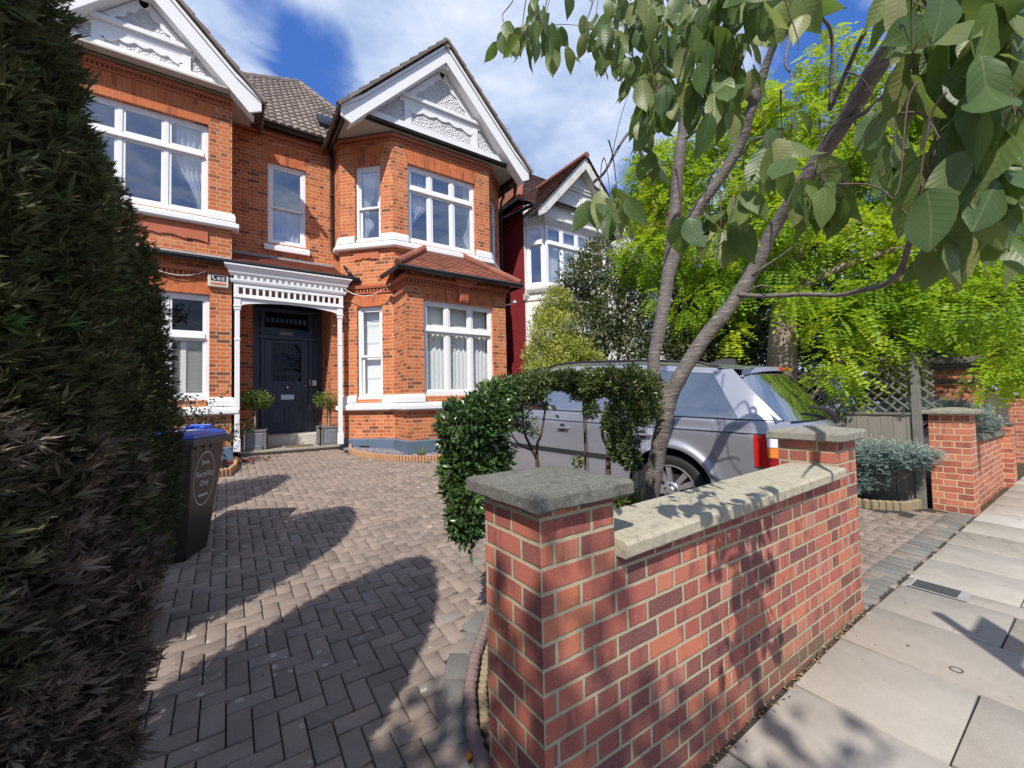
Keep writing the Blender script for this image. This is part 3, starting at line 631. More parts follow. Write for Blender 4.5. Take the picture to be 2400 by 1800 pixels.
for i in range(n):
    t0, t1 = i/n, (i+1)/n; f = lambda t: 3.38+.11*math.sin(math.pi*t)**.55 if 0 < t < 1 else 3.38
    x0, x1 = xl+.1+(xr-xl-.2)*t0, xl+.1+(xr-xl-.2)*t1
    po.prism([(x0, f(t0)), (x1, f(t1)), (x1, 3.56), (x0, 3.56)], (0, yf+.008, 0), (1, 0, 0), (0, 0, 1), (0, .035, 0))
po.box(xl, 9.46, 3.9, xr, 10.95, 3.93)
porch = po.build('porch', M['white'], house)
for x in (xl+.06, xr-.06):
    c = MB(); c.box(x-.055, yf-.01, 3.30, x+.055, yf+.10, 3.54); c.box(x-.065, yf-.02, 3.36, x+.065, yf+.11, 3.39); c.box(x-.042, yf+.0, .62, x+.042, yf+.085, 3.30); c.box(x-.05, yf-.008, 2.72, x+.05, yf+.093, 2.76); c.box(x-.055, yf-.01, .62, x+.055, yf+.095, .86)
    c.build('column', M['white'], porch, bevel=.008)

# front door set with side panels and a fanlight
dr = MB(); yd = 10.88
for x0, x1, z0, z1, y in ((.46, .53, .82, 3.68, yd-.04), (1.81, 1.88, .82, 3.68, yd-.04), (.53, 1.81, 3.60, 3.68, yd-.04), (.53, .60, .82, 3.60, yd), (.62, .70, .82, 3.60, yd-.03), (1.60, 1.68, .82, 3.60, yd-.03), (1.74, 1.81, .82, 3.60, yd), (.53, 1.81, 2.98, 3.06, yd-.045)):
    dr.box(x0, y, z0, x1, y+.10, z1)
for xa, xb in ((.53, .62), (1.68, 1.81)): dr.box(xa, yd+.03, .82, xb, yd+.07, 3.6); dr.box(xa, yd-.005, 1.85, xb, yd+.05, 1.93); dr.box(xa, yd-.005, .82, xb, yd+.05, .98)
dframe = dr.build('door_frame', M['navy'], house, bevel=.006)
g = MB(); g.quad((.70, yd+.03, 3.06), (1.60, yd+.03, 3.06), (1.60, yd+.03, 3.60), (.70, yd+.03, 3.60)); g.build('fanlight', M['glass_door'], dframe)
tk = MB(); tk.box(1.0, yd+.018, 3.085, 1.27, yd+.024, 3.155); tk.build('fanlight_sticker', M['lead'], dframe)
d = MB(); x0, x1, z0, z1 = .705, 1.595, .84, 2.975; y = yd+.02
G0, G1 = .86, 1.44
d.box(x0, y, z0, G0, y+.05, z1); d.box(G1, y, z0, x1, y+.05, z1); d.box(G0, y, 2.89, G1, y+.05, z1); d.box(G0, y, z0, G1, y+.05, 2.02)
d.box(G0, y-.014, 1.985, G1, y, 2.02); d.box(G0-.02, y-.012, 2.0, G0, y, 2.91); d.box(G1, y-.012, 2.0, G1+.02, y, 2.91); d.box(G0-.02, y-.012, 2.89, G1+.02, y, 2.91)
for z in (2.20, 2.68): d.box(G0, y+.002, z-.012, G1, y+.04, z+.012)
for i in range(1, 4): x = G0+(G1-G0)*i/4; d.box(x-.012, y+.004, 2.02, x+.012, y+.04, 2.19); d.box(x-.012, y+.004, 2.69, x+.012, y+.04, 2.89)
def panel(xa, xb, za, zb):
    for q in ((xa, xb, za, za+.025), (xa, xb, zb-.025, zb), (xa, xa+.025, za+.025, zb-.025), (xb-.025, xb, za+.025, zb-.025)): d.box(q[0], y-.014, q[2], q[1], y, q[3])
    d.box(xa+.07, y-.008, za+.07, xb-.07, y, zb-.07)
panel(.79, 1.51, 1.50, 1.80); panel(.79, 1.12, .98, 1.42); panel(1.18, 1.51, .98, 1.42)
door = d.build('front_door', M['navy'], house, bevel=.004)
g = MB(); g.quad((G0, y+.02, 2.02), (G1, y+.02, 2.02), (G1, y+.02, 2.89), (G0, y+.02, 2.89)); g.build('door_glass', M['glass_door'], door)
k = MB(); k.box(1.02, y-.02, 1.60, 1.29, y-.008, 1.71); k.box(1.035, y-.026, 1.615, 1.275, y-.02, 1.70); k.build('letterbox', M['chrome'], door, bevel=.003)
k = MB(); k.lathe([(.032, 0), (.032, .006), (.014, .01), (.014, .04), (.034, .05), (.038, .066), (.028, .08), (.01, .085)], (1.15, y-.0, 1.88), 16, (0, -1, 0)); k.build('door_knob', M['chrome'], door, smooth=True); k = MB(); k.lathe([(.02, 0), (.024, .03), (.012, .04)], (1.53, y, 1.92), 14, (0, -1, 0)); k.build('door_lock', M['chrome'], door, smooth=True)
st = MB(); st.box(.42, 10.28, .52, 1.90, 10.98, .83); st.build('doorstep', M['stone'], house, bevel=.012)
# house number
for ch, yy in (('6', 10.30), ('7', 10.10)): text('house_number', ch, .24, M['numeral'], (1.872, yy, 2.42), (0, -1, 0), (0, 0, 1), house, .006)
for A, B, dip in (((-1.35, 9.44, 4.1), (-.25, 9.44, 4.02), .22), ((2.02, 9.44, 4.02), (2.85, 8.62, 4.0), .25)):
    cb = MB(); A, B = np.array(A), np.array(B); cb.tube([A+(B-A)*t-np.array([0, 0, dip*4*t*(1-t)]) for t in np.linspace(0, 1, 14)], .008, 6); cb.build('cable', M['dirtywhite'], house)
# ------------------------------------------------------------------ ground, drive, pavement
def soil_mat(name, a, b, c):
    m, N = newmat(name); g = N.geo(); x = N.mix(N.noise(g, 6, 6, .65), a, b); x = N.mix(N.maprange(N.noise(g, 45, 5, .7), .55, .7, 0, .7), x, c)
    finish(N, principled(N, x, .95, N.bump(N.noise(g, 35, 6, .7), .8, .02), spec=.2)); return m
M['soil'] = soil_mat('garden_soil', C(.05, .037, .026), C(.09, .067, .045), C(.16, .12, .08))
gx = np.concatenate([[-1500, -300, -60, -20], np.arange(-8, 14.01, .5), [20, 40, 80, 300, 1500]]); gy = np.concatenate([[-1500, -300, -60, -20, -10, -6.5], np.arange(-2.6, 13.01, .4), [16, 20, 40, 80, 300, 1500]])
XX, YY = np.meshgrid(gx, gy); ZZ = gz(XX, YY)-.075
nx = len(gx); V = np.stack([XX, YY, ZZ], -1).reshape(-1, 3)
F4 = np.array([(j*nx+i, j*nx+i+1, (j+1)*nx+i+1, (j+1)*nx+i) for j in range(len(gy)-1) for i in range(nx-1)])
g_ = fastmesh('ground', V, F4, M['soil']); struct(g_)
def paver_mat(name, stops, spot, spotf, rough=.85, grime=C(.06, .055, .045), sc=13.0):
    m, N = newmat(name); g = N.geo()
    c = N.ramp(N.rnd(), stops); c = N.mix(N.maprange(N.noise(g, 3.5, 6, .65), .4, .72, 0, .45), c, grime)
    f = N.noise(g, 150, 5, .7); c = N.mix(N.maprange(f, .35, .7, 0, .35), c, N.mix(.5, c, C(.5, .44, .38)))
    dv = N.n('ShaderNodeVectorMath', {0: g, 1: N.n('ShaderNodeVectorMath', {0: N.noise(g, 14, 3, .6, 'Color'), 3: .03}, operation='SCALE').outputs[0]}, operation='ADD').outputs[0]
    vo = N.n('ShaderNodeTexVoronoi', {'Vector': dv, 'Scale': sc, 'Randomness': 1.0}); cr = N.n('ShaderNodeSeparateColor', {0: vo.outputs['Color']})
    rad = N.maprange(cr.outputs[0], .62, 1.0, .0, .30); s = N.m('LESS_THAN', vo.outputs['Distance'], rad)
    dens = N.maprange(N.noise(g, .55, 3), .38, .62, .15, 1)
    s = N.m('MULTIPLY', N.m('MULTIPLY', s, dens), N.maprange(N.noise(g, 60, 4), .35, .6, .3, spotf), clamp=True)
    c = N.mix(s, c, spot)
    finish(N, principled(N, c, rough, N.bump(N.m('ADD', f, N.noise(g, 420, 2)), .55, .004), spec=.25)); return m
PV = [(0, C(.19, .145, .117)), (.3, C(.235, .18, .145)), (.7, C(.26, .20, .163)), (.9, C(.30, .22, .175)), (1, C(.22, .195, .17))]
M['paver'] = paver_mat('brown_block_paving', PV, C(.5, .47, .41), .95)
M['paver_edge'] = paver_mat('charcoal_block_paving', [(0, C(.13, .13, .12)), (1, C(.19, .185, .165))], C(.3, .29, .24), .5)
def blocks(name, rects, mat, ch=.005, gap=.0035, jit=.0022, zoff=0.0, seed=1):
    """chamfered blocks; a rect is (cx, cy, half-length vector, half-width vector)"""
    rng = np.random.default_rng(seed); V = []; Fc = []; R = []
    for cx, cy, a, b in rects:
        a = np.array([*a, 0.]); b = np.array([*b, 0.]); la, lb = np.linalg.norm(a), np.linalg.norm(b)
        c = np.array([cx, cy, 0.]); z = float(gz(cx, cy))+zoff+rng.normal(0, jit); tx, ty = rng.normal(0, .006, 2)
        e = 1e-2; sx = (float(gz(cx+e, cy))-float(gz(cx-e, cy)))/(2*e); sy = (float(gz(cx, cy+e))-float(gz(cx, cy-e)))/(2*e)
        a1, b1 = a*(la-gap)/la, b*(lb-gap)/lb; a2, b2 = a*(la-gap-ch)/la, b*(lb-gap-ch)/lb; o = len(V)
        for aa, bb, dz in ((a1, b1, -.05), (a1, b1, -ch*.8), (a2, b2, 0)):
            for s, t in ((-1, -1), (1, -1), (1, 1), (-1, 1)):
                p = c+s*aa+t*bb; q = p-c; V.append((p[0], p[1], z+dz+q[0]*(sx+tx)+q[1]*(sy+ty)))
        r = rng.random(); Fc.append((o+8, o+9, o+10, o+11)); R.append(r)
        for k in (0, 4):
            for i in range(4): Fc.append((o+k+i, o+k+(i+1) % 4, o+k+4+(i+1) % 4, o+k+4+i)); R.append(r)
    return fastmesh(name, V, Fc, mat, None, R)
rects = []; U = .1
edge_curve = [onG(1150, 1470)[:2], onG(1122, 1560)[:2], onG(1112, 1640)[:2], onG(1118, 1720)[:2], onG(1140, 1800)[:2]]
def bed_front(x):      # front edge of the gravel bed along the bay
    return float(np.interp(x, [2.0, 2.12, 2.3, 2.6, 3.0, 3.5, 6.3], [9.4, 8.6, 8.05, 7.62, 7.36, 7.22, 7.15]))
def bed_edge(x): return float(np.interp(x, [.78, .86, .904, .992, 1.131, 1.368, 1.7, 2.6, 3.4], [1.38, 1.513, 1.676, 1.851, 2.046, 2.3, 2.42, 2.5, 2.45]))
def on_drive(x, y):
    if y < 1.10: return False
    if x < -1.4 or x > 6.75: return False
    if y > 9.62 or (x < .1 and y > 7.8-1.2*max(0, (-.2-x))): return False
    if x > 2.0 and y > bed_front(x)-.05: return False
    if y < 1.44 and .74 < x < 3.5: return False
    if .72 < x < 3.45 and y < bed_edge(x)+.17: return False
    if x > 6.05+.2*math.sin(y*1.3) and y > 1.45: return False
    return True
for i in range(-16, 70):
    for j in range(8, 100):
        k = (i+j) % 4
        if k == 0: r = ((i+1)*U, (j+.5)*U, (U, 0), (0, U/2))
        elif k == 2: r = ((i+.5)*U, (j+1)*U, (0, U), (U/2, 0))
        else: continue
        if on_drive(r[0], r[1]): rects.append(r)
struct(blocks('driveway', rects, M['paver']))
# charcoal border course beside the pier, along the bed and along the street edge
er = []
def course(pts, w=.2, step=.105, skip=0):
    pts = [np.array(p[:2], float) for p in pts]; L = [0]
    for a, b in zip(pts[:-1], pts[1:]): L.append(L[-1]+np.linalg.norm(b-a))
    at = lambda s: np.array([np.interp(s, L, [p[0] for p in pts]), np.interp(s, L, [p[1] for p in pts])])
    s = step/2
    while s < L[-1]:
        d = at(min(L[-1], s+.03))-at(max(0, s-.03)); d /= np.linalg.norm(d); n = np.array([-d[1], d[0]]); c = at(s)
        er.append((c[0], c[1], tuple(n*w/2), tuple(d*step/2))); s += step
course([(3.4, 2.56), (2.6, 2.60), (1.68, 2.53), (1.30, 2.38), (1.05, 2.12), (.91, 1.91), (.815, 1.71), (.765, 1.53), (.735, 1.36)], .14, .2)
course([(3.46, 1.12), (6.95, 1.12)], .2, .105)
course([(-1.4, 1.05), (.60, 1.05)], .2, .105)
struct(blocks('drive_border', er, M['paver_edge'], seed=4, zoff=.001))
sb = MB()
pts = [(-1.6, .98), (6.95, .98), (6.95, 9.9), (-1.6, 9.9)]
xs, ys = np.linspace(-1.6, 6.95, 40), np.linspace(.98, 9.9, 40); A, B = np.meshgrid(xs, ys); V = np.stack([A, B, gz(A, B)-.014], -1).reshape(-1, 3)
M['sand'] = simple('dark_joint_sand', C(.035, .030, .024), .95, .3, 40)
struct(fastmesh('drive_joint_sand', V, [(j*40+i, j*40+i+1, j*40+i+41, j*40+i+40) for j in range(39) for i in range(39)], M['sand']))
m, N = newmat('pavement_slab'); g = N.geo(); c = N.ramp(N.rnd(), [(0, C(.33, .30, .255)), (.6, C(.40, .37, .32)), (.9, C(.43, .40, .35)), (1, C(.50, .485, .46))])
c = N.mix(N.maprange(N.noise(g, 2.2, 7, .65), .42, .7, 0, .45), c, C(.22, .195, .155)); c = N.mix(N.maprange(N.noise(g, 9, 6, .7), .5, .72, 0, .35), c, C(.45, .41, .34))
fn = N.noise(g, 170, 5, .7); c = N.mix(N.maprange(fn, .3, .7, .0, .4), c, N.mix(.5, c, C(.16, .14, .12)))
cx = N.n('ShaderNodeTexVoronoi', {'Vector': N.n('ShaderNodeVectorMath', {0: g, 1: N.noise(g, 3, 4, .6, 'Color')}, operation='ADD').outputs[0], 'Scale': 1.05}, feature='DISTANCE_TO_EDGE')
ck = N.m('MULTIPLY', N.maprange(cx.outputs['Distance'], .002, .006, 1, 0), N.maprange(N.noise(g, .9, 2), .52, .6, 0, .8))
c = N.mix(ck, c, C(.09, .075, .055))
finish(N, principled(N, c, .85, N.bump(N.m('SUBTRACT', fn, N.m('MULTIPLY', ck, 2.0)), .4, .004), spec=.3)); M['slab'] = m
pr = []
cols = [-9.2]
rng = np.random.default_rng(21)
xs0 = [-9.0]+list(np.arange(-8.4, 1.2, .6))+[1.13, 1.73, 2.345, 2.95, 3.547, 4.10, 4.30, 4.9, 5.5, 6.1]+list(np.arange(6.7, 26, .6))
xs0 = sorted(set(round(v, 3) for v in xs0)); xs0 = [v for i, v in enumerate(xs0) if i == 0 or v-xs0[i-1] > .12]
for n_, (a, b) in enumerate(zip(xs0[:-1], xs0[1:])):
    y = 1.0; first = True; lens = [.55, .92, .92] if n_ % 2 else [.9, .6, .9]
    for L in lens*2:
        y1 = max(-2.35, y-L)
        if y-y1 < .03: break
        pr.append(((a+b)/2, (y+y1)/2, ((b-a)/2, 0), (0, (y-y1)/2))); y = y1
struct(blocks('pavement', pr, M['slab'], ch=.004, gap=.004, jit=.0018, seed=9))
jx, jy = np.linspace(-9, 26, 80), np.linspace(-2.36, 1.0, 12); A, B = np.meshgrid(jx, jy); V = np.stack([A, B, gz(A, B)-.012], -1).reshape(-1, 3)
struct(fastmesh('pavement_joint_bed', V, [(j*80+i, j*80+i+1, j*80+i+81, j*80+i+80) for j in range(11) for i in range(79)], M['sand']))
kb = [(x+.45, -2.42, (.45, 0), (0, .065)) for x in np.arange(-9, 25, .9)]
M['kerb'] = simple('granite_kerb', C(.3, .29, .28), .8, .2, 20, bump=.3); struct(blocks('kerb', kb, M['kerb'], seed=3, zoff=.01))
M['asphalt'] = simple('asphalt', C(.05, .05, .052), .9, .25, 20, bump=.5, bscale=120)
rd = MB(); rd.add([(-300, -8.5, -.16), (300, -8.5, -.16), (300, -2.48, -.16), (-300, -2.48, -.16)], [(0, 1, 2, 3)]); rd.add([(-300, -2.484, -.3), (300, -2.484, -.3), (300, -2.484, -.06), (-300, -2.484, -.06)], [(0, 1, 2, 3)])
struct(rd.build('road', M['asphalt'], recalc=False))
# utility cover set in the pavement
M['iron'] = simple('cast_iron', C(.055, .058, .06), .6, .2, 30, bump=.4, bscale=90)
P4 = [onG(*p)[:2] for p in ((2140, 1353), (2165, 1342), (2262, 1378), (2240, 1394))]
uc = thing('utility_cover', 'small dark rectangular iron cover set in the pale pavement slab', 'utility cover', (4.17, .84, .1))
uz = lambda x, y, d=.004: (x, y, float(gz(x, y))+d)
mb = MB(); x0, x1, y0, y1 = 4.10, 4.30, .66, .96
mb.add([uz(x0, y0), uz(x1, y0), uz(x1, y1), uz(x0, y1)], [(0, 1, 2, 3)]); mb.build('cover_frame', M['kerb'], uc, recalc=False)
mb = MB(); mb.add([uz(x0+.02, y0+.05, .008), uz(x1-.02, y0+.05, .008), uz(x1-.02, y1-.02, .008), uz(x0+.02, y1-.02, .008)], [(0, 1, 2, 3)]); mb.build('cover_plate', M['iron'], uc, recalc=False)
nl = MB()
for i in range(24): a0, a1 = 2*math.pi*i/24, 2*math.pi*(i+1)/24; c0 = onG(2242, 1571); nl.quad(*[uz(c0[0]+r*math.cos(a), c0[1]+r*math.sin(a), .004) for r, a in ((.021, a0), (.026, a0), (.026, a1), (.021, a1))])
tag(nl.build('boundary_ring', M['iron'], recalc=False), 'thin dark metal ring lying flat on the pavement', 'metal ring')

# ------------------------------------------------------------------ the front garden wall
def stone_mat(name, a, b, lich, dark, lf=.5):
    m, N = newmat(name); g = N.geo(); c = N.mix(N.noise(g, 7, 6, .65), a, b); c = N.mix(N.maprange(N.noise(g, 26, 6, .72), .5, .68, 0, .75), c, dark)
    c = N.mix(N.maprange(N.noise(g, 70, 5, .7), .58, .68, 0, lf), c, lich); c = N.mix(N.maprange(N.noise(g, 210, 3, .6), .64, .70, 0, .8), c, C(.55, .54, .5))
    finish(N, principled(N, c, .92, N.bump(N.noise(g, 110, 6, .75), .45, .005), spec=.2)); return m
M['cap_dark'] = stone_mat('weathered_cap_stone', C(.115, .11, .095), C(.17, .165, .14), C(.33, .33, .28), C(.055, .054, .05), .55)
M['coping'] = stone_mat('buff_coping_stone', C(.36, .325, .24), C(.43, .39, .29), C(.27, .25, .19), C(.2, .185, .14), .35)
M['cap2'] = stone_mat('grey_cap_stone', C(.22, .21, .17), C(.29, .27, .22), C(.4, .38, .3), C(.13, .125, .105), .4)
gw = thing('garden_wall', 'low red brick front wall with stone coping between two capped brick piers', 'garden wall', (2.1, 1.13, .05))
def pier(x0, x1, y0, y1, z0, z1, ov, th, rise, mat, capmat, parent, name='pier'):
    p = MB(); f = Fr((x0, y0), (x1, y0))
    for a, b in (((x0, y0), (x1, y0)), ((x1, y0), (x1, y1)), ((x1, y1), (x0, y1)), ((x0, y1), (x0, y0))):
        fr = Fr(a, b); p.quad(fr.P(0, 0, z0), fr.P(fr.L, 0, z0), fr.P(fr.L, 0, z1), fr.P(0, 0, z1))
    o = p.build(name, mat, parent, recalc=False); c = MB(); X0, X1, Y0, Y1 = x0-ov, x1+ov, y0-ov, y1+ov; cx, cy = (x0+x1)/2, (y0+y1)/2
    n = 9; rng = np.random.default_rng(int(x0*100)); ring = lambda z, s, j: [(cx+(x-cx)*s+rng.normal(0, j), cy+(y-cy)*s+rng.normal(0, j), z+rng.normal(0, j)) for x, y in
        [(X0+(X1-X0)*i/n, Y0) for i in range(n)]+[(X1, Y0+(Y1-Y0)*i/n) for i in range(n)]+[(X1-(X1-X0)*i/n, Y1) for i in range(n)]+[(X0, Y1-(Y1-Y0)*i/n) for i in range(n)]]
    k = 4*n; R = [ring(z1+.001, .97, .0008), ring(z1+.008, 1.0, .0012), ring(z1+th-.012, 1.0, .0016), ring(z1+th, .965, .0012), ring(z1+th+rise*.5, .5, .001)]
    V = sum(R, [])+[(cx, cy, z1+th+rise)]; Fc = [tuple(range(k-1, -1, -1))]
    for a in range(4): Fc += [(a*k+i, a*k+(i+1) % k, (a+1)*k+(i+1) % k, (a+1)*k+i) for i in range(k)]
    Fc += [(4*k+i, 4*k+(i+1) % k, 5*k) for i in range(k)]
    mesh_obj('pier_cap', V, Fc, capmat, o); return o
ZT1, ZT2, X1 = 1.159, 1.193, 3.434
pier(X0, X0+.3275, YW, YW+.3275, -.2, ZT1, .05, .056, .035, M['wall'], M['cap_dark'], gw)['label'] = 'near pier with dark lichen-spotted cap'
pier(X1-.3275, X1, YW, YW+.3275, -.2, ZT2, .05, .058, .035, M['wall'], M['cap2'], gw)['label'] = 'far pier with grey cap'
wb = MB(); fr = Fr((X0+.3275, YW), (X1-.3275, YW)); Lw = fr.L; zt = lambda x: .948+.036*(x-1.12)/2.0
wb.quad((X0+.3275, YW, -.2), (X1-.3275, YW, -.2), (X1-.3275, YW, zt(3.1)), (X0+.3275, YW, zt(1.12))); wb.quad((X1-.3275, YW+.22, -.2), (X0+.3275, YW+.22, -.2), (X0+.3275, YW+.22, zt(1.12)), (X1-.3275, YW+.22, zt(3.1)))
wb.build('brick_panel', M['wall'], gw, recalc=False)
cuts = [1.117, 1.80, 2.42, 2.78, 3.10]; rng = np.random.default_rng(3)
cp_end = 3.12
for i, (a, b) in enumerate(zip(cuts[:-1], cuts[1:])):
    n = 14; V = []; Fc = []; y0, y1 = .972, 1.29
    prof = [(y0+.004, .0), (y0, .006), (y0, .044), (y0+.012, .056), ((y0+y1)/2, .062), (y1-.012, .056), (y1, .044), (y1-.004, 0)]
    for j in range(n+1):
        x = a+.0025+(b-a-.005)*j/n; w = .012*math.sin(x*2.0)*0
        for y, z in prof: V.append((x, y+rng.normal(0, .0005), zt(x)+.002+z+rng.normal(0, .0005)))
    k = len(prof)
    for j in range(n): Fc += [(j*k+q, (j+1)*k+q, (j+1)*k+(q+1) % k, j*k+(q+1) % k) for q in range(k)]
    Fc += [tuple(range(k)), tuple(range(n*k+k-1, n*k-1, -1))]
    mesh_obj('coping_stone', V, Fc, M['coping'] if i else M['coping'], gw, False, None, 0, True)
cj = MB()
for x in cuts[1:-1]: cj.box(x-.004, .980, zt(x)+.004, x+.004, 1.285, zt(x)+.054)
cj.build('coping_joint', M['mortar'], gw)
# rope-top edging and timber roll beside the pier
M['rope'] = simple('weathered_rope_tile', C(.2, .14, .13), .85, .3, 25, bump=.5, bscale=60, dirt=.4); M['log'] = simple('treated_log', C(.26, .2, .12), .85, .35, 16, bump=.4, bscale=60, dirt=.4)
ed = MB(); line = [(2.6, 2.5), (1.7, 2.42), (1.368, 2.3), (1.131, 2.046), (.992, 1.851), (.904, 1.676), (.86, 1.513), (.825, 1.36)]; lk = [0, .42, .58, .74, .84, .92, .97, 1]
L = np.linspace(0, 1, 150); ex_ = np.interp(L, lk, [p[0] for p in line]); ey_ = np.interp(L, lk, [p[1] for p in line])
pts, rd_ = [], []
for i, (x, y) in enumerate(zip(ex_, ey_)):
    pts.append((x-.012, y+.01, float(gz(x, y))+.04)); rd_.append(.030+.007*math.sin(i*2.4))
ed.tube(pts, rd_, 10); 
for x, y in zip(ex_[::2], ey_[::2]): ed.box(x-.034, y-.014, float(gz(x, y))-.04, x+.008, y+.03, float(gz(x, y))+.035)
tag(ed.build('rope_edging', M['rope'], smooth=True), 'weathered rope-top tile edging curving past the near pier', 'garden edging')
lg = MB()
for i, t in enumerate(np.linspace(.55, 1, 27)): x, y = np.interp(t, lk, [p[0] for p in line])+.040, np.interp(t, lk, [p[1] for p in line])-.025; lg.lathe([(.021, -.05), (.023, .05), (.016, .058)], (x, y, float(gz(x, y))), 8)
tag(lg.build('log_edging', M['log'], smooth=False), 'short log roll edging squeezed against the near pier', 'garden edging')

# ------------------------------------------------------------------ right-hand neighbour: pier, low wall, fence
nw = thing('neighbour_wall', 'neighbouring red brick wall with a tall grey-capped end pier at the pavement', 'garden wall', (8.3, 1.15, .08))
pier(6.99, 7.32, 1.02, 1.36, -.2, 1.215, .075, .05, .03, M['wall2'], M['cap2'], nw)
o = MB(); fr = Fr((7.32, 1.10), (9.75, 1.10)); o.quad(fr.P(0, 0, -.2), fr.P(fr.L, 0, -.2), fr.P(fr.L, 0, .80), fr.P(0, 0, .86)); o.quad((7.32, 1.33, .86), (9.75, 1.33, .8), (9.75, 1.33, -.2), (7.32, 1.33, -.2)); o.build('brick_panel', M['wall2'], nw, recalc=False)
o = MB(); o.add([(7.32, 1.06, .862), (9.75, 1.06, .802), (9.75, 1.37, .802), (7.32, 1.37, .862), (7.32, 1.08, .93), (9.75, 1.08, .87), (9.75, 1.35, .87), (7.32, 1.35, .93)], [(0, 1, 5, 4), (4, 5, 6, 7), (2, 3, 7, 6), (0, 4, 7, 3), (1, 2, 6, 5), (0, 3, 2, 1)]); o.build('coping_stone', M['cap_dark'], nw)
pier(9.75, 10.08, 1.0, 1.35, -.2, .95, .02, .03, .01, M['wall2'], M['cap_dark'], nw)
fw2 = thing('street_wall', 'far red brick wall with pier further along the pavement', 'garden wall', (13, 1.1, .08))
pier(13.0, 13.4, .95, 1.35, -.2, 1.35, .04, .06, .03, M['wall2'], M['cap2'], fw2); o = MB(); o.box(13.4, 1.05, -.2, 24, 1.3, 1.05); o.build('brick_panel', M['wall2'], fw2)
tp = thing('gate_pillar', 'tall brick gate pillar with a dark moulded cap behind the trellis', 'pillar', (9.55, 1.5, .1))
o = MB(); x0, x1, y0, y1 = 9.3, 9.82, 1.27, 1.78
o.box(x0, y0, -.1, x1, y1, 1.60); o.box(x0, y0, 1.66, x1, y1, 1.80); o.build('pillar_shaft', M['wall2'], tp)
o = MB(); o.box(x0-.03, y0-.03, 1.60, x1+.03, y1+.03, 1.66); o.box(x0-.04, y0-.04, 1.80, x1+.04, y1+.04, 1.85); o.box(x0-.08, y0-.08, 1.85, x1+.08, y1+.08, 1.90); o.box(x0-.13, y0-.13, 1.90, x1+.13, y1+.13, 2.0); o.build('pillar_cap', M['cap_dark'], tp, bevel=.01)
M['fence'] = None
m, N = newmat('silvered_fence_timber'); g = N.geo(); s = N.n('ShaderNodeMapping', {0: g, 3: (30, 30, 2)}).outputs[0]; c = N.mix(N.noise(s, 1, 5, .6), C(.17, .155, .125), C(.31, .29, .24)); c = N.mix(N.m('MULTIPLY', N.rnd(), .35), c, C(.14, .13, .1))
finish(N, principled(N, c, .85, N.bump(N.noise(s, 2, 4), .3, .004), spec=.2)); M['fence'] = m
M['trellis'] = simple('grey_trellis_timber', C(.15, .145, .125), .8, .25, 12, bump=.3)
fe = thing('fence', 'grey close-board fence topped with diamond trellis running back from the pier', 'fence', (6.9, 4, .15))
o = MB(); y = 1.42; i = 0
while y < 9.5:
    zg = float(gz(6.9, y)); o.box(6.90+(i % 2)*.004, y, zg-.05, 6.918+(i % 2)*.004, y+.118, 1.20+.03*(y-1.4)*.4); y += .122; i += 1
o.build('board_panel', M['fence'], fe, recalc=True)
o = MB(); o.box(6.885, 1.42, 1.205, 6.935, 4.4, 1.235); o.build('capping_rail', M['trellis'], fe)
o = MB(); hh = .66; z0 = 1.24
def lat(y0, y1, z0, z1, x, p=.125, w=.011):
    a = y0-(z1-z0)
    while a < y1:
        for sgn, xx in ((1, x), (-1, x+.011)):
            ya, yb = (a, a+(z1-z0)) if sgn > 0 else (a+(z1-z0), a); za, zb = z0, z1
            ca, cb_ = max(y0, min(ya, yb)), min(y1, max(ya, yb))
            if cb_-ca < .02: continue
            zc = lambda yy: za+(zb-za)*((yy-ya)/(yb-ya)); P, Q = np.array([xx, ca, zc(ca)]), np.array([xx, cb_, zc(cb_)]); d = (Q-P)/2; n = np.cross(d/np.linalg.norm(d), [1, 0, 0])
            o.obox((P+Q)/2, d, n*w, np.array([.005, 0, 0]))
        a += p
lat(1.50, 3.1, z0, z0+hh, 6.90); o.box(6.89, 1.5, z0+hh, 6.93, 3.1, z0+hh+.03); lat(1.28, 1.46, z0, z0+hh-.1, 6.93)
o.build('trellis', M['trellis'], fe)
for y in (1.44, 3.12, 5.0, 6.9, 8.8): o = MB(); o.box(6.87, y-.04, .0, 6.955, y+.04, 1.96 if y < 4 else 1.35); o.build('post', M['trellis'], fe, bevel=.005)

# ------------------------------------------------------------------ things on the drive
# wheelie bin
bl = np.array([-.91, .415]); bl /= np.linalg.norm(bl); bd = np.array([-bl[1], bl[0]])*-1.0
bd = np.array([.415, .91]); bd /= np.linalg.norm(bd)
bc = np.array([-.302, 4.458]); zb = float(gz(-.3, 4.5))
bn = thing('wheelie_bin', 'black wheelie bin with a bright blue lid beside the clipped conifer', 'wheelie bin', (bc[0]+bl[0]*.3+bd[0]*.2, bc[1]+.3, zb))
M['binblack'] = simple('black_bin_plastic', C(.017, .016, .016), .38, .15, 8, bump=.1, bscale=200); M['binrim'] = simple('scuffed_bin_plastic', C(.06, .052, .045), .5, .15, 8); M['binblue'] = simple('blue_bin_plastic', C(.014, .07, .36), .35, .1, 10)
def BP(a, b, z): q = bc+bl*a+bd*b; return np.array([q[0], q[1], zb+z])
def bring(a0, a1, b0, b1, z, c=.05):
    return [BP(*p, z) for p in ((a0+c, b0), (a1-c, b0), (a1, b0+c), (a1, b1-c), (a1-c, b1), (a0+c, b1), (a0, b1-c), (a0, b0+c))]
o = MB(); lv = [(.02, .03, .50, .03, .40), (0, .0, .50, .0, .42), (.5, -.04, .535, -.035, .50), (.93, -.07, .56, -.06, .57), (.96, -.07, .56, -.06, .57)]
V = []
for z, a0, a1, b0, b1 in lv: V += bring(a0, a1, b0, b1, z)
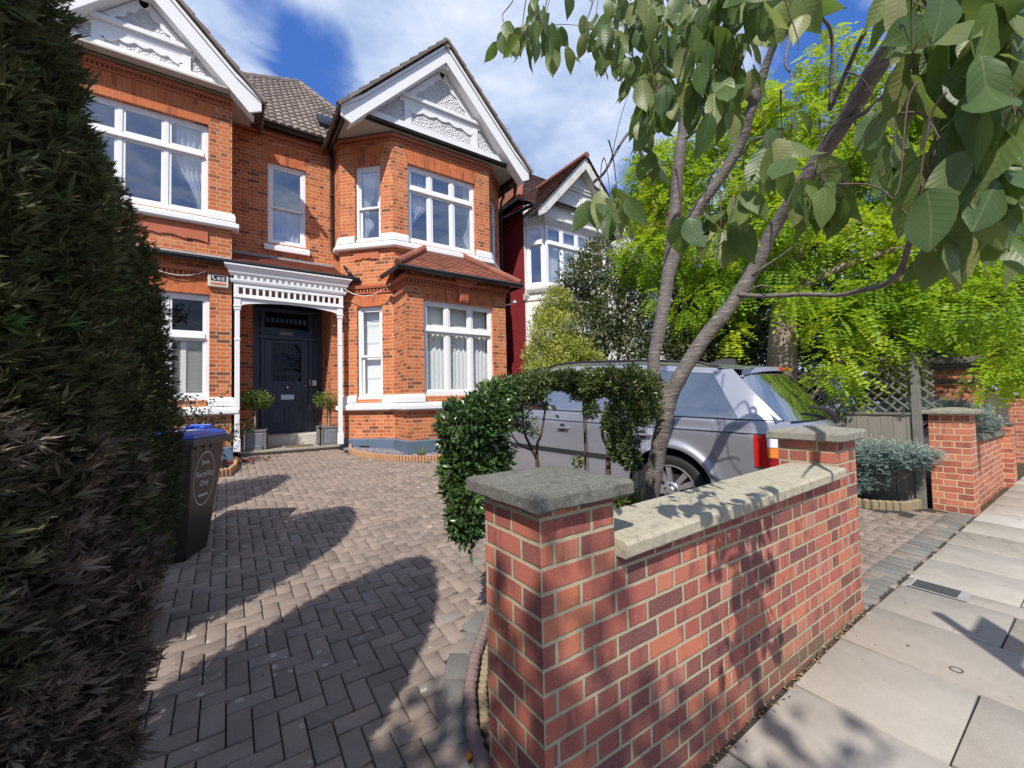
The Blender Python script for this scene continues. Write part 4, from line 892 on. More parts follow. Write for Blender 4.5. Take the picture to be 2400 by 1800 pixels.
lv_n = len(lv); Fc = [tuple(range(7, -1, -1)), tuple(range((lv_n-1)*8, lv_n*8))]+[(k*8+i, k*8+(i+1) % 8, (k+1)*8+(i+1) % 8, (k+1)*8+i) for k in range(lv_n-1) for i in range(8)]
o.add(V, Fc); o.build('body', M['binblack'], bn, bevel=.012)
o = MB(); V = bring(-.10, .60, -.09, .62, .955, .04)+bring(-.115, .61, -.105, .66, .985, .04)+bring(-.115, .61, -.105, .66, 1.02, .04); Fc = [tuple(range(7, -1, -1)), tuple(range(16, 24))]+[(k*8+i, k*8+(i+1) % 8, (k+1)*8+(i+1) % 8, (k+1)*8+i) for k in range(2) for i in range(8)]
o.add(V, Fc)
for b in (.08, .20, .32): o.add([BP(-.085, b-.05, .95), BP(-.085, b+.05, .95), BP(-.05, b, .86), BP(-.04, b-.05, .95), BP(-.04, b+.05, .95), BP(-.035, b, .87)], [(0, 1, 2), (5, 4, 3), (0, 2, 5, 3), (1, 4, 5, 2)])
o.build('rim', M['binrim'], bn, bevel=.006)
o = MB(); V = bring(-.11, .60, -.10, .56, 1.022, .05)+bring(-.10, .595, -.095, .55, 1.06, .05)+bring(-.04, .55, -.03, .50, 1.085, .05); o.add(V, [tuple(range(7, -1, -1)), tuple(range(16, 24))]+[(k*8+i, k*8+(i+1) % 8, (k+1)*8+(i+1) % 8, (k+1)*8+i) for k in range(2) for i in range(8)])
def bbox(mb, a0, a1, b0, b1, z0, z1): mb.obox(BP((a0+a1)/2, (b0+b1)/2, (z0+z1)/2), np.append(bl*(a1-a0)/2, 0), np.append(bd*(b1-b0)/2, 0), np.array([0, 0, (z1-z0)/2]))
bbox(o, .17, .60, -.105, -.06, 1.03, 1.10); bbox(o, .05, .09, .42, .56, 1.08, 1.11); bbox(o, .20, .24, .42, .56, 1.08, 1.11); bbox(o, .05, .24, .54, .58, 1.08, 1.125)
lid = o.build('lid', M['binblue'], bn, bevel=.01)
st_ = MB(); st_.add([BP(.0, .06, 1.0875), BP(.14, .06, 1.0875), BP(.14, .26, 1.0875), BP(.0, .26, 1.0875)], [(0, 1, 2, 3)]); M['sticker'] = simple('pale_sticker', C(.55, .53, .5), .5, .05, 9); st_.build('lid_sticker', M['sticker'], lid, recalc=False)
for s in (.06, .40): o = MB(); q = BP(.5, s, .1); o.lathe([(.1, -.025), (.1, .025), (.05, .03)], q, 18, (bd[0], bd[1], 0)); o.build('wheel', M['black'], bn)
M['print'] = simple('white_print', C(.62, .62, .62), .6, .03, 9)
def face_pt(b, z): t = z/.93; return BP(.0-.07*t-.0035, b, z)
up_ = face_pt(.24, .9)-face_pt(.24, .5)
for s, z, sz in (('Brent', .80, .058), ('Recycling', .70, .072), ('Only', .62, .072)):
    text('label_text', s, sz, M['print'], face_pt(.22, z), (bd[0], bd[1], 0), up_, bn, .0006)
o = MB()
for i in range(40):
    a0, a1 = 2*math.pi*i/40, 2*math.pi*(i+1)/40; pp = lambda r, a: face_pt(.22+r*.165*math.cos(a), .66+r*.235*math.sin(a)); o.quad(pp(.965, a0), pp(1.0, a0), pp(1.0, a1), pp(.965, a1))
o.build('label_ring', M['print'], bn, recalc=False); o = MB()
for i in range(5): o.quad(*[face_pt(.22+.03*(i-2)+dx, .515+dz) for dx, dz in ((-.011, -.01), (.011, -.01), (.011, .01), (-.011, .01))])
o.build('label_print', M['print'], bn, recalc=False)

# planters with clipped standards
M['planter'] = simple('grey_lead_effect_planter', C(.15, .145, .14), .6, .15, 14, bump=.2, bscale=60, dirt=.25); M['compost'] = simple('compost', C(.03, .022, .015), .95, .3, 40, bump=.8, bscale=60)
def planter(cx, cy, z, lbl, w=.21, h=.40):
    t = thing('planter', lbl, 'planter', (cx, cy, z), 'planters either side of the front door'); o = MB()
    for a, b in (((cx-w, cy-w), (cx+w, cy-w)), ((cx+w, cy-w), (cx+w, cy+w)), ((cx+w, cy+w), (cx-w, cy+w)), ((cx-w, cy+w), (cx-w, cy-w))):
        f = Fr(a, b); f.box(o, .0, f.L, -.03, .0, z+.04, z+h-.04); f.box(o, -.015, f.L+.015, -.02, .015, z, z+.05); f.box(o, -.02, f.L+.02, -.03, .02, z+h-.045, z+h)
        f.box(o, .02, .06, 0, .01, z+.05, z+h-.045); f.box(o, f.L-.06, f.L-.02, 0, .01, z+.05, z+h-.045)
    o.build('planter_box', M['planter'], t, bevel=.004); o = MB()
    for a, b in (((cx-w, cy-w), (cx+w, cy-w)), ((cx-w, cy+w), (cx-w, cy-w))):
        f = Fr(a, b); u0, u1, z0, z1 = .09, f.L-.09, z+.085, z+h-.085
        for q in ((u0-.02, u1+.02, z0-.02, z0), (u0-.02, u1+.02, z1, z1+.02)): f.box(o, q[0], q[1], 0, .008, q[2], q[3])
        for k in range(-6, 8):
            a0, b0 = u0+(u1-u0)*k/7, u0+(u1-u0)*(k+7)/7
            c0, c1 = max(u0, a0), min(u1, b0)
            if c1-c0 < .02: continue
            zz = lambda uu: z0+(z1-z0)*(uu-a0)/(b0-a0); P, Q = f.P(c0, .004, zz(c0)), f.P(c1, .004, zz(c1)); d = (Q-P)/2; n = np.cross(d/np.linalg.norm(d), f.en()); o.obox((P+Q)/2, d, n*.006, f.en()*.005)
    o.build('lattice', M['lead'], t); o = MB(); o.quad((cx-w+.02, cy-w+.02, z+h-.05), (cx+w-.02, cy-w+.02, z+h-.05), (cx+w-.02, cy+w-.02, z+h-.05), (cx-w+.02, cy+w-.02, z+h-.05)); o.build('compost', M['compost'], t, recalc=False)
ZST = .60
ls = MB(); ls.box(.22, 9.60, .40, 2.06, 10.30, ZST); ls.box(.18, 9.55, ZST-.045, 2.08, 10.3, ZST+.005); o = ls.build('doorstep_slab', M['slabstone'], house, bevel=.01)
PLS = [(.46, 9.86), (1.84, 9.84)]
planter(*PLS[0], ZST+.005, 'grey lattice planter standing left of the front door'); planter(*PLS[1], ZST+.005, 'grey lattice planter standing right of the front door')
dm = MB()
for i in range(4): dm.box(1.0+i*.13, 9.66, ZST+.006, 1.12+i*.13, 9.90, ZST+.03)
M['mat'] = simple('brown_coir_mat', C(.17, .11, .06), .95, .3, 60, bump=.8, bscale=150); tag(dm.build('doormat', M['mat']), 'brown ribbed doormat lying on the lower doorstep', 'doormat')
# burglar alarm box, entry phone, camera
M['cream'] = simple('cream_plastic', C(.6, .57, .46), .5, .05, 9); M['orange'] = simple('orange_strip', C(.55, .16, .06), .5, .05, 9)
ax0, ax1, az0, az1 = -.30, .02, 3.70, 3.93
al = thing('alarm_box', 'cream burglar alarm box with black name panel on the brick beside the porch', 'alarm box', (-.14, 9.45, 3.8))
o = MB(); o.box(ax0, 9.42, az0, ax1, 9.497, az1); o.build('casing', M['cream'], al, bevel=.012)
o = MB(); o.box(ax0+.05, 9.414, az0+.115, ax1-.04, 9.42, az1-.025); o.build('name_panel', M['black'], al); o = MB(); o.box(ax0+.05, 9.415, az0+.04, ax1-.04, 9.42, az0+.08); o.build('orange_strip', M['orange'], al)
o = MB(); u = ax0+.07
for g in ([(0, 0, .02, .075), (0, 0, .05, .02)], [(0, 0, .02, .06), (0, 0, .055, .014), (0, .024, .055, .037), (0, .047, .055, .06)], [(0, 0, .02, .06), (0, 0, .055, .014), (0, .024, .055, .037), (0, .047, .055, .06)]):
    for a, b, c, d in g: o.box(u+a, 9.41-a*.004, az0+.125+b, u+c, 9.414, az0+.125+d)
    u += .066
o.build('lettering', M['print'], al)
ep = thing('entry_phone', 'small steel entry phone and bell push beside the navy door', 'entry phone', (1.72, 10.85, 2.0)); o = MB(); o.box(1.66, 10.80, 1.90, 1.78, 10.875, 2.06); o.build('case', M['black'], ep, bevel=.004); o = MB(); o.box(1.67, 10.795, 1.915, 1.755, 10.80, 2.045); o.build('face_plate', M['chrome'], ep); o = MB(); o.box(1.595, 10.80, 1.92, 1.64, 10.84, 2.06); o.lathe([(.012, 0), (.012, .01)], (1.618, 10.80, 1.97), 10, (0, -1, 0)); o.build('bell_push', M['lead'], ep)
scm = thing('security_camera', 'white security camera on a bracket at the bay corner beside the red wall', 'security camera', (5.36, 8.15, 3.75)); o = MB(); o.tube([(5.33, 8.2, 3.70), (5.45, 8.12, 3.72), (5.52, 8.05, 3.74)], .014); o.build('bracket', M['white'], scm); o = MB(); o.obox((5.53, 7.98, 3.77), (.04, 0, 0), (0.02, .10, .01), (0, 0, .035)); o.build('camera_body', M['white'], scm, bevel=.01)
# hose and gravel bed
M['hose'] = simple('dark_red_hose', C(.12, .015, .016), .4, .1, 10)
hp = []
for i in range(70): t = i/69; hp.append((-.05+.62*t+.16*math.sin(t*15), 8.6+.9*t*.4+.12*math.cos(t*17), .47+.04*(8.6-8.6)+.03*abs(math.sin(t*9))+.05))
o = MB(); o.tube([(p[0]-.05, p[1], float(gz(p[0], p[1]))+.02+.06*abs(math.sin(i*.35))) for i, p in enumerate(hp)], .012, 7); tag(o.build('garden_hose', M['hose'], smooth=True), 'dark red garden hose coiled beside the doorstep', 'garden hose')
def edging(name, pts, lbl, mat, h=.11, w=.055):
    pts = [np.array(p, float) for p in pts]; L = [0]
    for a, b in zip(pts[:-1], pts[1:]): L.append(L[-1]+np.linalg.norm(b-a))
    o = MB(); s = 0
    while s < L[-1]:
        x = np.interp(s, L, [p[0] for p in pts]); y = np.interp(s, L, [p[1] for p in pts]); z = float(gz(x, y)); o.lathe([(w/2*1.08, -.05), (w/2*1.08, h-.012), (w/2*.7, h)], (x, y, z), 8); s += w*1.06
    return tag(o.build(name, mat), lbl, 'garden edging')
M['edge_clay'] = simple('sandy_clay_edging', C(.42, .23, .12), .8, .2, 14, bump=.3, bscale=50, dirt=.3)
edging('clay_edging', [(2.2, 9.45), (2.10, 9.0), (2.12, 8.6), (2.3, 8.05), (2.6, 7.62), (3.0, 7.36), (3.5, 7.22), (5.9, 7.15)], 'curved sandy brick edging round the gravel bed below the bay', M['edge_clay'])
edging('clay_edging', [(-.62, 7.9), (-.2, 7.82), (.04, 7.95), (.12, 8.3), (.14, 9.0)], 'curved brick edging round the planting bed left of the doorstep', M['edge_clay'])
edging('log_edging', [(6.15, 2.9), (6.2, 2.2), (6.35, 1.75), (6.6, 1.52), (6.95, 1.45)], 'log roll edging below the blue juniper', M['log'], .09, .07)
gr = []
rng = np.random.default_rng(8)
V, Fc, R = [], [], []
while len(gr) < 3800:
    x, y = rng.uniform(2.05, 6.1), rng.uniform(7.2, 9.5)
    if y < bed_front(x)+.05 or (x > 2.92 and y > 7.93) or (x+y > 11.65): continue
    gr.append((x, y)); s = rng.uniform(.014, .028); z = float(gz(x, y))+.02+rng.uniform(0, .02); o = len(V); a = rng.uniform(0, 6.28)
    for dx, dy, dz in ((1, 0, 0), (0, .8, .1), (-1, 0, 0), (0, -.8, -.1), (0, 0, .7)): V.append((x+s*(dx*math.cos(a)-dy*math.sin(a)), y+s*(dx*math.sin(a)+dy*math.cos(a)), z+s*dz))
    Fc += [(o, o+1, o+4), (o+1, o+2, o+4), (o+2, o+3, o+4), (o+3, o, o+4)]; R += [rng.random()]*4
m, N = newmat('slate_gravel'); finish(N, principled(N, N.ramp(N.rnd(), [(0, C(.1, .11, .14)), (.6, C(.2, .2, .23)), (1, C(.36, .3, .28))]), .8)); M['gravel'] = m
tag(fastmesh('gravel', V, Fc, M['gravel'], None, R), 'blue-grey slate gravel in the bed under the bay window', 'gravel', None, 'stuff')
# ------------------------------------------------------------------ the grey estate car on the drive, nose to the house
def carpaint(name, c, flake=.4):
    m, N = newmat(name); g = N.geo(); f = N.noise(g, 900, 2); b = N.mix(N.maprange(f, .4, .7, 0, .4), c, C(*[min(1, v*1.5) for v in c[:3]]))
    d = N.maprange(N.noise(g, 3, 5, .6), .5, .8, 0, .12); b = N.mix(d, b, C(.25, .23, .2))
    finish(N, principled(N, b, .36, N.bump(N.noise(g, 300, 2), .015, .002), metal=.62, spec=.5, coat=1.0, **{'Coat Roughness': .04})); return m
M['paint'] = carpaint('grey_metallic_paint', C(.36, .37, .41)); M['rubber'] = simple('tyre_rubber', C(.016, .016, .017), .75, .2, 20, bump=.2, bscale=90); M['trim'] = simple('dark_plastic_trim', C(.02, .02, .022), .5, .15, 12)
M['alloy'] = simple('silver_alloy', C(.62, .62, .63), .3, .05, 14, metal=.85)
m, N = newmat('tinted_car_glass'); gl = N.n('ShaderNodeBsdfGlossy', {'Color': C(.9, .94, 1), 'Roughness': .01}).outputs[0]; df = N.n('ShaderNodeBsdfDiffuse', {'Color': C(.012, .016, .018)}).outputs[0]
lw = N.n('ShaderNodeLayerWeight', {'Blend': .4}); finish(N, N.n('ShaderNodeMixShader', {0: N.m('ADD', .30, N.m('MULTIPLY', lw.outputs['Facing'], .5)), 1: df, 2: gl}).outputs[0]); M['carglass'] = m
def lens(name, c): return simple(name, c, .12, .05, 40, coat=1.0)
M['lens_red'] = lens('red_lens', C(.55, .012, .012)); M['lens_dark'] = lens('deep_red_lens', C(.25, .006, .012)); M['lens_amber'] = lens('amber_lens', C(.75, .22, .03)); M['lens_clear'] = lens('clear_lens', C(.7, .72, .75))
def build_car(name, lbl, loc, XL, Wd, Y0, gslope, g0, paint, simplecar=False):
    car = thing(name, lbl, 'car', loc)
    XC = XL+Wd/2
    zg = lambda y: g0+gslope*(y-(Y0+1.05))
    belt = lambda y: zg(y)+1.12-.012*max(0, (Y0+.9)-y)*0
    redge = lambda y: zg(y)+float(np.interp(y-Y0, [.18, .45, .75, 1.45, 2.4, 2.95, 3.3], [1.56, 1.59, 1.615, 1.665, 1.68, 1.64, 1.56]))
    wy = (Y0+1.05, Y0+3.80); R = .37
    def xin(y): a = max(0, (Y0+.34-y)/.34); b = max(0, (y-(Y0+4.1))/.65); return .16*a**2.2+.30*b**2
    def xs(y, z):
        h = z-zg(y)
        dx = np.interp(h, [.2, .45, .70, .95, 1.0, 1.03, 1.115, 1.13], [.05, .012, .0, -.006, -.004, .006, .012, .03])
        for w in wy:
            d = math.hypot(y-w, z-zg(w)-R); 
            if h < 1.0: dx -= .035*math.exp(-((d-.46)/.05)**2)
        if h > 1.13: dx = .03+(h-1.13)*.40
        return XL+dx+xin(y)
    def P(y, z, s): x = xs(y, z); return (x, y, z) if s > 0 else (2*XC-x, y, z)
    def strip(ys, zlo, zhi, n, s):
        V = [P(y, zlo(y)+(zhi(y)-zlo(y))*j/n, s) for y in ys for j in range(n+1)]
        return V, [(i*(n+1)+j, (i+1)*(n+1)+j, (i+1)*(n+1)+j+1, i*(n+1)+j+1) for i in range(len(ys)-1) for j in range(n)]
    def bottom(y):
        b = zg(y)+.27+(.16 if y < Y0+.5 else 0)+(.1 if y > Y0+4.3 else 0)
        for w in wy:
            if abs(y-w) < .445: b = max(b, zg(w)+R+math.sqrt(.445**2-(y-w)**2)*.99)
        return b
    ys = sorted(set(list(np.arange(Y0+.02, Y0+4.71, .045))+[w+d for w in wy for d in np.linspace(-.444, .444, 25)]))
    body = MB()
    for s in (1, -1):
        V, Fc = strip(ys, bottom, lambda y: belt(y), 22, s); body.add(V, Fc, .5)
        # body-coloured rear pillar and the frame round the doors
        t0 = lambda z: Y0+.38+(z-belt(Y0))*.60; t1 = lambda z: Y0+.06+(z-belt(Y0))*.86
        n = 10; V = []
        for j in range(n+1):
            z = belt(Y0)+(redge(Y0+.5)-belt(Y0))*j/n
            for k in range(7): V.append(P(t1(z)+(t0(z)-t1(z))*k/6, z, s))
        body.add(V, [(j*7+k, j*7+k+1, (j+1)*7+k+1, (j+1)*7+k) for j in range(n) for k in range(6)], .5)
        V, Fc = strip(list(np.arange(Y0+.62, Y0+3.2, .08)), lambda y: redge(y)-.055, redge, 2, s); body.add(V, Fc, .5)
    # roof, tailgate below the glass, bumper, bonnet
    ry = list(np.arange(Y0+.34, Y0+3.1, .1)); nx_ = 12; V = []
    for y in ry:
        xl = xs(y, redge(y)); 
        for k in range(nx_+1): t = k/nx_; V.append((xl+(2*XC-2*xl)*t, y, redge(y)+.075*(1-(2*t-1)**4)*min(1, .55+.5*abs(y-Y0-.2))))
    body.add(V, [(i*(nx_+1)+k, i*(nx_+1)+k+1, (i+1)*(nx_+1)+k+1, (i+1)*(nx_+1)+k) for i in range(len(ry)-1) for k in range(nx_)], .5)
    prof = [(Y0+.06, 1.12), (Y0+.0, 1.06), (Y0+.0, .80), (Y0-.10, .76), (Y0-.14, .66), (Y0-.12, .45), (Y0-.02, .33)]
    V = []
    for y, h in prof:
        z = zg(y)+h; xl = xs(max(y, Y0+.02), z)+(.02 if y < Y0 else 0)
        for k in range(nx_+1): t = k/nx_; V.append((xl+(2*XC-2*xl)*t, y-.17+.24*(2*t-1)**2, z))
    body.add(V, [(i*(nx_+1)+k, i*(nx_+1)+k+1, (i+1)*(nx_+1)+k+1, (i+1)*(nx_+1)+k) for i in range(len(prof)-1) for k in range(nx_)], .5)
    prof = [(Y0+3.75, 1.13), (Y0+4.3, 1.06), (Y0+4.62, .98), (Y0+4.70, .86), (Y0+4.74, .60), (Y0+4.66, .32)]; V = []
    for y, h in prof:
        z = zg(y)+h; xl = xs(min(y, Y0+4.7), z)
        for k in range(nx_+1): t = k/nx_; V.append((xl+(2*XC-2*xl)*t, y-.10*abs(2*t-1)**4, z+.02*(1-(2*t-1)**2)))
    body.add(V, [(i*(nx_+1)+k, i*(nx_+1)+k+1, (i+1)*(nx_+1)+k+1, (i+1)*(nx_+1)+k) for i in range(len(prof)-1) for k in range(nx_)], .5)
    o = body.build('body', paint, car, smooth=True)
    # spoiler
    sp = MB(); xl = xs(Y0+.4, redge(Y0+.4))+.03; V = []
    for k in range(nx_+1):
        t = k/nx_; x = xl+(2*XC-2*xl)*t; c = .05*(1-(2*t-1)**4)
        V += [(x, Y0+.40, redge(Y0+.4)+.01+c), (x, Y0+.20+.22*(2*t-1)**2, redge(Y0+.2)+.012+c), (x, Y0+.19+.22*(2*t-1)**2, redge(Y0+.2)-.03+c), (x, Y0+.40, redge(Y0+.3)-.05+c)]
    sp.add(V, [(k*4+a, (k+1)*4+a, (k+1)*4+(a+1) % 4, k*4+(a+1) % 4) for k in range(nx_) for a in range(4)]+[(0, 1, 2, 3), tuple(nx_*4+a for a in (3, 2, 1, 0))]); sp.build('spoiler', paint, car, smooth=False, bevel=.008)
    bl_ = MB(); bl_.box(XC-.20, Y0+.19, redge(Y0+.2)+.03, XC+.20, Y0+.22, redge(Y0+.2)+.06); bl_.build('brake_lamp', M['lens_red'], car)
    # glass: sides, tailgate, windscreen
    for s in (1, -1):
        gm = MB(); zt = lambda y: redge(y)-.055; n = 8; yy = []
        tr = lambda z: Y0+.385+(z-belt(Y0))*.60
        V = []; cols_ = 40
        for j in range(n+1):
            for k in range(cols_+1):
                t = k/cols_; zb_ = belt(Y0+2)+0*t; 
                y_top, y_bot = (Y0+.385+.42*.60)+(Y0+3.08-(Y0+.385+.42*.60))*t, (Y0+.385)+(Y0+3.72-(Y0+.385))*t
                f = j/n; y = y_bot+(y_top-y_bot)*f; z = belt(y)+(zt(y_top)-belt(y_bot))*f; x, yv, zv = P(y, z, s); V.append((x+s*.006, yv, zv))
        gm.add(V, [(j*(cols_+1)+k, j*(cols_+1)+k+1, (j+1)*(cols_+1)+k+1, (j+1)*(cols_+1)+k) for j in range(n) for k in range(cols_)]); gm.build('side_window', M['carglass'], car, smooth=True)
    gm = MB(); V = []
    for j in range(9):
        t = j/8; y = Y0+.035+(.34)*t; z = belt(Y0)+(redge(Y0+.3)-.02-belt(Y0))*t; xl = xs(Y0+.2, z)+.02-.02*t
        for k in range(nx_+1): u = k/nx_; V.append((xl+(2*XC-2*xl)*u, y-.17+.24*(2*u-1)**2, z))
    gm.add(V, [(j*(nx_+1)+k, j*(nx_+1)+k+1, (j+1)*(nx_+1)+k+1, (j+1)*(nx_+1)+k) for j in range(8) for k in range(nx_)]); gm.build('rear_window', M['carglass'], car, smooth=True)
    gm = MB(); V = []
    for j in range(7):
        t = j/6; y = Y0+3.80-.72*t; z = zg(y)+1.12+(.54)*t; xl = xs(Y0+2.5, belt(Y0+2.5)+.02+.48*t)+.02
        for k in range(nx_+1): u = k/nx_; V.append((xl+(2*XC-2*xl)*u, y-.10*(2*u-1)**2, z))
    gm.add(V, [(j*(nx_+1)+k, j*(nx_+1)+k+1, (j+1)*(nx_+1)+k+1, (j+1)*(nx_+1)+k) for j in range(6) for k in range(nx_)]); gm.build('windscreen', M['carglass'], car, smooth=True)
    # trim, plus the crease groove and door gaps shaded in as thin dark tubes
    for s in (1, -1):
        o = MB(); sx = -.004*s
        def along_(yz, r=.004): o.tube([(P(y, z, s)[0]+sx, y, z) for y, z in yz], r, 5)
        along_([(y, belt(y)-.115) for y in np.arange(Y0+.1, Y0+4.5, .12)], .0045); along_([(y, belt(y)+.004) for y in np.arange(Y0+.06, Y0+3.7, .12)], .007)
        q = Y0+.98; along_([(q, belt(q)), (q+.02, belt(q)-.16), (q+.06, belt(q)-.28), (q+.16, belt(q)-.42)]); along_([(Y0+2.02, belt(Y0+2.02)-d) for d in np.linspace(0, .78, 8)]); along_([(Y0+3.35, belt(Y0+3.35)-d) for d in np.linspace(0, .78, 8)])
        for y0_, y1_ in ((Y0+1.56, Y0+3.28),):
            yy = np.linspace(y0_, y1_, 24); V = [P(y, zg(y)+h, s) for y in yy for h in (.60, .655)]; V = [(v[0]-s*.008, v[1], v[2]) for v in V]; o.add(V, [(i*2, i*2+2, i*2+3, i*2+1) for i in range(23)])
        for d in (2.05, 1.0): along_([(Y0+d+.0, belt(Y0+d)), (Y0+d-.01, redge(Y0+d)-.06)], .012) if d > 1.5 else None
        o.build('trim_and_shade_lines', M['trim'], car)
        o = MB(); o.tube([(xs(y, redge(y))*1.0+.03 if s > 0 else 2*XC-xs(y, redge(y))-.03, y, redge(y)+.055-(.04 if i in (0, 11) else 0)) for i, y in enumerate(np.linspace(Y0+.62, Y0+2.85, 12))], .014, 8); o.build('roof_rail', M['trim'], car, smooth=True)
        for q in (Y0+1.30, Y0+2.36):
            o = MB(); z = belt(q)-.20; x = P(q, z, s)[0]; o.obox((x-s*.028, q, z), (.010, 0, 0), (0, .085, 0), (0, 0, .013)); o.obox((x-s*.012, q-.075, z), (.016, 0, 0), (0, .012, 0), (0, 0, .012)); o.obox((x-s*.012, q+.075, z), (.016, 0, 0), (0, .012, 0), (0, 0, .012)); h_ = o.build('door_handle', M['alloy'], car, bevel=.005)
            o = MB(); o.lathe([(.05, -.002), (.046, .004)], (x, q+.02, z), 16, (-s, 0, 0)); o.build('handle_recess', M['trim'], h_)
        # lamps
        yl = np.linspace(Y0+.27, Y0+.18, 6)
        for mat_, h0, h1, e, nm in ((M['lens_red'], .72, 1.0, .004, 'tail_lamp'),):
            o = MB(); V = [(P(y, zg(y)+h, s)[0]-s*.010, y-.004, zg(y)+h) for y in yl for h in np.linspace(h0, h1, 4)]; o.add(V, [(i*4+j, (i+1)*4+j, (i+1)*4+j+1, i*4+j+1) for i in range(5) for j in range(3)])
            tl = o.build(nm, mat_, car, recalc=False)
        for mat_, h0, h1, nm in ((M['lens_clear'], .895, .995, 'reversing_lens'), (M['lens_amber'], .805, .89, 'indicator_lens'), (M['lens_dark'], .72, .80, 'fog_lens')):
            o = MB(); yk = [Y0+.172, Y0+.10, Y0+.02]; V = [(P(y, zg(y)+h, s)[0]-s*.012, y, zg(y)+h) for y in yk for h in (h0, h1)]; xk = P(Y0+.02, zg(Y0)+.9, s)[0]; V += [(xk+s*.10, Y0-.035, zg(Y0)+h) for h in (h0, h1)]+[(xk+s*.24, Y0-.10, zg(Y0)+h) for h in (h0, h1)]; o.add(V, [(i*2, i*2+2, i*2+3, i*2+1) for i in range(4)]); o.build(nm, mat_, tl, recalc=False)
        o = MB(); z = zg(Y0+4.6)+.80; o.obox((XC-s*(Wd/2-.28), Y0+4.66, z), (.16, .03, 0), (0, .03, 0), (0, 0, .07)); o.build('headlight', M['lens_clear'], car, bevel=.01)
    o = MB(); o.add([(XC-.05, Y0+.98, redge(Y0+.9)+.07), (XC+.05, Y0+.98, redge(Y0+.9)+.07), (XC+.045, Y0+.66, redge(Y0+.7)+.06), (XC-.045, Y0+.66, redge(Y0+.7)+.06), (XC-.02, Y0+.80, redge(Y0+.8)+.125), (XC+.02, Y0+.80, redge(Y0+.8)+.125), (XC+.02, Y0+.68, redge(Y0+.7)+.125), (XC-.02, Y0+.68, redge(Y0+.7)+.125)], [(0, 1, 5, 4), (1, 2, 6, 5), (2, 3, 7, 6), (3, 0, 4, 7), (4, 5, 6, 7)]); o.build('aerial_fin', M['trim'], car)
    o = MB(); o.tube([(XC+.02, Y0-.17, belt(Y0)+.03), (XC-.18, Y0-.13, belt(Y0)+.09), (XC-.42, Y0-.06, belt(Y0)+.12)], [.03, .02, .012], 8); o.build('rear_wiper', M['trim'], car)
    o = MB(); o.box(XC-.26, Y0-.19, zg(Y0)+.83, XC+.26, Y0-.165, zg(Y0)+.94); o.build('number_plate', M['lens_amber'], car)
    # wheels
    for w in wy:
        for s in (1, -1):
            zc = zg(w)+R; xo = XL+.025 if s > 0 else 2*XC-XL-.025; ax = (-s, 0, 0)
            o = MB(); o.lathe([(.25, -.20), (.34, -.20), (.365, -.17), (R, -.12), (R, -.05), (.36, -.012), (.335, .0), (.262, -.004), (.25, -.02)], (xo, w, zc), 40, ax, cap=False); wh = o.build('wheel', M['rubber'], car, smooth=True)
            o = MB(); o.lathe([(.262, -.012), (.258, .002), (.246, .0), (.240, -.04), (.236, -.15)], (xo, w, zc), 40, ax, cap=False)
            for k in range(10):
                a = math.pi*2*(k+.5)/10+(.09 if k % 2 else -.09); d = np.array([0, math.cos(a), math.sin(a)]); t = np.array([0, -math.sin(a), math.cos(a)]); c = np.array([xo, w, zc]); n_ = np.array([-s, 0, 0.])
                p0, p1 = c+d*.055+n_*-.014, c+d*.246+n_*-.012
                V = [p0+t*.021, p0-t*.021, p1-t*.029, p1+t*.029]; V += [v-n_*.035 for v in V]; o.add(V, [(0, 1, 2, 3), (7, 6, 5, 4), (0, 4, 5, 1), (1, 5, 6, 2), (2, 6, 7, 3), (3, 7, 4, 0)])
            o.lathe([(.085, -.05), (.085, -.012), (.07, -.006), (.04, .0), (.036, .006), (.0, .008)], (xo, w, zc), 24, ax); o.build('rim', M['alloy'], wh, smooth=False, bevel=.003)
            o = MB()
            for k in range(5): a = math.pi*2*k/5+.3; o.lathe([(.012, -.01), (.012, .004)], (xo, w+.06*math.cos(a), zc+.06*math.sin(a)), 8, ax)
            o.lathe([(.236, -.16), (.10, -.16)], (xo, w, zc), 24, ax); o.build('brake_disc', M['trim'], wh)
            o = MB(); V = []; 
            for k in range(25): a = math.pi*k/24; V += [(xo+s*.05, w+.44*math.cos(a), zc+.44*math.sin(a)), (xo+s*.35, w+.44*math.cos(a), zc+.44*math.sin(a))]
            o.add(V, [(k*2, k*2+2, k*2+3, k*2+1) for k in range(24)]); o.build('arch_liner', M['trim'], car, recalc=False)
    o = MB(); o.box(XL+.08, Y0+.05, zg(Y0)+.30, 2*XC-XL-.08, Y0+4.55, zg(Y0+2)+.5); o.build('underbody', M['trim'], car)
    for s in (1, -1):
        o = MB(); q = Y0+3.35; x = P(q, belt(q), s)[0]; o.obox((x-s*.13, q, belt(q)+.10), (.10, .02, 0), (0, .05, 0), (0, 0, .07)); o.obox((x-s*.03, q, belt(q)+.04), (.04, 0, 0), (0, .03, 0), (0, 0, .02)); o.build('wing_mirror', paint, car, bevel=.02)
    return car
mycar = build_car('parked_car', 'grey metallic four-wheel-drive car parked nose to the house behind the wall', (4.68, 3.9, .2), 3.70, 1.94, 1.60, .036, .172, M['paint'])
M['paint_pale'] = carpaint('pale_blue_paint', C(.42, .47, .52))
build_car('parked_car', 'pale car half seen through the trellis on the next drive', (9.2, 5.0, .3), 8.15, 1.8, 2.4, .050, .2, M['paint_pale'])
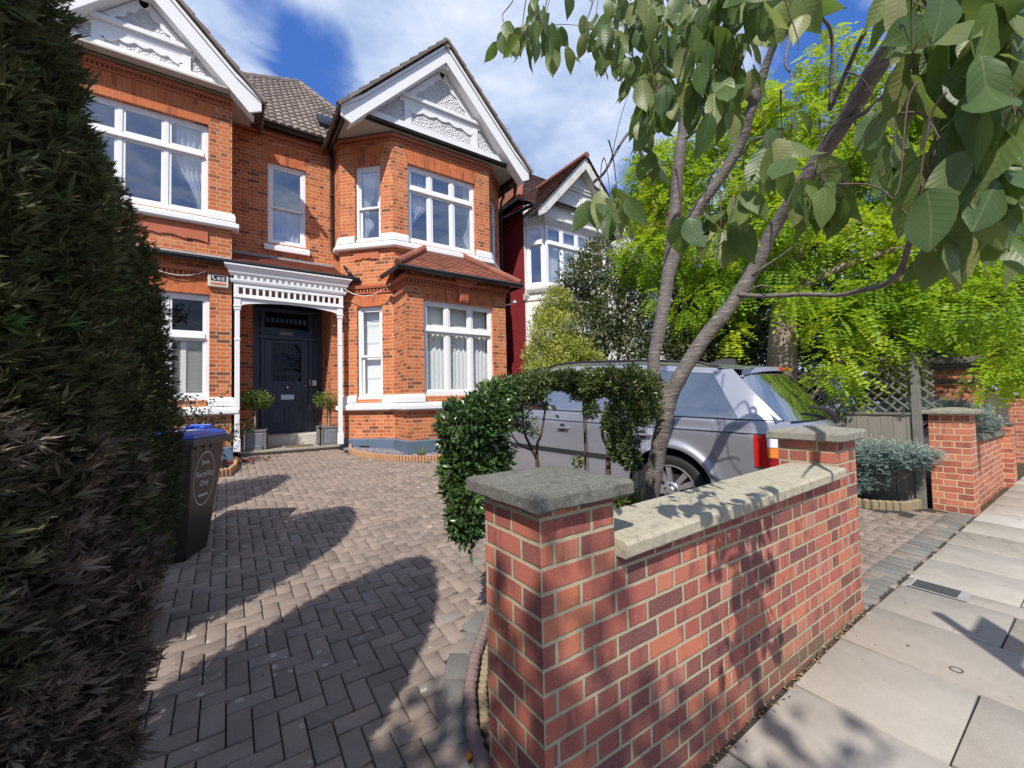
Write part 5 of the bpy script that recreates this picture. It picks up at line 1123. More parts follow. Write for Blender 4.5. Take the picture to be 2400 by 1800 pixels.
# ------------------------------------------------------------------ plants
def unit(a): return a/(np.linalg.norm(a, axis=-1, keepdims=True)+1e-9)
def leafmat(name, stops, tr=.35, rough=.45, trc=None, spec=.4, veins=False, nscale=2.0, namt=.35, dark=None):
    m, N = newmat(name); g = N.geo(); c = N.ramp(N.rnd(), stops)
    c = N.mix(N.maprange(N.noise(g, nscale, 3), .4, .65, 0, namt), c, dark or C(*[v*.6 for v in stops[0][1][:3]]))
    nr = None
    if veins:
        uv = N.uv(); s = N.n('ShaderNodeSeparateXYZ', {0: uv}); au = N.m('ABSOLUTE', s.outputs[0]); w = N.m('SINE', N.m('MULTIPLY', N.m('SUBTRACT', s.outputs[1], N.m('MULTIPLY', au, .22)), 62.0))
        v = N.maprange(w, .86, 1.0, 0, 1); mid = N.maprange(au, .02, .07, 1, 0); vv = N.m('MAXIMUM', N.m('MULTIPLY', v, .55), mid)
        c = N.mix(N.m('MULTIPLY', vv, .28), c, C(.24, .27, .10)); nr = N.bump(N.m('ADD', N.m('MULTIPLY', w, -.3), N.m('MULTIPLY', mid, -1.5)), .16, .003)
    ins = {'Base Color': c, 'Roughness': rough, 'Specular IOR Level': spec}
    if nr is not None: ins['Normal'] = nr
    p = N.n('ShaderNodeBsdfPrincipled', ins).outputs[0]
    t = N.n('ShaderNodeBsdfTranslucent', {'Color': N.mix(.5, c, trc) if trc else c}).outputs[0]
    finish(N, N.n('ShaderNodeMixShader', {0: tr, 1: p, 2: t}).outputs[0]); return m
def small_leaves(Cn, D, Nm, L, W, fold=.25):
    n = len(Cn); D = unit(D); S = unit(np.cross(D, Nm)); Nm = np.cross(S, D); L = np.asarray(L).reshape(-1, 1)*np.ones((n, 1)); W = np.asarray(W).reshape(-1, 1)*np.ones((n, 1))
    b = Cn; t = Cn+D*L-Nm*L*.12; m = Cn+D*L*.45+Nm*L*.03; l = Cn+D*L*.5-S*W*.5+Nm*W*fold; r = Cn+D*L*.5+S*W*.5+Nm*W*fold
    V = np.stack([b, r, t, l, m], 1).reshape(-1, 3); k = np.arange(n)[:, None]*5
    F = np.stack([k+np.array([0, 1, 4]), k+np.array([1, 2, 4]), k+np.array([2, 3, 4]), k+np.array([3, 0, 4])], 1).reshape(-1, 3)
    return V, F, 4
def flat_leaves(Cn, D, Nm, L, W):
    n = len(Cn); D = unit(D); S = unit(np.cross(D, Nm)); L = np.asarray(L).reshape(-1, 1)*np.ones((n, 1)); W = np.asarray(W).reshape(-1, 1)*np.ones((n, 1))
    V = np.stack([Cn, Cn+D*L*.45+S*W*.5, Cn+D*L, Cn+D*L*.45-S*W*.5], 1).reshape(-1, 3); k = np.arange(n)[:, None]*4
    F = np.stack([k+np.array([0, 1, 2]), k+np.array([0, 2, 3])], 1).reshape(-1, 3); return V, F, 2
def blob_points(blobs, n, rng, shell=.55):
    """points through a set of ellipsoids (centre, radii), denser towards their outsides"""
    vol = np.array([np.prod(r)**.75 for c, r in blobs]); cnt = rng.multinomial(n, vol/vol.sum()); P, O = [], []
    for (c, r), k in zip(blobs, cnt):
        d = unit(rng.normal(size=(k, 3))); s = (shell+(1-shell)*rng.random((k, 1))**.6)*(1+.22*np.sin(d[:, :1]*5+c[0])*np.cos(d[:, 1:2]*6+c[2]))
        P.append(np.array(c)+d*s*np.array(r)); O.append(d)
    return np.concatenate(P), np.concatenate(O)
def pxblob(x, y, rx, ry, D, dep=.9): return px(x, y, D), np.array([rx*D/F_PX, rx*D/F_PX*dep, ry*D/F_PX])
def bush(parent, name, blobs, n, L, W, mat, seed=0, updir=.35, out=.8, droop=0.0, shell=.5, gaps=.35, small=True, jit=.6):
    rng = np.random.default_rng(seed); P, O = blob_points(blobs, n, rng, shell)
    if gaps:                                 # clumps: thin the crown out where a coarse noise is low
        q = np.sin(P[:, 0]*7.1+seed)+np.sin(P[:, 1]*6.3+1.7*seed)+np.sin(P[:, 2]*8.7)+np.sin((P[:, 0]+P[:, 2])*17)*.7
        keep = (q > -1.2) | (rng.random(len(P)) > gaps*2); P, O = P[keep], O[keep]
    n = len(P); D = O*out+rng.normal(size=(n, 3))*jit+np.array([0, 0, updir-droop]); Nm = unit(np.array([0, 0, 1.])+O*.7+rng.normal(size=(n, 3))*.5)
    L_ = L*rng.uniform(.65, 1.25, n); W_ = W*rng.uniform(.7, 1.2, n)
    V, F, k = (small_leaves if small else flat_leaves)(P, D, Nm, L_, W_)
    cl = .5+.5*np.sin(P[:, 0]*9+P[:, 2]*7+seed); r = np.clip(rng.random(n)*.65+cl*.35, 0, 1)
    return fastmesh(name, V, F, mat, parent, np.repeat(r, k))
def stems(parent, name, pts_list, mat, n=8):
    o = MB()
    for pts, r in pts_list: o.tube(smooth_path(pts), np.interp(np.linspace(0, 1, len(smooth_path(pts))), np.linspace(0, 1, len(r)), r) if hasattr(r, '__len__') else r, n)
    return o.build(name, mat, parent, smooth=True)
def smooth_path(pts, k=4):
    P = [np.asarray(p, float) for p in pts]
    if len(P) < 3: return P
    out = []
    for i in range(len(P)-1):
        p0, p1, p2, p3 = P[max(i-1, 0)], P[i], P[i+1], P[min(i+2, len(P)-1)]
        for j in range(k): t = j/k; out.append(.5*((2*p1)+(-p0+p2)*t+(2*p0-5*p1+4*p2-p3)*t*t+(-p0+3*p1-3*p2+p3)*t**3))
    return out+[P[-1]]
def bark_mat(name, a, b, pale, sz=(10, 10, 55), lent=.5, bump=.6):
    m, N = newmat(name); g = N.geo(); mp = N.n('ShaderNodeMapping', {0: g, 3: sz}).outputs[0]; n1 = N.noise(mp, 1.0, 4, .6); n2 = N.noise(g, 9, 5, .65)
    c = N.mix(n2, a, b); c = N.mix(N.maprange(n1, .56, .66, 0, lent), c, pale); c = N.mix(N.maprange(n1, .30, .42, .55, 0), c, C(.04, .03, .025)); c = N.mix(N.maprange(N.noise(g, 17, 5, .7), .56, .7, 0, .4), c, C(.2, .2, .13))
    finish(N, principled(N, c, .7, N.bump(N.m('ADD', n1, N.m('MULTIPLY', N.noise(g, 70, 4, .6), .3)), bump, .008), spec=.3)); return m
M['bark_cherry'] = bark_mat('cherry_bark', C(.085, .072, .064), C(.19, .165, .148), C(.36, .33, .29), (14, 14, 80), .55, 1.0); M['bark'] = bark_mat('peeling_bark', C(.17, .12, .09), C(.33, .26, .2), C(.42, .34, .27), (16, 16, 2.2), .6, 1.0); M['twig'] = simple('brown_twig', C(.10, .065, .045), .8, .25, 30, bump=.3)

# --- clipped conifers at the left -------------------------------------------------------------
m, N = newmat('conifer_sprays'); g = N.geo(); r = N.rnd(); s = N.n('ShaderNodeSeparateXYZ', {0: g})
gr_ = N.ramp(r, [(0, C(.045, .05, .02)), (.45, C(.075, .082, .03)), (.85, C(.11, .12, .045)), (.97, C(.085, .115, .04)), (1, C(.09, .18, .045))])
br_ = N.ramp(r, [(0, C(.06, .042, .03)), (.4, C(.13, .092, .066)), (.75, C(.2, .147, .105)), (1, C(.3, .23, .17))])
hb = N.m('ADD', N.maprange(s.outputs[2], .35, 2.0, .92, .15), N.m('MULTIPLY', N.m('SUBTRACT', N.noise(g, 3.2, 4), .5), 1.5))
c = N.mix(N.maprange(hb, .42, .62, 0, 1), gr_, br_); p = N.n('ShaderNodeBsdfPrincipled', {'Base Color': c, 'Roughness': .75, 'Specular IOR Level': .2}).outputs[0]; t = N.n('ShaderNodeBsdfTranslucent', {'Color': c}).outputs[0]
finish(N, N.n('ShaderNodeMixShader', {0: .2, 1: p, 2: t}).outputs[0]); M['conifer'] = m
m2 = m.copy(); m2.name = 'olive_conifer_sprays'; M['conifer_olive'] = m2
for nd in m2.node_tree.nodes:
    if nd.type == 'MAP_RANGE' and abs(nd.inputs['To Min'].default_value-.92) < .01: nd.inputs['To Min'].default_value = .45; nd.inputs['To Max'].default_value = .0
    if nd.type == 'VALTORGB' and abs(nd.color_ramp.elements[0].color[1]-.026) < .001:
        for e, cc in zip(nd.color_ramp.elements, [C(.04, .042, .014), C(.07, .068, .022), C(.1, .098, .034), C(.13, .13, .045), C(.13, .2, .05)]): e.color = cc
M['core'] = simple('light_stop_brown', C(.022, .016, .011), .95, .3, 12)  # twig brown kept very dark, for the core that stops light
def conifer(lbl, cx, cy, z0, H, R, prof, n, Lb, mat, seed, ecc=1.0, nblade=7, back=.3):
    t = thing('conifer', lbl, 'conifer', (cx, cy, z0), 'clipped conifers at the left edge of the drive'); rng = np.random.default_rng(seed)
    hs_ = np.array([p[0] for p in prof]); rs_ = np.array([p[1] for p in prof]); rad = lambda h: np.interp(h, hs_, rs_)*R
    o = MB(); o.lathe([(max(.02, rad(h)-.13), h*H) for h in np.linspace(0.02, .97, 22)], (cx, cy, z0), 28); core = o.build('light_stop_core', M['core'], t, smooth=True)  # solid core added inside the crown to stop light passing through
    h = rng.random(int(n*1.6)); w = np.interp(h, hs_, rs_); h = h[rng.random(len(h)) < w][:n]; n = len(h); a = rng.random(n)*2*math.pi
    cam_a = math.atan2(-cy, -cx); facing = np.cos(a-cam_a); keep = (facing > -.55) | (rng.random(n) < back); h, a = h[keep], a[keep]; n = len(h)
    rr = rad(h)*(1+.05*np.sin(a*3+h*6)+.035*np.sin(a*7-h*15))-rng.random(n)**1.7*.13+.012*rng.normal(size=n)+.045*np.maximum(0, np.sin(a*11+h*37)*np.sin(h*51-a*5))
    P = np.stack([cx+rr*np.cos(a), cy+rr*np.sin(a), z0+h*H], 1); O = np.stack([np.cos(a), np.sin(a), np.zeros(n)], 1); T = np.stack([-np.sin(a), np.cos(a), np.zeros(n)], 1)
    up = np.interp(h, [0, .35, 1], [-.35, .25, .9])[:, None]; D = unit(O*.65+np.array([0, 0, 1.])*up+T*rng.normal(size=(n, 1))*.75+rng.normal(size=(n, 3))*.25); S = unit(np.cross(D, O+rng.normal(size=(n, 3))*.5))
    L = Lb*rng.uniform(.5, 1.35, n); Vs, Rn = [], rng.random(n)
    for b in range(nblade):
        u = b/(nblade-1)*2-1; st = (0.0 if b == nblade//2 else rng.uniform(.05, .55, n)); Bd = unit(D*(1.0)+S*(u*.75)+rng.normal(size=(n, 3))*.12); Lk = L*(1-.35*abs(u))*rng.uniform(.8, 1.1, n); o_ = P+D*(np.asarray(st)*L)[:, None]*.8; q = unit(np.cross(Bd, O+rng.normal(size=(n, 3))*.6)); w_ = (Lk*.075)[:, None]
        Vs.append(np.stack([o_, o_+Bd*Lk[:, None]*.5+q*w_, o_+Bd*Lk[:, None], o_+Bd*Lk[:, None]*.5-q*w_], 1))
    V = np.stack(Vs, 1).reshape(-1, 3); k = np.arange(len(V)//4)[:, None]*4; F = np.stack([k+np.array([0, 1, 2]), k+np.array([0, 2, 3])], 1).reshape(-1, 3)
    fastmesh('foliage', V, F, mat, t, np.repeat(np.clip(Rn+rng.normal(size=n)*.05, 0, 1), nblade*2)); return t
PRF = [(0, .66), (.06, .78), (.16, .95), (.3, 1.0), (.45, .97), (.62, .88), (.75, .74), (.86, .54), (.94, .34), (1.0, .10)]
PRF2 = [(0, .66), (.1, .82), (.25, .98), (.42, 1.0), (.62, .93), (.75, .80), (.86, .60), (.94, .38), (1.0, .10)]
conifer('big dark clipped conifer with bare brown lower branches, nearest on the left', -.78, 1.52, -.02, 3.35, .545, PRF, 95000, .045, M['conifer'], 4)
conifer('olive green clipped conifer column just behind the wheelie bin side of the dark one', -.88, 3.42, .1, 3.15, .585, PRF2, 52000, .042, M['conifer_olive'], 5)
conifer('shaggy conifer column furthest back beside the wheelie bin', -1.15, 5.75, .2, 2.9, .55, PRF, 9000, .09, M['conifer_olive'], 6)
sp_ = MB(); 
sp_.box(-.80, 1.05, -.1, -.36, 1.38, .40)
M['greystone'] = simple('grey_stone', C(.2, .2, .2), .85, .2, 9, bump=.4)
sm_ = MB(); q = onY(2, 1315, 1.62); sm_.obox(q+np.array([-.08, 0, -.05]), (.10, .03, 0), (-.03, .10, 0), (0, .02, .07)); tag(sm_.build('stone_lump', M['greystone'], bevel=.02), 'grey stone lump poking out of the dark conifer at the left edge', 'stone')

# --- cherry tree in the front bed -------------------------------------------------------------
cherry = thing('cherry_tree', 'young ornamental cherry with forked grey trunk and large drooping leaves', 'tree', tuple(px(1512, 1270, 3.05)))
def lim(pts): return [px(*p[:3]) for p in pts], [p[3] for p in pts]
LIMBS = {
 'trunk': [(1500, 1330, 3.06, .072), (1512, 1250, 3.05, .068), (1524, 1170, 3.03, .061), (1542, 1060, 3.0, .056), (1556, 990, 2.96, .056), (1561, 955, 2.95, .062), (1572, 920, 2.94, .060), (1580, 895, 2.93, .050)],
 'limb': [(1562, 950, 2.95, .05), (1590, 890, 2.90, .051), (1645, 800, 2.86, .048), (1715, 712, 2.8, .045), (1772, 622, 2.75, .043), (1808, 545, 2.68, .041), (1856, 470, 2.56, .041), (1926, 362, 2.4, .043), (1990, 268, 2.22, .045), (2050, 165, 2.02, .045), (2118, 62, 1.82, .042), (2190, -60, 1.62, .038), (2260, -200, 1.45, .03)],
 'limb2': [(1566, 940, 2.95, .046), (1532, 868, 2.97, .043), (1546, 770, 2.98, .046), (1560, 690, 3.0, .046), (1566, 640, 3.0, .045), (1572, 590, 3.0, .044), (1583, 480, 3.0, .042), (1588, 410, 2.98, .041), (1602, 290, 2.95, .037), (1607, 180, 2.9, .031), (1600, 70, 2.8, .026), (1596, -60, 2.7, .02)],
 'limb3': [(1562, 672, 3.0, .034), (1588, 590, 2.98, .038), (1632, 495, 2.9, .038), (1690, 415, 2.82, .035), (1736, 335, 2.74, .032), (1756, 268, 2.68, .031), (1772, 225, 2.64, .031), (1800, 140, 2.55, .022), (1832, 58, 2.45, .018), (1860, -60, 2.35, .013)],
 'limb4': [(1768, 235, 2.64, .026), (1742, 210, 2.6, .028), (1700, 155, 2.5, .028), (1668, 95, 2.4, .025), (1640, 0, 2.25, .022), (1620, -80, 2.15, .018)],
}
BR = [
 [(1728, 690, 2.76, .017), (1790, 694, 2.66, .0145), (1880, 690, 2.48, .013), (1960, 692, 2.3, .012), (2012, 682, 2.18, .014), (2072, 668, 1.98, .013), (2110, 640, 1.86, .014), (2168, 618, 1.68, .011), (2240, 590, 1.5, .008)],
 [(2100, 655, 1.88, .013), (2118, 615, 1.8, .013), (2135, 560, 1.7, .011), (2160, 480, 1.52, .007), (2185, 410, 1.38, .005), (2195, 380, 1.3, .004)],
 [(1745, 655, 2.76, .008), (1830, 600, 2.6, .007), (1870, 570, 2.5, .005)], [(1740, 690, 2.75, .007), (1780, 670, 2.65, .006), (1800, 672, 2.6, .004)],
 [(1968, 290, 2.25, .014), (2030, 262, 2.1, .012), (2111, 190, 1.86, .011), (2222, 123, 1.58, .010), (2330, 139, 1.36, .008), (2440, 120, 1.2, .006)], [(2090, 100, 1.9, .013), (2222, 127, 1.62, .011), (2300, 160, 1.45, .006)],
 [(1948, 250, 2.32, .014), (1985, 165, 2.2, .012), (2016, 95, 2.08, .011), (2048, 32, 1.96, .010), (2080, -60, 1.85, .008)], [(1945, 260, 2.3, .010), (1950, 90, 2.2, .009), (1920, 30, 2.1, .007), (1890, -50, 2.0, .006)],
 [(1768, 240, 2.64, .012), (1745, 228, 2.62, .010), (1695, 226, 2.55, .009), (1632, 232, 2.45, .008)], [(1620, 235, 2.48, .008), (1588, 252, 2.42, .008), (1543, 285, 2.35, .008), (1480, 307, 2.25, .008), (1448, 348, 2.18, .0075), (1416, 405, 2.1, .007), (1390, 432, 2.06, .006), (1420, 455, 2.05, .005)],
 [(1606, 180, 2.9, .013), (1570, 120, 2.75, .014), (1540, 40, 2.6, .013), (1520, -40, 2.5, .011)], [(1600, 330, 2.96, .015), (1625, 310, 2.9, .013), (1680, 270, 2.8, .010), (1720, 225, 2.72, .008)],
 [(1505, -30, 2.4, .006), (1470, 60, 2.25, .005), (1440, 120, 2.15, .004)], [(1400, -40, 2.2, .005), (1385, 20, 2.15, .004), (1372, 55, 2.1, .003)],
 [(1215, -40, 2.1, .004), (1200, 5, 2.08, .003), (1178, 35, 2.06, .0025), (1185, 60, 2.05, .002)], [(1240, -40, 2.1, .004), (1228, 30, 2.08, .003), (1226, 75, 2.06, .0025), (1235, 95, 2.05, .002)], [(1290, -40, 2.1, .004), (1278, 20, 2.08, .003), (1282, 40, 2.06, .0025)],
 [(1740, 392, 2.7, .007), (1760, 330, 2.6, .006), (1830, 320, 2.45, .006), (1840, 345, 2.4, .005), (1870, 395, 2.3, .004), (1910, 380, 2.2, .004), (1958, 370, 2.1, .004), (1950, 430, 2.05, .003)],
 [(1855, 40, 2.4, .008), (1850, 90, 2.3, .007), (1840, 150, 2.25, .006), (1855, 180, 2.22, .005), (1830, 240, 2.2, .004)],
 [(2000, 260, 2.2, .006), (2010, 300, 2.1, .005), (2060, 305, 1.95, .004)],
]
BRP = []
for nm, pts in LIMBS.items():
    P, r = lim(pts); o = MB(); sp = smooth_path(P, 6); rr = np.interp(np.linspace(0, 1, len(sp)), np.linspace(0, 1, len(r)), r); rg_ = np.random.default_rng(len(sp)); rr = rr*(1+.03*np.sin(np.arange(len(sp))*1.3)+rg_.normal(0, .022, len(sp)))
    o.tube(sp, rr, 14); o.build('trunk' if nm == 'trunk' else 'limb', M['bark_cherry'], cherry, smooth=True); BRP += list(sp)
for pts in BR:
    P, r = lim(pts); sp = smooth_path(P, 4); o = MB(); o.tube(sp, np.interp(np.linspace(0, 1, len(sp)), np.linspace(0, 1, len(r)), r), 8); o.build('branch', M['bark_cherry'], cherry, smooth=True); BRP += list(sp)
BRP = np.array(BRP)
# clusters: x, y, half-width, half-height (image), leaf length in the image, number, brightness shift
CL = [(1188, 100, 26, 30, 62, 9), (1232, 110, 22, 40, 66, 12), (1275, 90, 30, 40, 66, 14), (1312, 110, 16, 30, 62, 7), (1262, 20, 25, 20, 60, 4), (1330, 10, 10, 15, 50, 2),
 (1364, 75, 12, 22, 62, 3), (1395, 90, 20, 35, 62, 8), (1425, 135, 28, 30, 66, 14), (1455, 60, 40, 50, 66, 20), (1440, 150, 24, 24, 62, 10), (1500, 90, 40, 80, 68, 26), (1490, 190, 25, 25, 62, 8),
 (1540, 60, 50, 60, 72, 22), (1560, 170, 40, 60, 75, 22), (1535, 235, 40, 40, 85, 16), (1510, 300, 24, 28, 78, 8), (1500, 325, 20, 20, 76, 5), (1515, 390, 28, 26, 72, 8), (1550, 290, 30, 40, 80, 8),
 (1405, 500, 26, 34, 92, 5), (1450, 505, 26, 34, 98, 6), (1430, 470, 20, 20, 80, 3),
 (1650, 60, 50, 60, 90, 26), (1680, 160, 50, 60, 95, 24), (1640, 240, 36, 40, 90, 12), (1620, 130, 30, 60, 85, 14), (1720, 60, 60, 50, 95, 24), (1700, 270, 40, 40, 92, 9), (1740, 170, 30, 40, 95, 8),
 (1790, 40, 50, 50, 100, 18), (1870, 110, 16, 30, 125, 3), (1840, 20, 40, 30, 105, 8), (1800, 380, 26, 40, 110, 6), (1835, 400, 20, 36, 110, 5), (1850, 330, 24, 30, 95, 4),
 (1735, 505, 22, 26, 105, 4), (1690, 560, 34, 36, 105, 9), (1640, 560, 16, 26, 100, 4), (1600, 560, 12, 30, 105, 3), (1720, 570, 26, 30, 95, 5),
 (1930, 450, 26, 36, 120, 7), (1900, 490, 24, 34, 115, 7), (1960, 470, 26, 40, 120, 7), (1880, 480, 14, 20, 110, 3),
 (2075, 310, 26, 36, 105, 6), (2100, 350, 30, 40, 105, 8), (2110, 390, 26, 34, 105, 6), (2060, 410, 26, 26, 100, 5),
 (2140, 220, 34, 44, 150, 7), (2200, 230, 40, 50, 150, 9), (2110, 160, 40, 40, 130, 8), (2180, 60, 80, 60, 140, 24), (2280, 60, 80, 60, 150, 24), (2370, 120, 60, 90, 160, 24), (2250, 150, 60, 60, 150, 18), (2310, 240, 60, 70, 165, 20), (2290, 310, 50, 40, 150, 9), (2380, 320, 40, 80, 165, 14),
 (2110, 450, 36, 50, 185, 4), (2150, 490, 34, 40, 180, 4), (2180, 460, 40, 40, 160, 5), (2185, 585, 10, 14, 170, 2), (2240, 440, 40, 60, 170, 8), (2300, 460, 60, 60, 165, 14), (2370, 490, 50, 70, 160, 14), (2270, 560, 40, 50, 150, 8), (2250, 640, 20, 40, 140, 4), (2330, 600, 40, 30, 130, 6), (2310, 650, 20, 20, 110, 2), (2200, 530, 30, 30, 150, 4)]
def cherry_leaves():
    rng = np.random.default_rng(31); tw = MB(); Cn, D, Nm, L, K = [], [], [], [], []
    for (x, y, hx, hy, lp, n) in CL:
        d0 = .112*F_PX/lp; c = px(x, y-hy*.6, d0); i = np.argmin(np.linalg.norm(BRP-c, axis=1)); q = BRP[i]
        if np.linalg.norm(q-c) > .42: q = c+np.array([rng.normal()*.05, rng.normal()*.05, .13])
        if True:
            mid = (q+c)/2+np.array([0, 0, .04]); tw.tube(smooth_path([q, mid, c, px(x+rng.uniform(-hx, hx)*.4, y+hy*.2, d0)]), [.0022, .002, .0018, .0016, .0015, .0014, .0013, .0012, .0011, .001, .001, .001, .001][:len(smooth_path([q, mid, c, c]))], 5)
        for _ in range(n):
            if x > 2080 and rng.random() < .42: continue
            if 1600 < x < 1900 and y < 200 and rng.random() < .25: continue
            dd = d0*(1+rng.uniform(-.10, .10)); a = px(x+rng.uniform(-1, 1)*hx, y-lp*.42+rng.uniform(-1, 1)*hy, dd); Cn.append(a); D.append(np.array([0, 0, -1.])+rng.normal(size=3)*.30+unit(a-c)*.25); v = np.array([rng.normal(), rng.normal(), rng.normal()*.25]); Nm.append(unit(v)); L.append(.112*rng.uniform(.75, 1.12)); K.append(rng.random())
            if rng.random() < .5: tw.tube([c+(a-c)*.1, c+(a-c)*.6+np.array([0, 0, .012]), a], [.0013, .0011, .0009], 4)
    Cn, D, Nm, L, K = map(np.array, (Cn, D, Nm, L, K)); n = len(Cn); D = unit(D); S = unit(np.cross(D, Nm)); Nm = np.cross(S, D); Lc = L[:, None]; W = Lc*.25*rng.uniform(.82, 1.12, (n, 1)); curl = rng.uniform(-.25, .35, (n, 1)); fold = rng.uniform(.05, .5, (n, 1))
    ts, ws = [0, .05, .12, .22, .34, .48, .62, .74, .84, .92, 1.0], [.0, .34, .62, .86, .99, 1.0, .86, .62, .34, .13, 0]
    V, UV = [], []
    for t, w in zip(ts, ws):
        cc = Cn+D*Lc*t-Nm*Lc*curl*t*t
        for s in (-1, 0, 1):
            wv = np.sin(t*9+K*20)[:, None]*.12*abs(s); V.append(cc+S*W*w*s+Nm*W*w*(fold*abs(s)+wv)); UV.append(np.stack([np.full(n, s*w), np.full(n, t)], 1))
    m_ = len(V); V = np.stack(V, 1).reshape(-1, 3); UV = np.stack(UV, 1).reshape(-1, 2); k = np.arange(n)[:, None]*m_; Fs = []
    for i in range(len(ts)-1):
        a = i*3
        for j in (0, 1): Fs += [k+np.array([a+j, a+j+1, a+3+j+1]), k+np.array([a+j, a+3+j+1, a+3+j])]
    nf = len(Fs); F = np.stack(Fs, 1).reshape(-1, 3)
    o = fastmesh('crown', V, F, M['leaf_cherry'], cherry, np.repeat(K, nf), True)
    lv = np.empty(len(o.data.loops), np.int32); o.data.loops.foreach_get('vertex_index', lv); ul = o.data.uv_layers.new(name='UVMap'); ul.data.foreach_set('uv', UV[lv].ravel().astype(np.float32))
    tw.build('twig', M['twig'], cherry, smooth=True)
M['leaf_cherry'] = leafmat('cherry_leaf', [(0, C(.055, .105, .035)), (.35, C(.085, .15, .045)), (.7, C(.14, .20, .06)), (.9, C(.24, .28, .10)), (1, C(.36, .37, .16))], .45, .42, C(.3, .42, .05), .45, True, 3.0, .2, C(.06, .10, .04))
cherry_leaves()

# --- shrubs of the broken front hedge ---------------------------------------------------------
M['leaf_gloss'] = leafmat('glossy_hedge_leaf', [(0, C(.032, .07, .02)), (.5, C(.055, .11, .03)), (.85, C(.10, .165, .045)), (1, C(.2, .28, .08))], .2, .3, C(.12, .2, .03), .55)
M['leaf_hedge'] = leafmat('small_hedge_leaf', [(0, C(.045, .08, .022)), (.5, C(.09, .135, .036)), (.82, C(.17, .22, .06)), (.96, C(.30, .29, .10)), (1, C(.28, .11, .06))], .28, .38, C(.2, .26, .04), .5)
s1 = thing('hedge_shrub', 'dense dark glossy shrub spilling down beside the near pier', 'shrub', tuple(px(1110, 1290, 2.5)))
bush(s1, 'foliage', [pxblob(1105, 1005, 80, 62, 2.55), pxblob(1085, 1095, 52, 75, 2.5), pxblob(1092, 1200, 40, 85, 2.42, 1.1), pxblob(1140, 965, 60, 40, 2.65), pxblob(1165, 930, 46, 34, 2.75), pxblob(1130, 1090, 60, 70, 2.6)], 9500, .056, .025, M['leaf_gloss'], 3, .25, .9, 0, .45, .3)
def zg_(p): return np.array([p[0], p[1], float(gz(p[0], p[1]))-.03])
b0 = zg_(px(1205, 1300, 2.62))
stems(s1, 'stem', [([b0, px(1175, 1150, 2.6), px(1110, 1090, 2.52), px(1100, 1150, 2.46)], [.012, .01, .007, .004]), ([b0, px(1140, 1150, 2.6), px(1150, 1020, 2.65), px(1160, 940, 2.7)], [.011, .009, .006, .003])], M['twig'])
s2 = thing('hedge_shrub', 'straggly half-bare shrub with twisted stems behind the near pier cap', 'shrub', tuple(px(1265, 1150, 3.1)))
bush(s2, 'foliage', [pxblob(1225, 915, 60, 40, 3.0), pxblob(1265, 890, 40, 26, 3.05), pxblob(1225, 985, 42, 55, 3.0, .9), pxblob(1190, 1040, 28, 35, 2.95), pxblob(1262, 960, 24, 40, 3.05), pxblob(1300, 985, 8, 10, 3.0)], 6500, .030, .015, M['leaf_hedge'], 4, .3, .8, 0, .25, .55)
b0 = zg_(px(1265, 1190, 3.15))
stems(s2, 'stem', [([b0, px(1262, 1110, 3.1), px(1250, 1060, 3.05), px(1228, 1010, 3.0), px(1225, 940, 3.0)], [.017, .015, .012, .009, .004]), ([b0, px(1258, 1075, 3.08), px(1268, 1020, 3.05), px(1278, 960, 3.05), px(1285, 905, 3.1)], [.012, .012, .009, .007, .003]), ([px(1245, 1055, 3.05), px(1215, 1040, 3.0), px(1190, 1000, 2.95)], [.008, .006, .003])], M['twig'])
s3 = thing('hedge_shrub', 'arching clipped hedge shrub with a leafy block against the cherry trunk', 'shrub', tuple(px(1440, 1230, 2.9)))
bush(s3, 'foliage', [pxblob(1325, 893, 60, 24, 3.1), pxblob(1375, 905, 45, 38, 3.05), pxblob(1385, 960, 18, 22, 3.0), pxblob(1425, 895, 50, 34, 3.0), pxblob(1480, 905, 62, 44, 2.95), pxblob(1510, 955, 36, 44, 2.9), pxblob(1465, 975, 44, 46, 2.9), pxblob(1460, 1040, 36, 48, 2.85), pxblob(1480, 1080, 22, 24, 2.82), pxblob(1435, 995, 26, 30, 2.88), pxblob(1355, 1085, 12, 14, 2.9), pxblob(1455, 1168, 40, 24, 2.75)], 22000, .029, .0145, M['leaf_hedge'], 8, .45, .9, 0, .4, .3)
b0 = zg_(px(1430, 1250, 2.95))
stems(s3, 'stem', [([b0, px(1425, 1100, 2.92), px(1432, 1060, 2.92), px(1412, 1020, 2.92), px(1418, 940, 2.95)], [.02, .018, .015, .012, .006]), ([zg_(px(1370, 1230, 3.02)), px(1372, 1085, 3.0), px(1370, 1000, 3.0), px(1366, 930, 3.02)], [.009, .009, .009, .006]), ([px(1432, 1060, 2.92), px(1460, 1010, 2.9), px(1480, 940, 2.92)], [.011, .008, .004])], M['twig'])
stk = MB(); p0 = zg_(px(1488, 1235, 2.9)); stk.tube([p0, px(1488, 1090, 2.9)], .017, 8); M['stake'] = simple('pale_stake', C(.36, .31, .2), .8, .2, 20, bump=.3); tag(stk.build('tree_stake', M['stake']), 'pale timber stake beside the cherry trunk', 'stake')

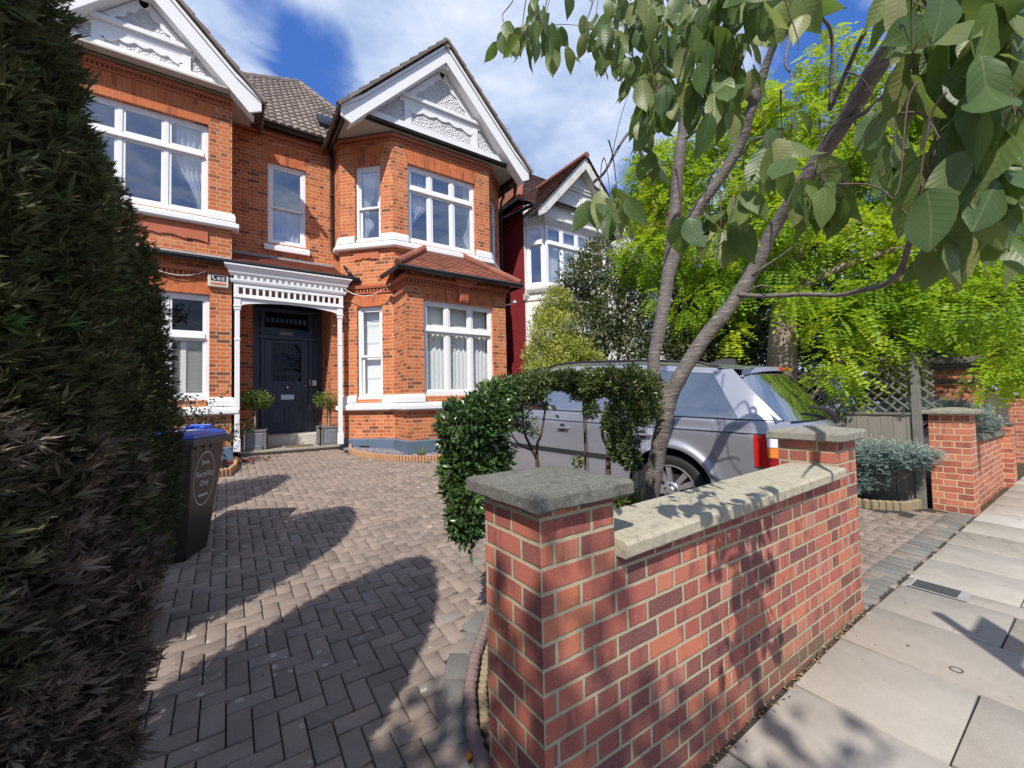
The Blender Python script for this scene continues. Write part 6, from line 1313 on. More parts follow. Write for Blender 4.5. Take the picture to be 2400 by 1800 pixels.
# --- robinia and the shrubs behind -------------------------------------------------------------
M['leaf_robinia'] = leafmat('golden_robinia_leaflet', [(0, C(.14, .27, .02)), (.35, C(.24, .40, .022)), (.7, C(.40, .52, .025)), (1, C(.68, .62, .035))], .5, .5, C(.55, .68, .03), .3, False, 1.1, .45, C(.11, .23, .02))
rob = thing('robinia_tree', 'tall golden-green robinia with feathery drooping leaves and a peeling trunk', 'tree', tuple(zg_(px(1832, 1060, 6.0))))
tb = zg_(px(1836, 1080, 6.0))
stems(rob, 'trunk', [([tb, px(1834, 960, 6.0), px(1832, 860, 6.0), px(1836, 760, 6.0), px(1842, 680, 6.0), px(1850, 620, 6.1)], [.225, .205, .19, .175, .15, .10])], M['bark'], 18)
stems(rob, 'branch', [([px(1840, 690, 6.0), px(1800, 580, 6.2), px(1740, 470, 6.5), px(1680, 360, 6.8)], [.09, .07, .05, .02]), ([px(1845, 640, 6.0), px(1900, 500, 6.2), px(1960, 350, 6.4), px(1990, 180, 6.5)], [.10, .08, .05, .02]), ([px(1840, 700, 6.0), px(1940, 640, 5.7), px(2080, 590, 5.4), px(2220, 560, 5.1)], [.08, .06, .04, .015]), ([px(1838, 720, 6.0), px(1740, 640, 6.4), px(1620, 560, 6.8)], [.07, .05, .02]), ([px(1880, 960, 5.8), px(1930, 900, 5.6), px(1990, 830, 5.5), px(2080, 780, 5.3)], [.02, .03, .03, .015])], M['bark'], 10)
RB = [(1530, 420, 60, 60, 7.2), (1560, 500, 80, 80, 7.1), (1525, 600, 75, 70, 7.0), (1640, 600, 85, 80, 6.8), (1680, 440, 85, 80, 7.0), (1640, 330, 55, 45, 7.0), (1820, 340, 90, 80, 6.8), (1790, 480, 90, 85, 6.5), (1745, 640, 80, 80, 6.3), (1930, 300, 80, 85, 6.6), (1940, 450, 80, 80, 6.4), (1900, 590, 70, 50, 5.9), (2010, 560, 80, 70, 5.7), (2060, 680, 90, 60, 5.5), (2100, 420, 90, 80, 6.2), (2150, 560, 90, 70, 5.5), (2240, 420, 90, 90, 5.9), (2200, 720, 90, 70, 5.1), (2310, 560, 90, 90, 5.3), (2340, 700, 80, 80, 4.9), (2350, 830, 60, 80, 4.8), (2310, 890, 40, 45, 4.9), (2080, 790, 60, 40, 5.3), (1960, 760, 70, 50, 5.4), (1950, 840, 45, 38, 5.2), (1990, 890, 24, 34, 5.2), (1915, 900, 20, 26, 5.2), (1680, 700, 60, 45, 6.4), (1610, 720, 40, 50, 6.6), (1950, 150, 70, 70, 6.7), (1770, 240, 50, 40, 6.9), (2080, 250, 90, 80, 6.4), (2220, 250, 90, 90, 6.2), (2360, 300, 80, 100, 5.8), (2380, 450, 50, 80, 5.5), (1720, 790, 22, 40, 6.1), (1960, 690, 50, 30, 5.5), (1540, 690, 26, 34, 6.7), (1840, 500, 60, 60, 5.6), (1830, 600, 50, 50, 5.6), (1860, 690, 40, 34, 5.5), (1800, 420, 60, 60, 5.9), (1880, 400, 60, 60, 5.8), (1850, 260, 60, 60, 6.4), (2370, 820, 50, 70, 6.0), (2300, 800, 60, 60, 6.5), (1590, 380, 50, 60, 7.2), (1730, 320, 60, 50, 7.0), (2000, 340, 70, 70, 6.3)]
def robinia_leaves():
    rng = np.random.default_rng(77); blobs = [pxblob(*b, .85) for b in RB]; P, O = blob_points(blobs, 12500, rng, .35)
    q = np.sin(P[:, 0]*4.1)+np.sin(P[:, 1]*4.3+1)+np.sin(P[:, 2]*5.2)+.6*np.sin(P[:, 2]*13+P[:, 0]*9); keep = (q > -.9) | (rng.random(len(P)) < .3); P, O = P[keep], O[keep]; n = len(P)
    D = unit(O*.8+rng.normal(size=(n, 3))*.35+np.array([0, 0, -.55])); S = unit(np.cross(D, np.array([0, 0, 1.])+rng.normal(size=(n, 3))*.3)); U = np.cross(S, D); L = rng.uniform(.16, .28, n); col_ = np.clip(.35*rng.random(n)+.45*(.5+.5*np.sin(P[:, 0]*2.2+P[:, 2]*3.1))+.25*(O[:, 2] > .1)*rng.random(n), 0, 1)
    Vs, Fs, R = [], [], []; pairs = 6; tot = 0
    for j in range(pairs+1):
        t = (j+1)/(pairs+1); base = P+D*(L*t)[:, None]+np.array([0, 0, -1.])*(L*t*t*.35)[:, None]
        for s in ((-1, 1) if j < pairs else (0,)):
            d = unit(S*s+D*(.35 if s else 1)+U*.12+rng.normal(size=(n, 3))*.10); l = L*.31*rng.uniform(.8, 1.1, n)*(1-.25*abs(t-.55)); V, F, k = flat_leaves(base, d, U+rng.normal(size=(n, 3))*.3, l, l*.52); Vs.append(V); Fs.append(F+tot); tot += len(V); R.append(np.repeat(np.clip(col_+rng.normal(size=n)*.06, 0, 1), k))
    fastmesh('crown', np.concatenate(Vs), np.concatenate(Fs), M['leaf_robinia'], rob, np.concatenate(R))
robinia_leaves()
M['leaf_photinia'] = leafmat('leathery_shrub_leaf', [(0, C(.045, .07, .022)), (.45, C(.085, .115, .036)), (.75, C(.16, .19, .065)), (1, C(.34, .33, .15))], .28, .3, C(.15, .2, .03), .55, False, 1.4, .3)
s4 = thing('evergreen_shrub', 'tall dark leathery evergreen shrub in front of the white house', 'shrub', (7.0, 5.9, .4)); B4 = [pxblob(1395, 650, 85, 70, 7.9), pxblob(1440, 735, 95, 75, 7.6), pxblob(1380, 790, 85, 60, 7.6), pxblob(1345, 700, 50, 60, 8.0), pxblob(1405, 590, 40, 40, 8.1), pxblob(1500, 800, 75, 60, 7.3), pxblob(1470, 640, 45, 60, 7.8), pxblob(1560, 780, 60, 70, 7.2), pxblob(1360, 620, 22, 30, 8.0)]
bush(s4, 'foliage', B4, 17000, .085, .036, M['leaf_photinia'], 12, .35, .7, 0, .25, .55); b0 = zg_(px(1420, 960, 7.8)); stems(s4, 'stem', [([b0, px(1420, 850, 7.8), px(1400, 720, 7.9), px(1390, 610, 8.0)], [.05, .04, .03, .01]), ([b0, px(1450, 830, 7.6), px(1460, 720, 7.6)], [.04, .03, .01])], M['twig'])
s5 = thing('evergreen_shrub', 'glossy pale-edged evergreen shrub beside the peeling robinia trunk', 'shrub', (6.0, 4.3, .35)); bush(s5, 'foliage', [pxblob(1720, 790, 80, 70, 6.9), pxblob(1650, 820, 70, 45, 6.9), pxblob(1770, 740, 60, 45, 6.5), pxblob(1690, 730, 50, 40, 6.8), pxblob(1610, 830, 50, 40, 6.9), pxblob(1890, 760, 30, 30, 6.2)], 14000, .085, .038, M['leaf_photinia'], 13, .35, .7, 0, .4, .35); b0 = zg_(px(1700, 980, 7.0)); stems(s5, 'stem', [([b0, px(1705, 860, 6.95), px(1715, 780, 6.9)], [.05, .04, .015])], M['twig'])
M['leaf_gold'] = leafmat('golden_privet_leaf', [(0, C(.24, .28, .045)), (.5, C(.42, .44, .08)), (1, C(.66, .62, .17))], .35, .45, C(.45, .5, .05), .35, False, 2.2, .4, C(.13, .17, .04))
s6 = thing('golden_shrub', 'yellow-green feathery shrub against the white house wall', 'shrub', (6.4, 7.3, .4)); bush(s6, 'foliage', [pxblob(1300, 780, 60, 60, 7.3), pxblob(1262, 835, 38, 42, 7.3), pxblob(1335, 830, 65, 45, 7.2), pxblob(1305, 705, 36, 38, 7.4), pxblob(1272, 750, 24, 42, 7.4), pxblob(1375, 850, 50, 28, 7.1), pxblob(1290, 870, 70, 30, 7.2)], 26000, .05, .023, M['leaf_gold'], 14, .6, .6, 0, .3, .45); b0 = zg_(px(1300, 980, 8.6)); stems(s6, 'stem', [([b0, px(1300, 850, 8.6), px(1295, 740, 8.6)], [.03, .025, .008])], M['twig'])
M['leaf_dark'] = leafmat('dark_evergreen_leaf', [(0, C(.010, .022, .007)), (.6, C(.022, .04, .012)), (1, C(.05, .075, .022))], .2, .45, None, .35)
s7 = thing('evergreen_tree', 'deep green evergreen mass standing behind the robinia and fence', 'tree', (8.6, 5.2, .4)); bush(s7, 'foliage', [pxblob(1960, 650, 150, 100, 8.2), pxblob(2080, 740, 110, 80, 8.4), pxblob(1890, 790, 80, 80, 8.0), pxblob(1990, 830, 110, 50, 8.3), pxblob(1780, 600, 120, 120, 8.2), pxblob(1650, 740, 120, 110, 8.2), pxblob(2200, 700, 110, 110, 7.8), pxblob(2330, 640, 110, 120, 7.4), pxblob(2330, 840, 150, 70, 12), pxblob(2200, 850, 120, 60, 12), pxblob(2420, 780, 90, 120, 11), pxblob(1760, 820, 80, 60, 8.0)], 34000, .15, .075, M['leaf_dark'], 15, .3, .7, 0, .3, .25); b0 = zg_(px(1950, 960, 8.4)); stems(s7, 'trunk', [([b0, px(1950, 820, 8.3), px(1960, 660, 8.2)], [.12, .10, .04])], M['twig'])
s8 = thing('variegated_shrub', 'gold-variegated shrub seen through the diamond trellis', 'shrub', (7.6, 1.9, .2)); bush(s8, 'foliage', [pxblob(2090, 890, 70, 50, 6.2, .6), pxblob(2140, 880, 40, 50, 6.0, .6), pxblob(2040, 910, 40, 30, 6.3, .6), pxblob(2165, 910, 20, 40, 5.9, .5)], 5000, .07, .035, M['leaf_gold'], 16, .4, .6, 0, .3, .4)
# --- junipers, rose, topiary, strap plant ---------------------------------------------------------
M['leaf_juniper'] = leafmat('blue_juniper', [(0, C(.14, .21, .19)), (.6, C(.32, .41, .37)), (.92, C(.46, .54, .48)), (1, C(.38, .33, .2))], .15, .6, None, .3, False, 5, .35, C(.035, .06, .04))
def juniper(lbl, loc, blobs, n, seed, st):
    t = thing('juniper', lbl, 'shrub', loc, 'blue junipers by the pavement'); rng = np.random.default_rng(seed); P, O = blob_points(blobs, n, rng, .45); n = len(P); B = unit(O*np.array([1, 1, .35])+rng.normal(size=(n, 3))*.3+np.array([0, 0, .12])); S = unit(np.cross(B, [0, 0, 1.])); L = rng.uniform(.05, .11, n); col_ = np.clip(rng.random(n)*.7+.3*O[:, 2], 0, 1); Vs, Fs, R, tot = [], [], [], 0
    for j in range(6):
        for s in (-1, 1): d = unit(B+S*s*.8+rng.normal(size=(n, 3))*.3); V, F, k = flat_leaves(P+B*(L*j/6)[:, None], d, np.array([0, 0, 1.])+rng.normal(size=(n, 3))*.5, L*.30, L*.09); Vs.append(V); Fs.append(F+tot); tot += len(V); R.append(np.repeat(col_, k))
    fastmesh('foliage', np.concatenate(Vs), np.concatenate(Fs), M['leaf_juniper'], t, np.concatenate(R)); stems(t, 'stem', st, M['twig'])
b0 = zg_(px(1990, 1150, 5.25)); juniper('low spreading blue juniper in the bed below the grey fence', tuple(b0), [pxblob(1900, 1070, 60, 40, 5.5, .7), pxblob(1960, 1085, 70, 40, 5.35, .7), pxblob(2050, 1070, 70, 32, 5.15, .7), pxblob(2120, 1070, 60, 26, 4.95, .7), pxblob(2170, 1068, 36, 14, 4.85, .6), pxblob(1900, 1115, 45, 30, 5.4, .6), pxblob(2000, 1115, 60, 26, 5.2, .6), pxblob(1885, 1035, 36, 26, 5.6, .6), pxblob(2060, 1120, 30, 18, 5.1, .5)], 9000, 21, [([b0, px(1970, 1100, 5.3), px(1920, 1075, 5.4)], [.025, .02, .006]), ([b0, px(2040, 1090, 5.15), px(2130, 1072, 4.95)], [.025, .02, .005])])
b0 = np.array([8.1, 1.75, .05]); juniper('blue juniper spilling over the low neighbouring wall', tuple(b0), [(np.array([7.7, 1.62, 1.28]), np.array([.55, .25, .09])), (np.array([8.4, 1.45, 1.18]), np.array([.55, .38, .14])), (np.array([8.7, 1.30, 1.02]), np.array([.35, .3, .13])), (np.array([7.25, 1.6, 1.22]), np.array([.3, .2, .07]))], 6000, 22, [([b0, b0+np.array([0, -.05, .8]), b0+np.array([.3, -.3, 1.1])], [.03, .025, .01]), ([b0+np.array([0, -.03, .7]), b0+np.array([-.5, -.15, 1.2])], [.02, .008])])
M['leaf_rose'] = leafmat('dark_rose_leaf', [(0, C(.02, .042, .018)), (.7, C(.04, .07, .03)), (1, C(.09, .15, .05))], .25, .45)
ros = thing('rose_bush', 'sparse dark-leaved rose bush arching below the shuttered window', 'shrub', (-.3, 8.35, .42)); rp = []; rng = np.random.default_rng(17); lc = []
for (x, y, D) in ((420, 905, 7.2), (440, 945, 7.0), (470, 960, 7.1), (505, 930, 7.3), (520, 965, 7.2), (490, 990, 7.2), (545, 990, 7.4), (590, 1000, 7.6), (450, 1000, 7.0), (420, 980, 7.0), (560, 1015, 7.5), (400, 930, 7.0), (480, 1010, 7.0), (520, 1015, 7.2)):
    e = px(x, y, D); b = np.array([-.32+rng.uniform(-.1, .1), 8.2+rng.uniform(-.2, .2), .42]); mid = (b+e)/2+np.array([rng.uniform(-.05, .05), 0, .22]); rp.append(([b, mid, e], [.007, .005, .002]))
    for k in range(11): t = rng.uniform(.35, 1.0); q = (1-t)**2*b+2*t*(1-t)*(mid+(mid-(b+e)/2))+t*t*e; lc.append((q+rng.normal(0, .05, 3), .05))
stems(ros, 'stem', rp, M['twig'], 5); Pn = np.array([c[0] for c in lc]); Pn = np.repeat(Pn, 4, 0)+rng.normal(0, .04, (len(Pn)*4, 3)); n = len(Pn); V, F, k = small_leaves(Pn, rng.normal(size=(n, 3))+np.array([0, 0, -.3]), unit(rng.normal(size=(n, 3))*.5+np.array([0, 0, 1.])), rng.uniform(.05, .075, n), rng.uniform(.03, .045, n)); fastmesh('foliage', V, F, M['leaf_rose'], ros, np.repeat(rng.random(n), k))
M['leaf_bay'] = leafmat('bright_clipped_leaf', [(0, C(.07, .13, .025)), (.5, C(.13, .22, .04)), (1, C(.26, .33, .08))], .3, .4, C(.25, .35, .05), .4, False, 6, .4, C(.10, .09, .03)); M['stem_grey'] = simple('grey_stem', C(.26, .235, .2), .8, .2, 25)
for (cx, cy), side, sd in ((PLS[0], 'left', 41), (PLS[1], 'right', 42)):
    t = thing('topiary', 'clipped mushroom-headed standard tree in the planter %s of the navy door' % side, 'topiary tree', (cx, cy, ZST+.35), 'clipped standards in the planters'); zc = 1.64 if side == 'left' else 1.60; k_ = 1.0 if side == 'left' else .93
    bush(t, 'foliage', [((cx, cy, zc), (.31*k_, .31*k_, .15)), ((cx-.12, cy, zc-.06), (.2*k_, .2, .15)), ((cx+.12, cy-.05, zc-.07), (.2*k_, .2, .15)), ((cx, cy, zc-.13), (.2, .2, .12))], 2600 if side == 'left' else 1500, .048, .021, M['leaf_bay'], sd, .5, .9, 0, .45, .3)
    stems(t, 'stem', [([np.array([cx, cy, ZST+.34]), np.array([cx+.01, cy, 1.1]), np.array([cx, cy, zc-.1])], [.024, .022, .018]), ([np.array([cx, cy, 1.3]), np.array([cx+.12, cy, zc-.05])], [.01, .005]), ([np.array([cx, cy, 1.3]), np.array([cx-.12, cy+.03, zc-.05])], [.01, .005])], M['stem_grey'])
M['leaf_strap'] = leafmat('strap_leaf', [(0, C(.14, .2, .05)), (1, C(.34, .4, .14))], .3, .45)
o = MB(); rng = np.random.default_rng(5); c = np.array([3.05, 7.56, float(gz(3.05, 7.56))])
for k in range(46):
    a = rng.uniform(0, 6.28); l = rng.uniform(.22, .42); lean = rng.uniform(.2, .9); d = np.array([math.cos(a), math.sin(a), 0]); s = np.array([-d[1], d[0], 0])*.011; V = []
    for j in range(6): t = j/5; p = c+d*(l*lean*t)+np.array([0, 0, l*(t*(1.15-.3*lean)-lean*.55*t*t)]); w = (1-t*.95); V += [p-s*w, p+s*w]
    o.add(V, [(2*j, 2*j+1, 2*j+3, 2*j+2) for j in range(5)])
tag(o.build('strap_plant', M['leaf_strap'], recalc=False), 'tuft of pale green strap leaves in the gravel bed', 'plant')
# --- litter -------------------------------------------------------------------------------------
rng = np.random.default_rng(6); P = []
for _ in range(300): x = rng.uniform(.8, 3.5); P.append((x, 1.015-abs(rng.normal(0, .018)), .004))
for _ in range(120): P.append((rng.uniform(3.5, 6.9), 1.0+rng.normal(0, .02), .004))
for _ in range(160): P.append((rng.uniform(5.2, 6.6), 1.75+rng.normal(0, .28), .006))
for _ in range(90): P.append((rng.uniform(3.6, 6.8), rng.uniform(1.1, 2.6), .006))
for _ in range(260): P.append((rng.uniform(-.3, 3.4), rng.uniform(2.4, 8), .006))
for _ in range(50): P.append((rng.uniform(1.5, 9), rng.uniform(-.8, .95), .006))
for _ in range(60): P.append((rng.uniform(7.3, 9.5), .97+rng.normal(0, .03), .006))
P = np.array(P); P[:, 2] += gz(P[:, 0], P[:, 1]); n = len(P); V, F, k = small_leaves(P, rng.normal(size=(n, 3))*np.array([1, 1, .12]), np.array([0, 0, 1.])+rng.normal(size=(n, 3))*.25, rng.uniform(.008, .03, n), rng.uniform(.006, .014, n), .1)
M['litter'] = leafmat('dry_leaf_litter', [(0, C(.07, .035, .02)), (.5, C(.22, .12, .05)), (1, C(.55, .47, .3))], .1, .7); tag(fastmesh('leaf_litter', V, F, M['litter'], None, np.repeat(rng.random(n), k)), 'dry fallen leaves and petals along the wall foot and drive', 'fallen leaves', None, 'stuff')
o = MB(); c = onG(1106, 1772)+np.array([0, 0, .012]); dv = unit(onG(1118, 1735)-onG(1100, 1790)); sv = np.cross(dv, [0, 0, 1.]); V = []
for t, w in ((-.5, .0), (-.3, .018), (0, .024), (.25, .017), (.5, 0)): V += [c+dv*.11*t-sv*w+np.array([0, 0, .014*abs(t)*2]), c+dv*.11*t+np.array([0, 0, -.006+.02*t*t]), c+dv*.11*t+sv*w+np.array([0, 0, .02])]
o.add(V, [(i*3+j, i*3+j+1, i*3+j+4, i*3+j+3) for i in range(4) for j in (0, 1)]); M['deadleaf'] = simple('orange_dead_leaf', C(.36, .14, .035), .7, .3, 40); tag(o.build('dead_leaf', M['deadleaf'], smooth=True, recalc=False), 'single curled orange dead leaf by the rope edging', 'leaf')
# --- what stands behind the camera and throws the shade over the pavement -----------------------
st_ = thing('street_tree', 'street tree on the pavement whose crown shades the near pier', 'tree', (-2.6, -1.9, 0)); stems(st_, 'trunk', [([(-2.6, -1.9, -.1), (-2.55, -1.95, 2.0), (-2.3, -2.1, 4.2)], [.16, .13, .08])], M['bark'], 12)
CROWN = [((-2.5, -2.2, 4.9), (.8, .7, .6)), ((-1.75, -2.75, 5.3), (.5, .4, .4)), ((-3.1, -1.7, 5.1), (.8, .7, .6)), ((-2.7, -2.6, 5.8), (.6, .6, .5)), ((-2.8, -1.5, 4.6), (.6, .6, .4))]
bush(st_, 'crown', CROWN, 1700, .16, .10, M['leaf_photinia'], 51, .2, .6, .2, .2, .6)
sg = thing('street_sign', 'rectangular street sign plate on a grey post at the kerb side', 'street sign', (2.0, -.88, 0)); o = MB(); o.tube([(2.0, -.88, -.1), (2.0, -.88, 2.72)], .034, 12); o.build('post', M['lead'], sg, smooth=True); o = MB(); o.box(1.90, -.93, 2.18, 2.30, -.922, 2.53); o.build('plate', M['lead'], sg)
# ------------------------------------------------------------------ the white house next door
nh = thing('white_house', 'white rendered gabled house with red painted side wall and brown tiled roof', 'house', (8.5, 10.5, .45))
Xn0 = 6.92
fN = Fr((Xn0, 9.4), (7.05, 9.4)); fB = Fr((7.32, 8.95), (9.74, 8.95)); fBC = Fr((6.98, 9.4), (7.32, 8.95)); fBR = Fr((9.74, 8.95), (10.1, 9.4))
nb = MB(); wall_bm(nb, fN, 0, fN.L, .2, 7.0); wall_bm(nb, fBC, 0, fBC.L, .2, 4.45); wall_bm(nb, fB, 0, fB.L, .2, 4.45, [(.2, 2.2, 1.2, 3.4)]); wall_bm(nb, fBR, 0, fBR.L, .2, 4.45)
wall_bm(nb, Fr((10.1, 9.4), (14.2, 9.4)), 0, 4.1, .2, 7.0, [(1.2, 2.3, 4.7, 6.2)]); wall_bm(nb, fBC, 0, fBC.L, 6.52, 7.0); wall_bm(nb, fB, 0, fB.L, 6.52, 7.0); wall_bm(nb, fBR, 0, fBR.L, 6.52, 7.0)
nb.build('wall', M['stucco'], nh, recalc=False)
o = MB(); wall_bm(o, Fr((Xn0-.005, 18), (Xn0-.005, 9.4)), 0, 8.6, .2, 7.15); o.build('side_wall', M['brick_red'], nh, recalc=False)['label'] = 'red painted brick side wall'
o = MB(); fq = Fr((Xn0-.005, 18), (Xn0-.005, 9.4))
for z, d in ((6.62, .05), (6.76, .09), (6.9, .13)): fq.box(o, 0, fq.L-.002, .0, d, z, z+.06)
o.build('corbel_course', M['brick_red'], nh)
bpth = [(6.98, 9.4), (7.32, 8.95), (9.74, 8.95), (10.1, 9.4)]
o = MB(); o.sweep(bpth, [(.0, 4.42), (.06, 4.46), (.10, 4.54), (.10, 4.60), (0, 4.62)]); o.build('moulding', M['dirtywhite'], nh); o = MB(); o.sweep(bpth, [(-.05, 6.36), (.03, 6.38), (.10, 6.50), (.12, 6.52), (.12, 6.56), (-.05, 6.56)]); o.build('moulding', M['dirtywhite'], nh); o = MB(); o.sweep([(Xn0-.06, 9.4), (7.0, 9.4)], [(0, 4.25), (.05, 4.28), (.09, 4.38), (.09, 4.42), (0, 4.44)])
o.sweep([(6.98, 9.4), (7.32, 8.95), (9.74, 8.95), (10.1, 9.4)], [(0, 4.22), (.03, 4.25), (.03, 4.3), (0, 4.32)])
o.build('moulding', M['dirtywhite'], nh)
casement(fB, 0.03, fB.L-.03, 4.62, 6.38, .0, [.63, 1.21, 1.80], 5.86, nh, M['glass'], 'four-light upper bay window with pale curtains'); casement(fBC, .04, fBC.L-.03, 4.62, 6.38, .0, [], 5.86, nh, M['glass']); casement(fBR, .03, fBR.L-.04, 4.62, 6.38, .0, [], 5.86, nh, M['glass']); casement(fB, .2, 2.2, 1.2, 3.4, .08, [.85, 1.55], 2.7, nh, M['glass_low'])
w = casement(Fr((10.1, 9.4), (14.2, 9.4)), 1.2, 2.3, 4.7, 6.2, .08, [1.75], 5.7, nh, M['glass'])
for i in range(4): a = .06+i*.595; drape(fB, 'curtain', w, M['net'], lambda t, a=a: (a+.06, a+.52), 4.7, 6.34, -.16, 5, .02)
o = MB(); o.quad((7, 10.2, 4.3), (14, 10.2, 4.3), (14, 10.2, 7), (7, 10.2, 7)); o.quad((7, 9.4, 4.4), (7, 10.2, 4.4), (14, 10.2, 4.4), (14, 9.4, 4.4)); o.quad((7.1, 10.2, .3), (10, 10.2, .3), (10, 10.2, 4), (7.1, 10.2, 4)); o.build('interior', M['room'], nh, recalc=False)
xa, za, hf, pt = 8.66, 8.52, 1.78, 1.08
o = MB()
for s in (-1, 1):
    p = [(xa, za), (xa+s*hf, za-pt*hf), (xa+s*(hf-.02), za-pt*hf-.2), (xa+s*(hf-.25), za-pt*hf-.06), (xa, za-.34)]
    o.prism(p if s > 0 else p[::-1], (0, 8.62, 0), (1, 0, 0), (0, 0, 1), (0, .05, 0))
    p = [(xa, za-.30), (xa+s*(hf-.15), za-pt*(hf-.15)-.30), (xa+s*(hf-.15), za-pt*(hf-.15)-.34), (xa, za-.34)]; o.prism(p if s > 0 else p[::-1], (0, 8.67, 0), (1, 0, 0), (0, 0, 1), (0, .25, 0))
o.build('bargeboard', M['dirtywhite'], nh)
o = MB(); hb = (za-.34-7.05)/pt; o.prism([(xa-hb-.15, 7.05), (xa+hb+.15, 7.05), (xa, za-.2)], (0, 8.92, 0), (1, 0, 0), (0, 0, 1), (0, .06, 0)); pp = o.build('pediment', M['stucco'], nh)
o = MB(); o.box(xa-hb*.62, 8.87, 7.58, xa+hb*.62, 8.92, 7.66); o.box(xa-hb*.62, 8.84, 7.66, xa+hb*.62, 8.92, 7.69); o.box(xa-.03, 8.90, 7.1, xa+.03, 8.92, 7.58); o.box(xa-hb-.1, 8.88, 7.05, xa+hb+.1, 8.93, 7.11)
for i in range(40):
    t0, t1 = math.pi*i/40, math.pi*(i+1)/40
    for c in (-.42, .42): o.prism([(xa+c+.30*math.cos(t), 7.2+.26*math.sin(t)) if k < 2 else (xa+c+.34*math.cos(t), 7.2+.30*math.sin(t)) for k, t in enumerate((t0, t1, t1, t0))][::-1], (0, 8.905, 0), (1, 0, 0), (0, 0, 1), (0, .016, 0))
o.build('pediment_moulding', M['stucco'], pp)
o = MB(); o.tube([(xa-hb-.3, 8.82, 7.0), (xa+hb+.3, 8.82, 7.0)], .055); o.tube([(6.78, 8.7, 6.70), (6.74, 14, 7.18)], .05); o.box(6.72, 9.3, 7.05, 6.9, 18, 7.17); o.build('gutter', M['black'], nh)
for s in (-1, 1): tile_field('roof', (xa+s*(hf+.04), 8.56, za-pt*(hf+.04)+.06), (0, 1, 0), (-s*(hf), 0, hf*pt), 5.5, math.hypot(hf, hf*pt)+.05, .10, .165, M['tile_brown'], nh)
ev2 = np.array([0, 1, .95]); ev2 /= np.linalg.norm(ev2)
tile_field('roof', (6.75, 9.3, 7.08), (1, 0, 0), ev2, 7.6, 4.3, .11, .2, M['tile_brown'], nh, lambda u, v: u > .72*v*.80-.05)
tile_field('roof', (6.70, 9.3, 7.05), (0, 1, 0), (.95*.8, 0, .76*.8+.2), 8.5, 4.1, .11, .2, M['tile_brown'], nh, lambda u, v: u > v*.78)
o = MB(); p0, p1 = np.array([6.72, 9.3, 7.12]), np.array([9.0, 12.2, 9.86])
for i in range(11): o.lathe([(.09, 0), (.105, .36), (.08, .36)], p0+(p1-p0)*i/11, 10, p1-p0)
o.build('ridge_tile', M['tile_red'], nh); o = MB(); o.tube([(xa, 8.55, za+.05), (xa, 12, za+.05)], .09, 10); o.build('ridge_tile', M['tile_red'], nh)
o = MB(); o.box(7.24, 11.0, 6.2, 7.72, 11.7, 9.62); o.box(7.20, 10.96, 9.62, 7.76, 11.74, 9.72); o.box(7.16, 10.92, 9.72, 7.80, 11.78, 9.84); o.box(7.22, 10.98, 9.84, 7.74, 11.72, 9.90); ch = o.build('chimney', M['brick_old'], nh)
o = MB(); o.lathe([(.125, 0), (.115, .1), (.125, .12), (.115, .14), (.115, .22), (.125, .24), (.115, .26), (.11, .34), (.13, .36), (.13, .42), (.09, .43)], (7.40, 11.2, 9.90), 18); o.build('chimney_pot', M['tile_red'], ch, smooth=True)
o = MB()
for i in range(5): o.box(7.30+i*.1, 10.96, 7.3+i*.14, 7.42+i*.1, 11.0, 7.5+i*.14)
o.build('lead_flashing', M['lead'], nh)
M['aerial'] = simple('dull_aluminium', C(.2, .2, .21), .5, .1, 30, metal=.7)
def aerial(lbl, base, n, L, dirv, top):
    t = thing('television_aerial', lbl, 'aerial', base, 'aerials on the chimney stack'); b = np.array(base); o = MB(); o.tube([b, b+np.array([0, 0, top])], .014, 6); o.build('mast', M['aerial'], t); o = MB(); d = np.array(dirv, float); d /= np.linalg.norm(d); c = b+np.array([0, 0, top]); o.tube([c-d*L/2, c+d*L/2], .010, 6); s = np.array([-d[1], d[0], 0])
    for i in range(n): q = c+d*L*(i/(n-1)-.5); o.tube([q-np.array([0, 0, .14]), q+np.array([0, 0, .14])], .005, 5)
    o.build('boom', M['aerial'], t)
aerial('long comb-like television aerial on the chimney stack', (7.55, 11.5, 9.9), 6, .75, (1, -.15, 0), .78); aerial('small higher television aerial peeping over the bargeboard', (7.2, 12.4, 9.6), 4, .45, (1, .1, 0), 2.05)
# further house, mostly behind the trees
th = thing('further_house', 'further white house with brown roof and red chimney glimpsed between the trees', 'house', (16, 11, .5)); o = MB(); f = Fr((12.6, 9.0), (19, 9.0)); wall_bm(o, f, 0, f.L, .2, 6.4, [(.6, 2.0, 4.3, 5.8), (.6, 2.2, 1.2, 3.2), (3.6, 5.2, 4.3, 5.8)]); o.quad((12.6, 18, .2), (12.6, 9, .2), (12.6, 9, 6.4), (12.6, 18, 6.4)); o.build('wall', M['stucco'], th, recalc=False)
for h in ((.6, 2.0, 4.3, 5.8), (3.6, 5.2, 4.3, 5.8), (.6, 2.2, 1.2, 3.2)): casement(f, *h, .06, [(h[0]+h[1])/2], h[3]-.5, th, M['glass'])
tile_field('roof', (12.3, 8.7, 6.35), (1, 0, 0), (0, 1, .85), 7, 5, .2, .3, M['tile_brown'], th); o = MB(); o.quad((12.3, 8.7, 6.3), (12.3, 12.5, 9.6), (12.3, 18, 6.3), (12.3, 18, 6.2)); o.build('roof_end', M['tile_brown'], th, recalc=False)
o = MB(); q = px(1545, 440, 13); o.box(q[0]-.4, q[1]-.3, 6, q[0]+.4, q[1]+.4, q[2]+.3); o.box(q[0]-.46, q[1]-.36, q[2]+.3, q[0]+.46, q[1]+.46, q[2]+.45); o.build('chimney', M['tile_red'], th)

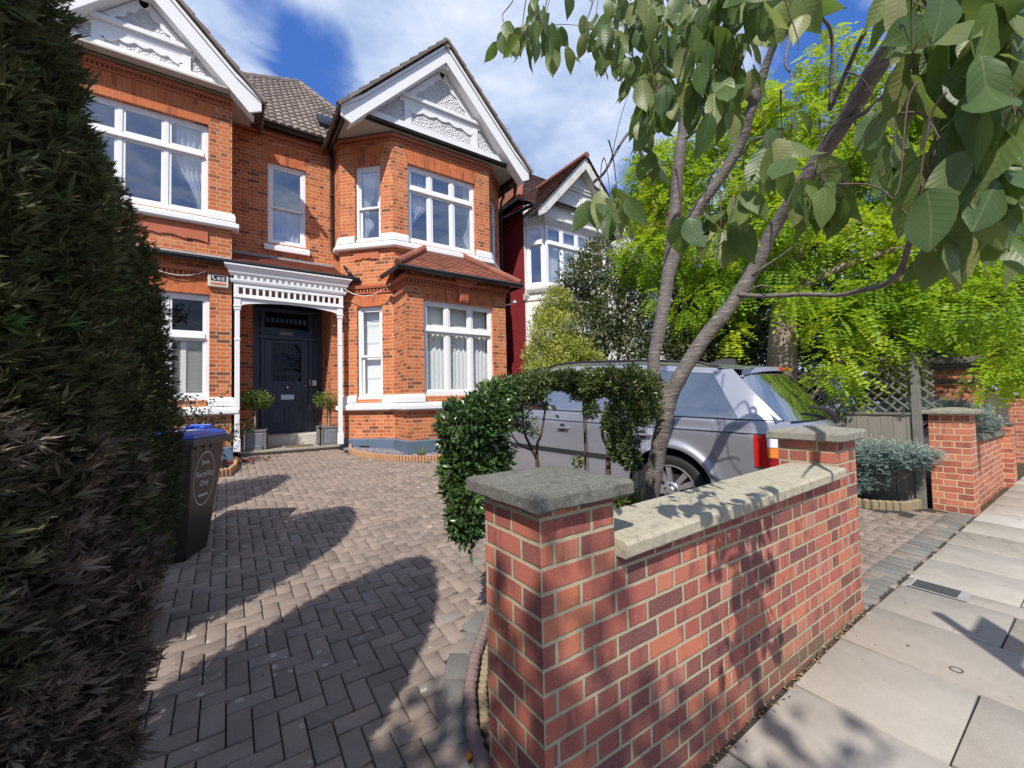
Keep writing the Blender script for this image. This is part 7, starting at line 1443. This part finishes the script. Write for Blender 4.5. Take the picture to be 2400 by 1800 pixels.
# ------------------------------------------------------------------ daylight
SUN_EL, SUN_AZ = R_(48.0), (-.736, -.677)
Ld = bpy.data.lights.new('sun', 'SUN'); Ld.energy = 4.3; Ld.angle = R_(.53); Ld.color = (1.0, .945, .87); so = bpy.data.objects.new('sun', Ld); col.objects.link(so)
sd = Vector((SUN_AZ[0]*math.cos(SUN_EL), SUN_AZ[1]*math.cos(SUN_EL), math.sin(SUN_EL))); so.rotation_euler = sd.to_track_quat('Z', 'Y').to_euler(); so.location = (-6, -6, 12)
W = bpy.data.worlds.new('World'); scene.world = W; W.use_nodes = True; W.node_tree.nodes.clear(); N = NT(W.node_tree)
sky = N.n('ShaderNodeTexSky', sky_type='NISHITA', sun_disc=False, sun_elevation=SUN_EL, sun_rotation=math.atan2(SUN_AZ[0], SUN_AZ[1]), air_density=1.0, dust_density=.6, ozone_density=2.2)
tc = N.n('ShaderNodeTexCoord').outputs['Generated']; s = N.n('ShaderNodeSeparateXYZ', {0: tc}); zc = N.m('MAXIMUM', s.outputs[2], .06)
uvw = N.n('ShaderNodeCombineXYZ', {0: N.m('DIVIDE', s.outputs[0], zc), 1: N.m('DIVIDE', s.outputs[1], zc), 2: 0.0}).outputs[0]
n1 = N.noise(uvw, 1.7, 12, .60, dist=.5); n2 = N.noise(uvw, .5, 4, .5); cl = N.m('ADD', N.m('MULTIPLY', n1, 1.25), N.m('MULTIPLY', n2, .35))
# the gaps of clear blue and the thick parts, where this sky has them
def toward(x, y, w, rad):
    v = ray(x, y); v = v/np.linalg.norm(v); d = N.n('ShaderNodeVectorMath', {0: tc, 1: tuple(v)}, operation='DOT_PRODUCT').outputs['Value']
    return N.m('MULTIPLY', N.maprange(d, math.cos(R_(rad)), 1.0, 0, 1, True), w)
for a in ((790, 160, -.24, 7), (700, 110, -.18, 7), (560, 30, -.18, 7), (860, 100, -.10, 6), (600, 80, -.10, 8), (430, 40, .22, 10), (520, 130, .16, 7), (640, 190, .10, 6), (1245, 365, -.32, 5), (1440, 420, -.30, 5), (1890, 170, -.22, 6), (980, 60, .30, 16), (1200, 200, .30, 18), (1100, 20, .25, 14), (1330, 280, .22, 10), (740, 30, .22, 7), (1500, 150, .22, 16), (900, 200, .12, 6)):
    cl = N.m('ADD', cl, toward(*a))
mask = N.maprange(cl, .60, .92, 0, 1, True); n3 = N.noise(uvw, 2.6, 9, .58)
ccol = N.ramp(N.m('ADD', N.m('MULTIPLY', n3, .95), N.m('MULTIPLY', cl, .12)), [(.36, C(1.7, 2.35, 3.9)), (.52, C(2.5, 3.2, 4.7)), (.66, C(3.5, 4.1, 5.4)), (.82, C(5.0, 5.4, 6.1))])
skyc = N.mix(.68, sky.outputs[0], C(.16, .85, 3.6))
cc = N.mix(mask, skyc, ccol)
bg = N.n('ShaderNodeBackground', {'Color': cc, 'Strength': .135}).outputs[0]; wo = N.n('ShaderNodeOutputWorld'); W.node_tree.links.new(bg, wo.inputs[0])
scene.view_settings.view_transform = 'Standard'; scene.view_settings.look = 'None'; scene.view_settings.exposure = 0.42; scene.view_settings.gamma = 1.0
scene.render.engine = 'CYCLES'; scene.cycles.use_denoising = True; scene.cycles.max_bounces = 8; scene.cycles.transparent_max_bounces = 12; scene.cycles.diffuse_bounces = 3
try: scene.cycles.denoiser = 'OPENIMAGEDENOISE'
except Exception: pass
settle()
mycar.rotation_euler = (0, 0, R_(11)); mycar.location = (4.40, 4.04, .2)
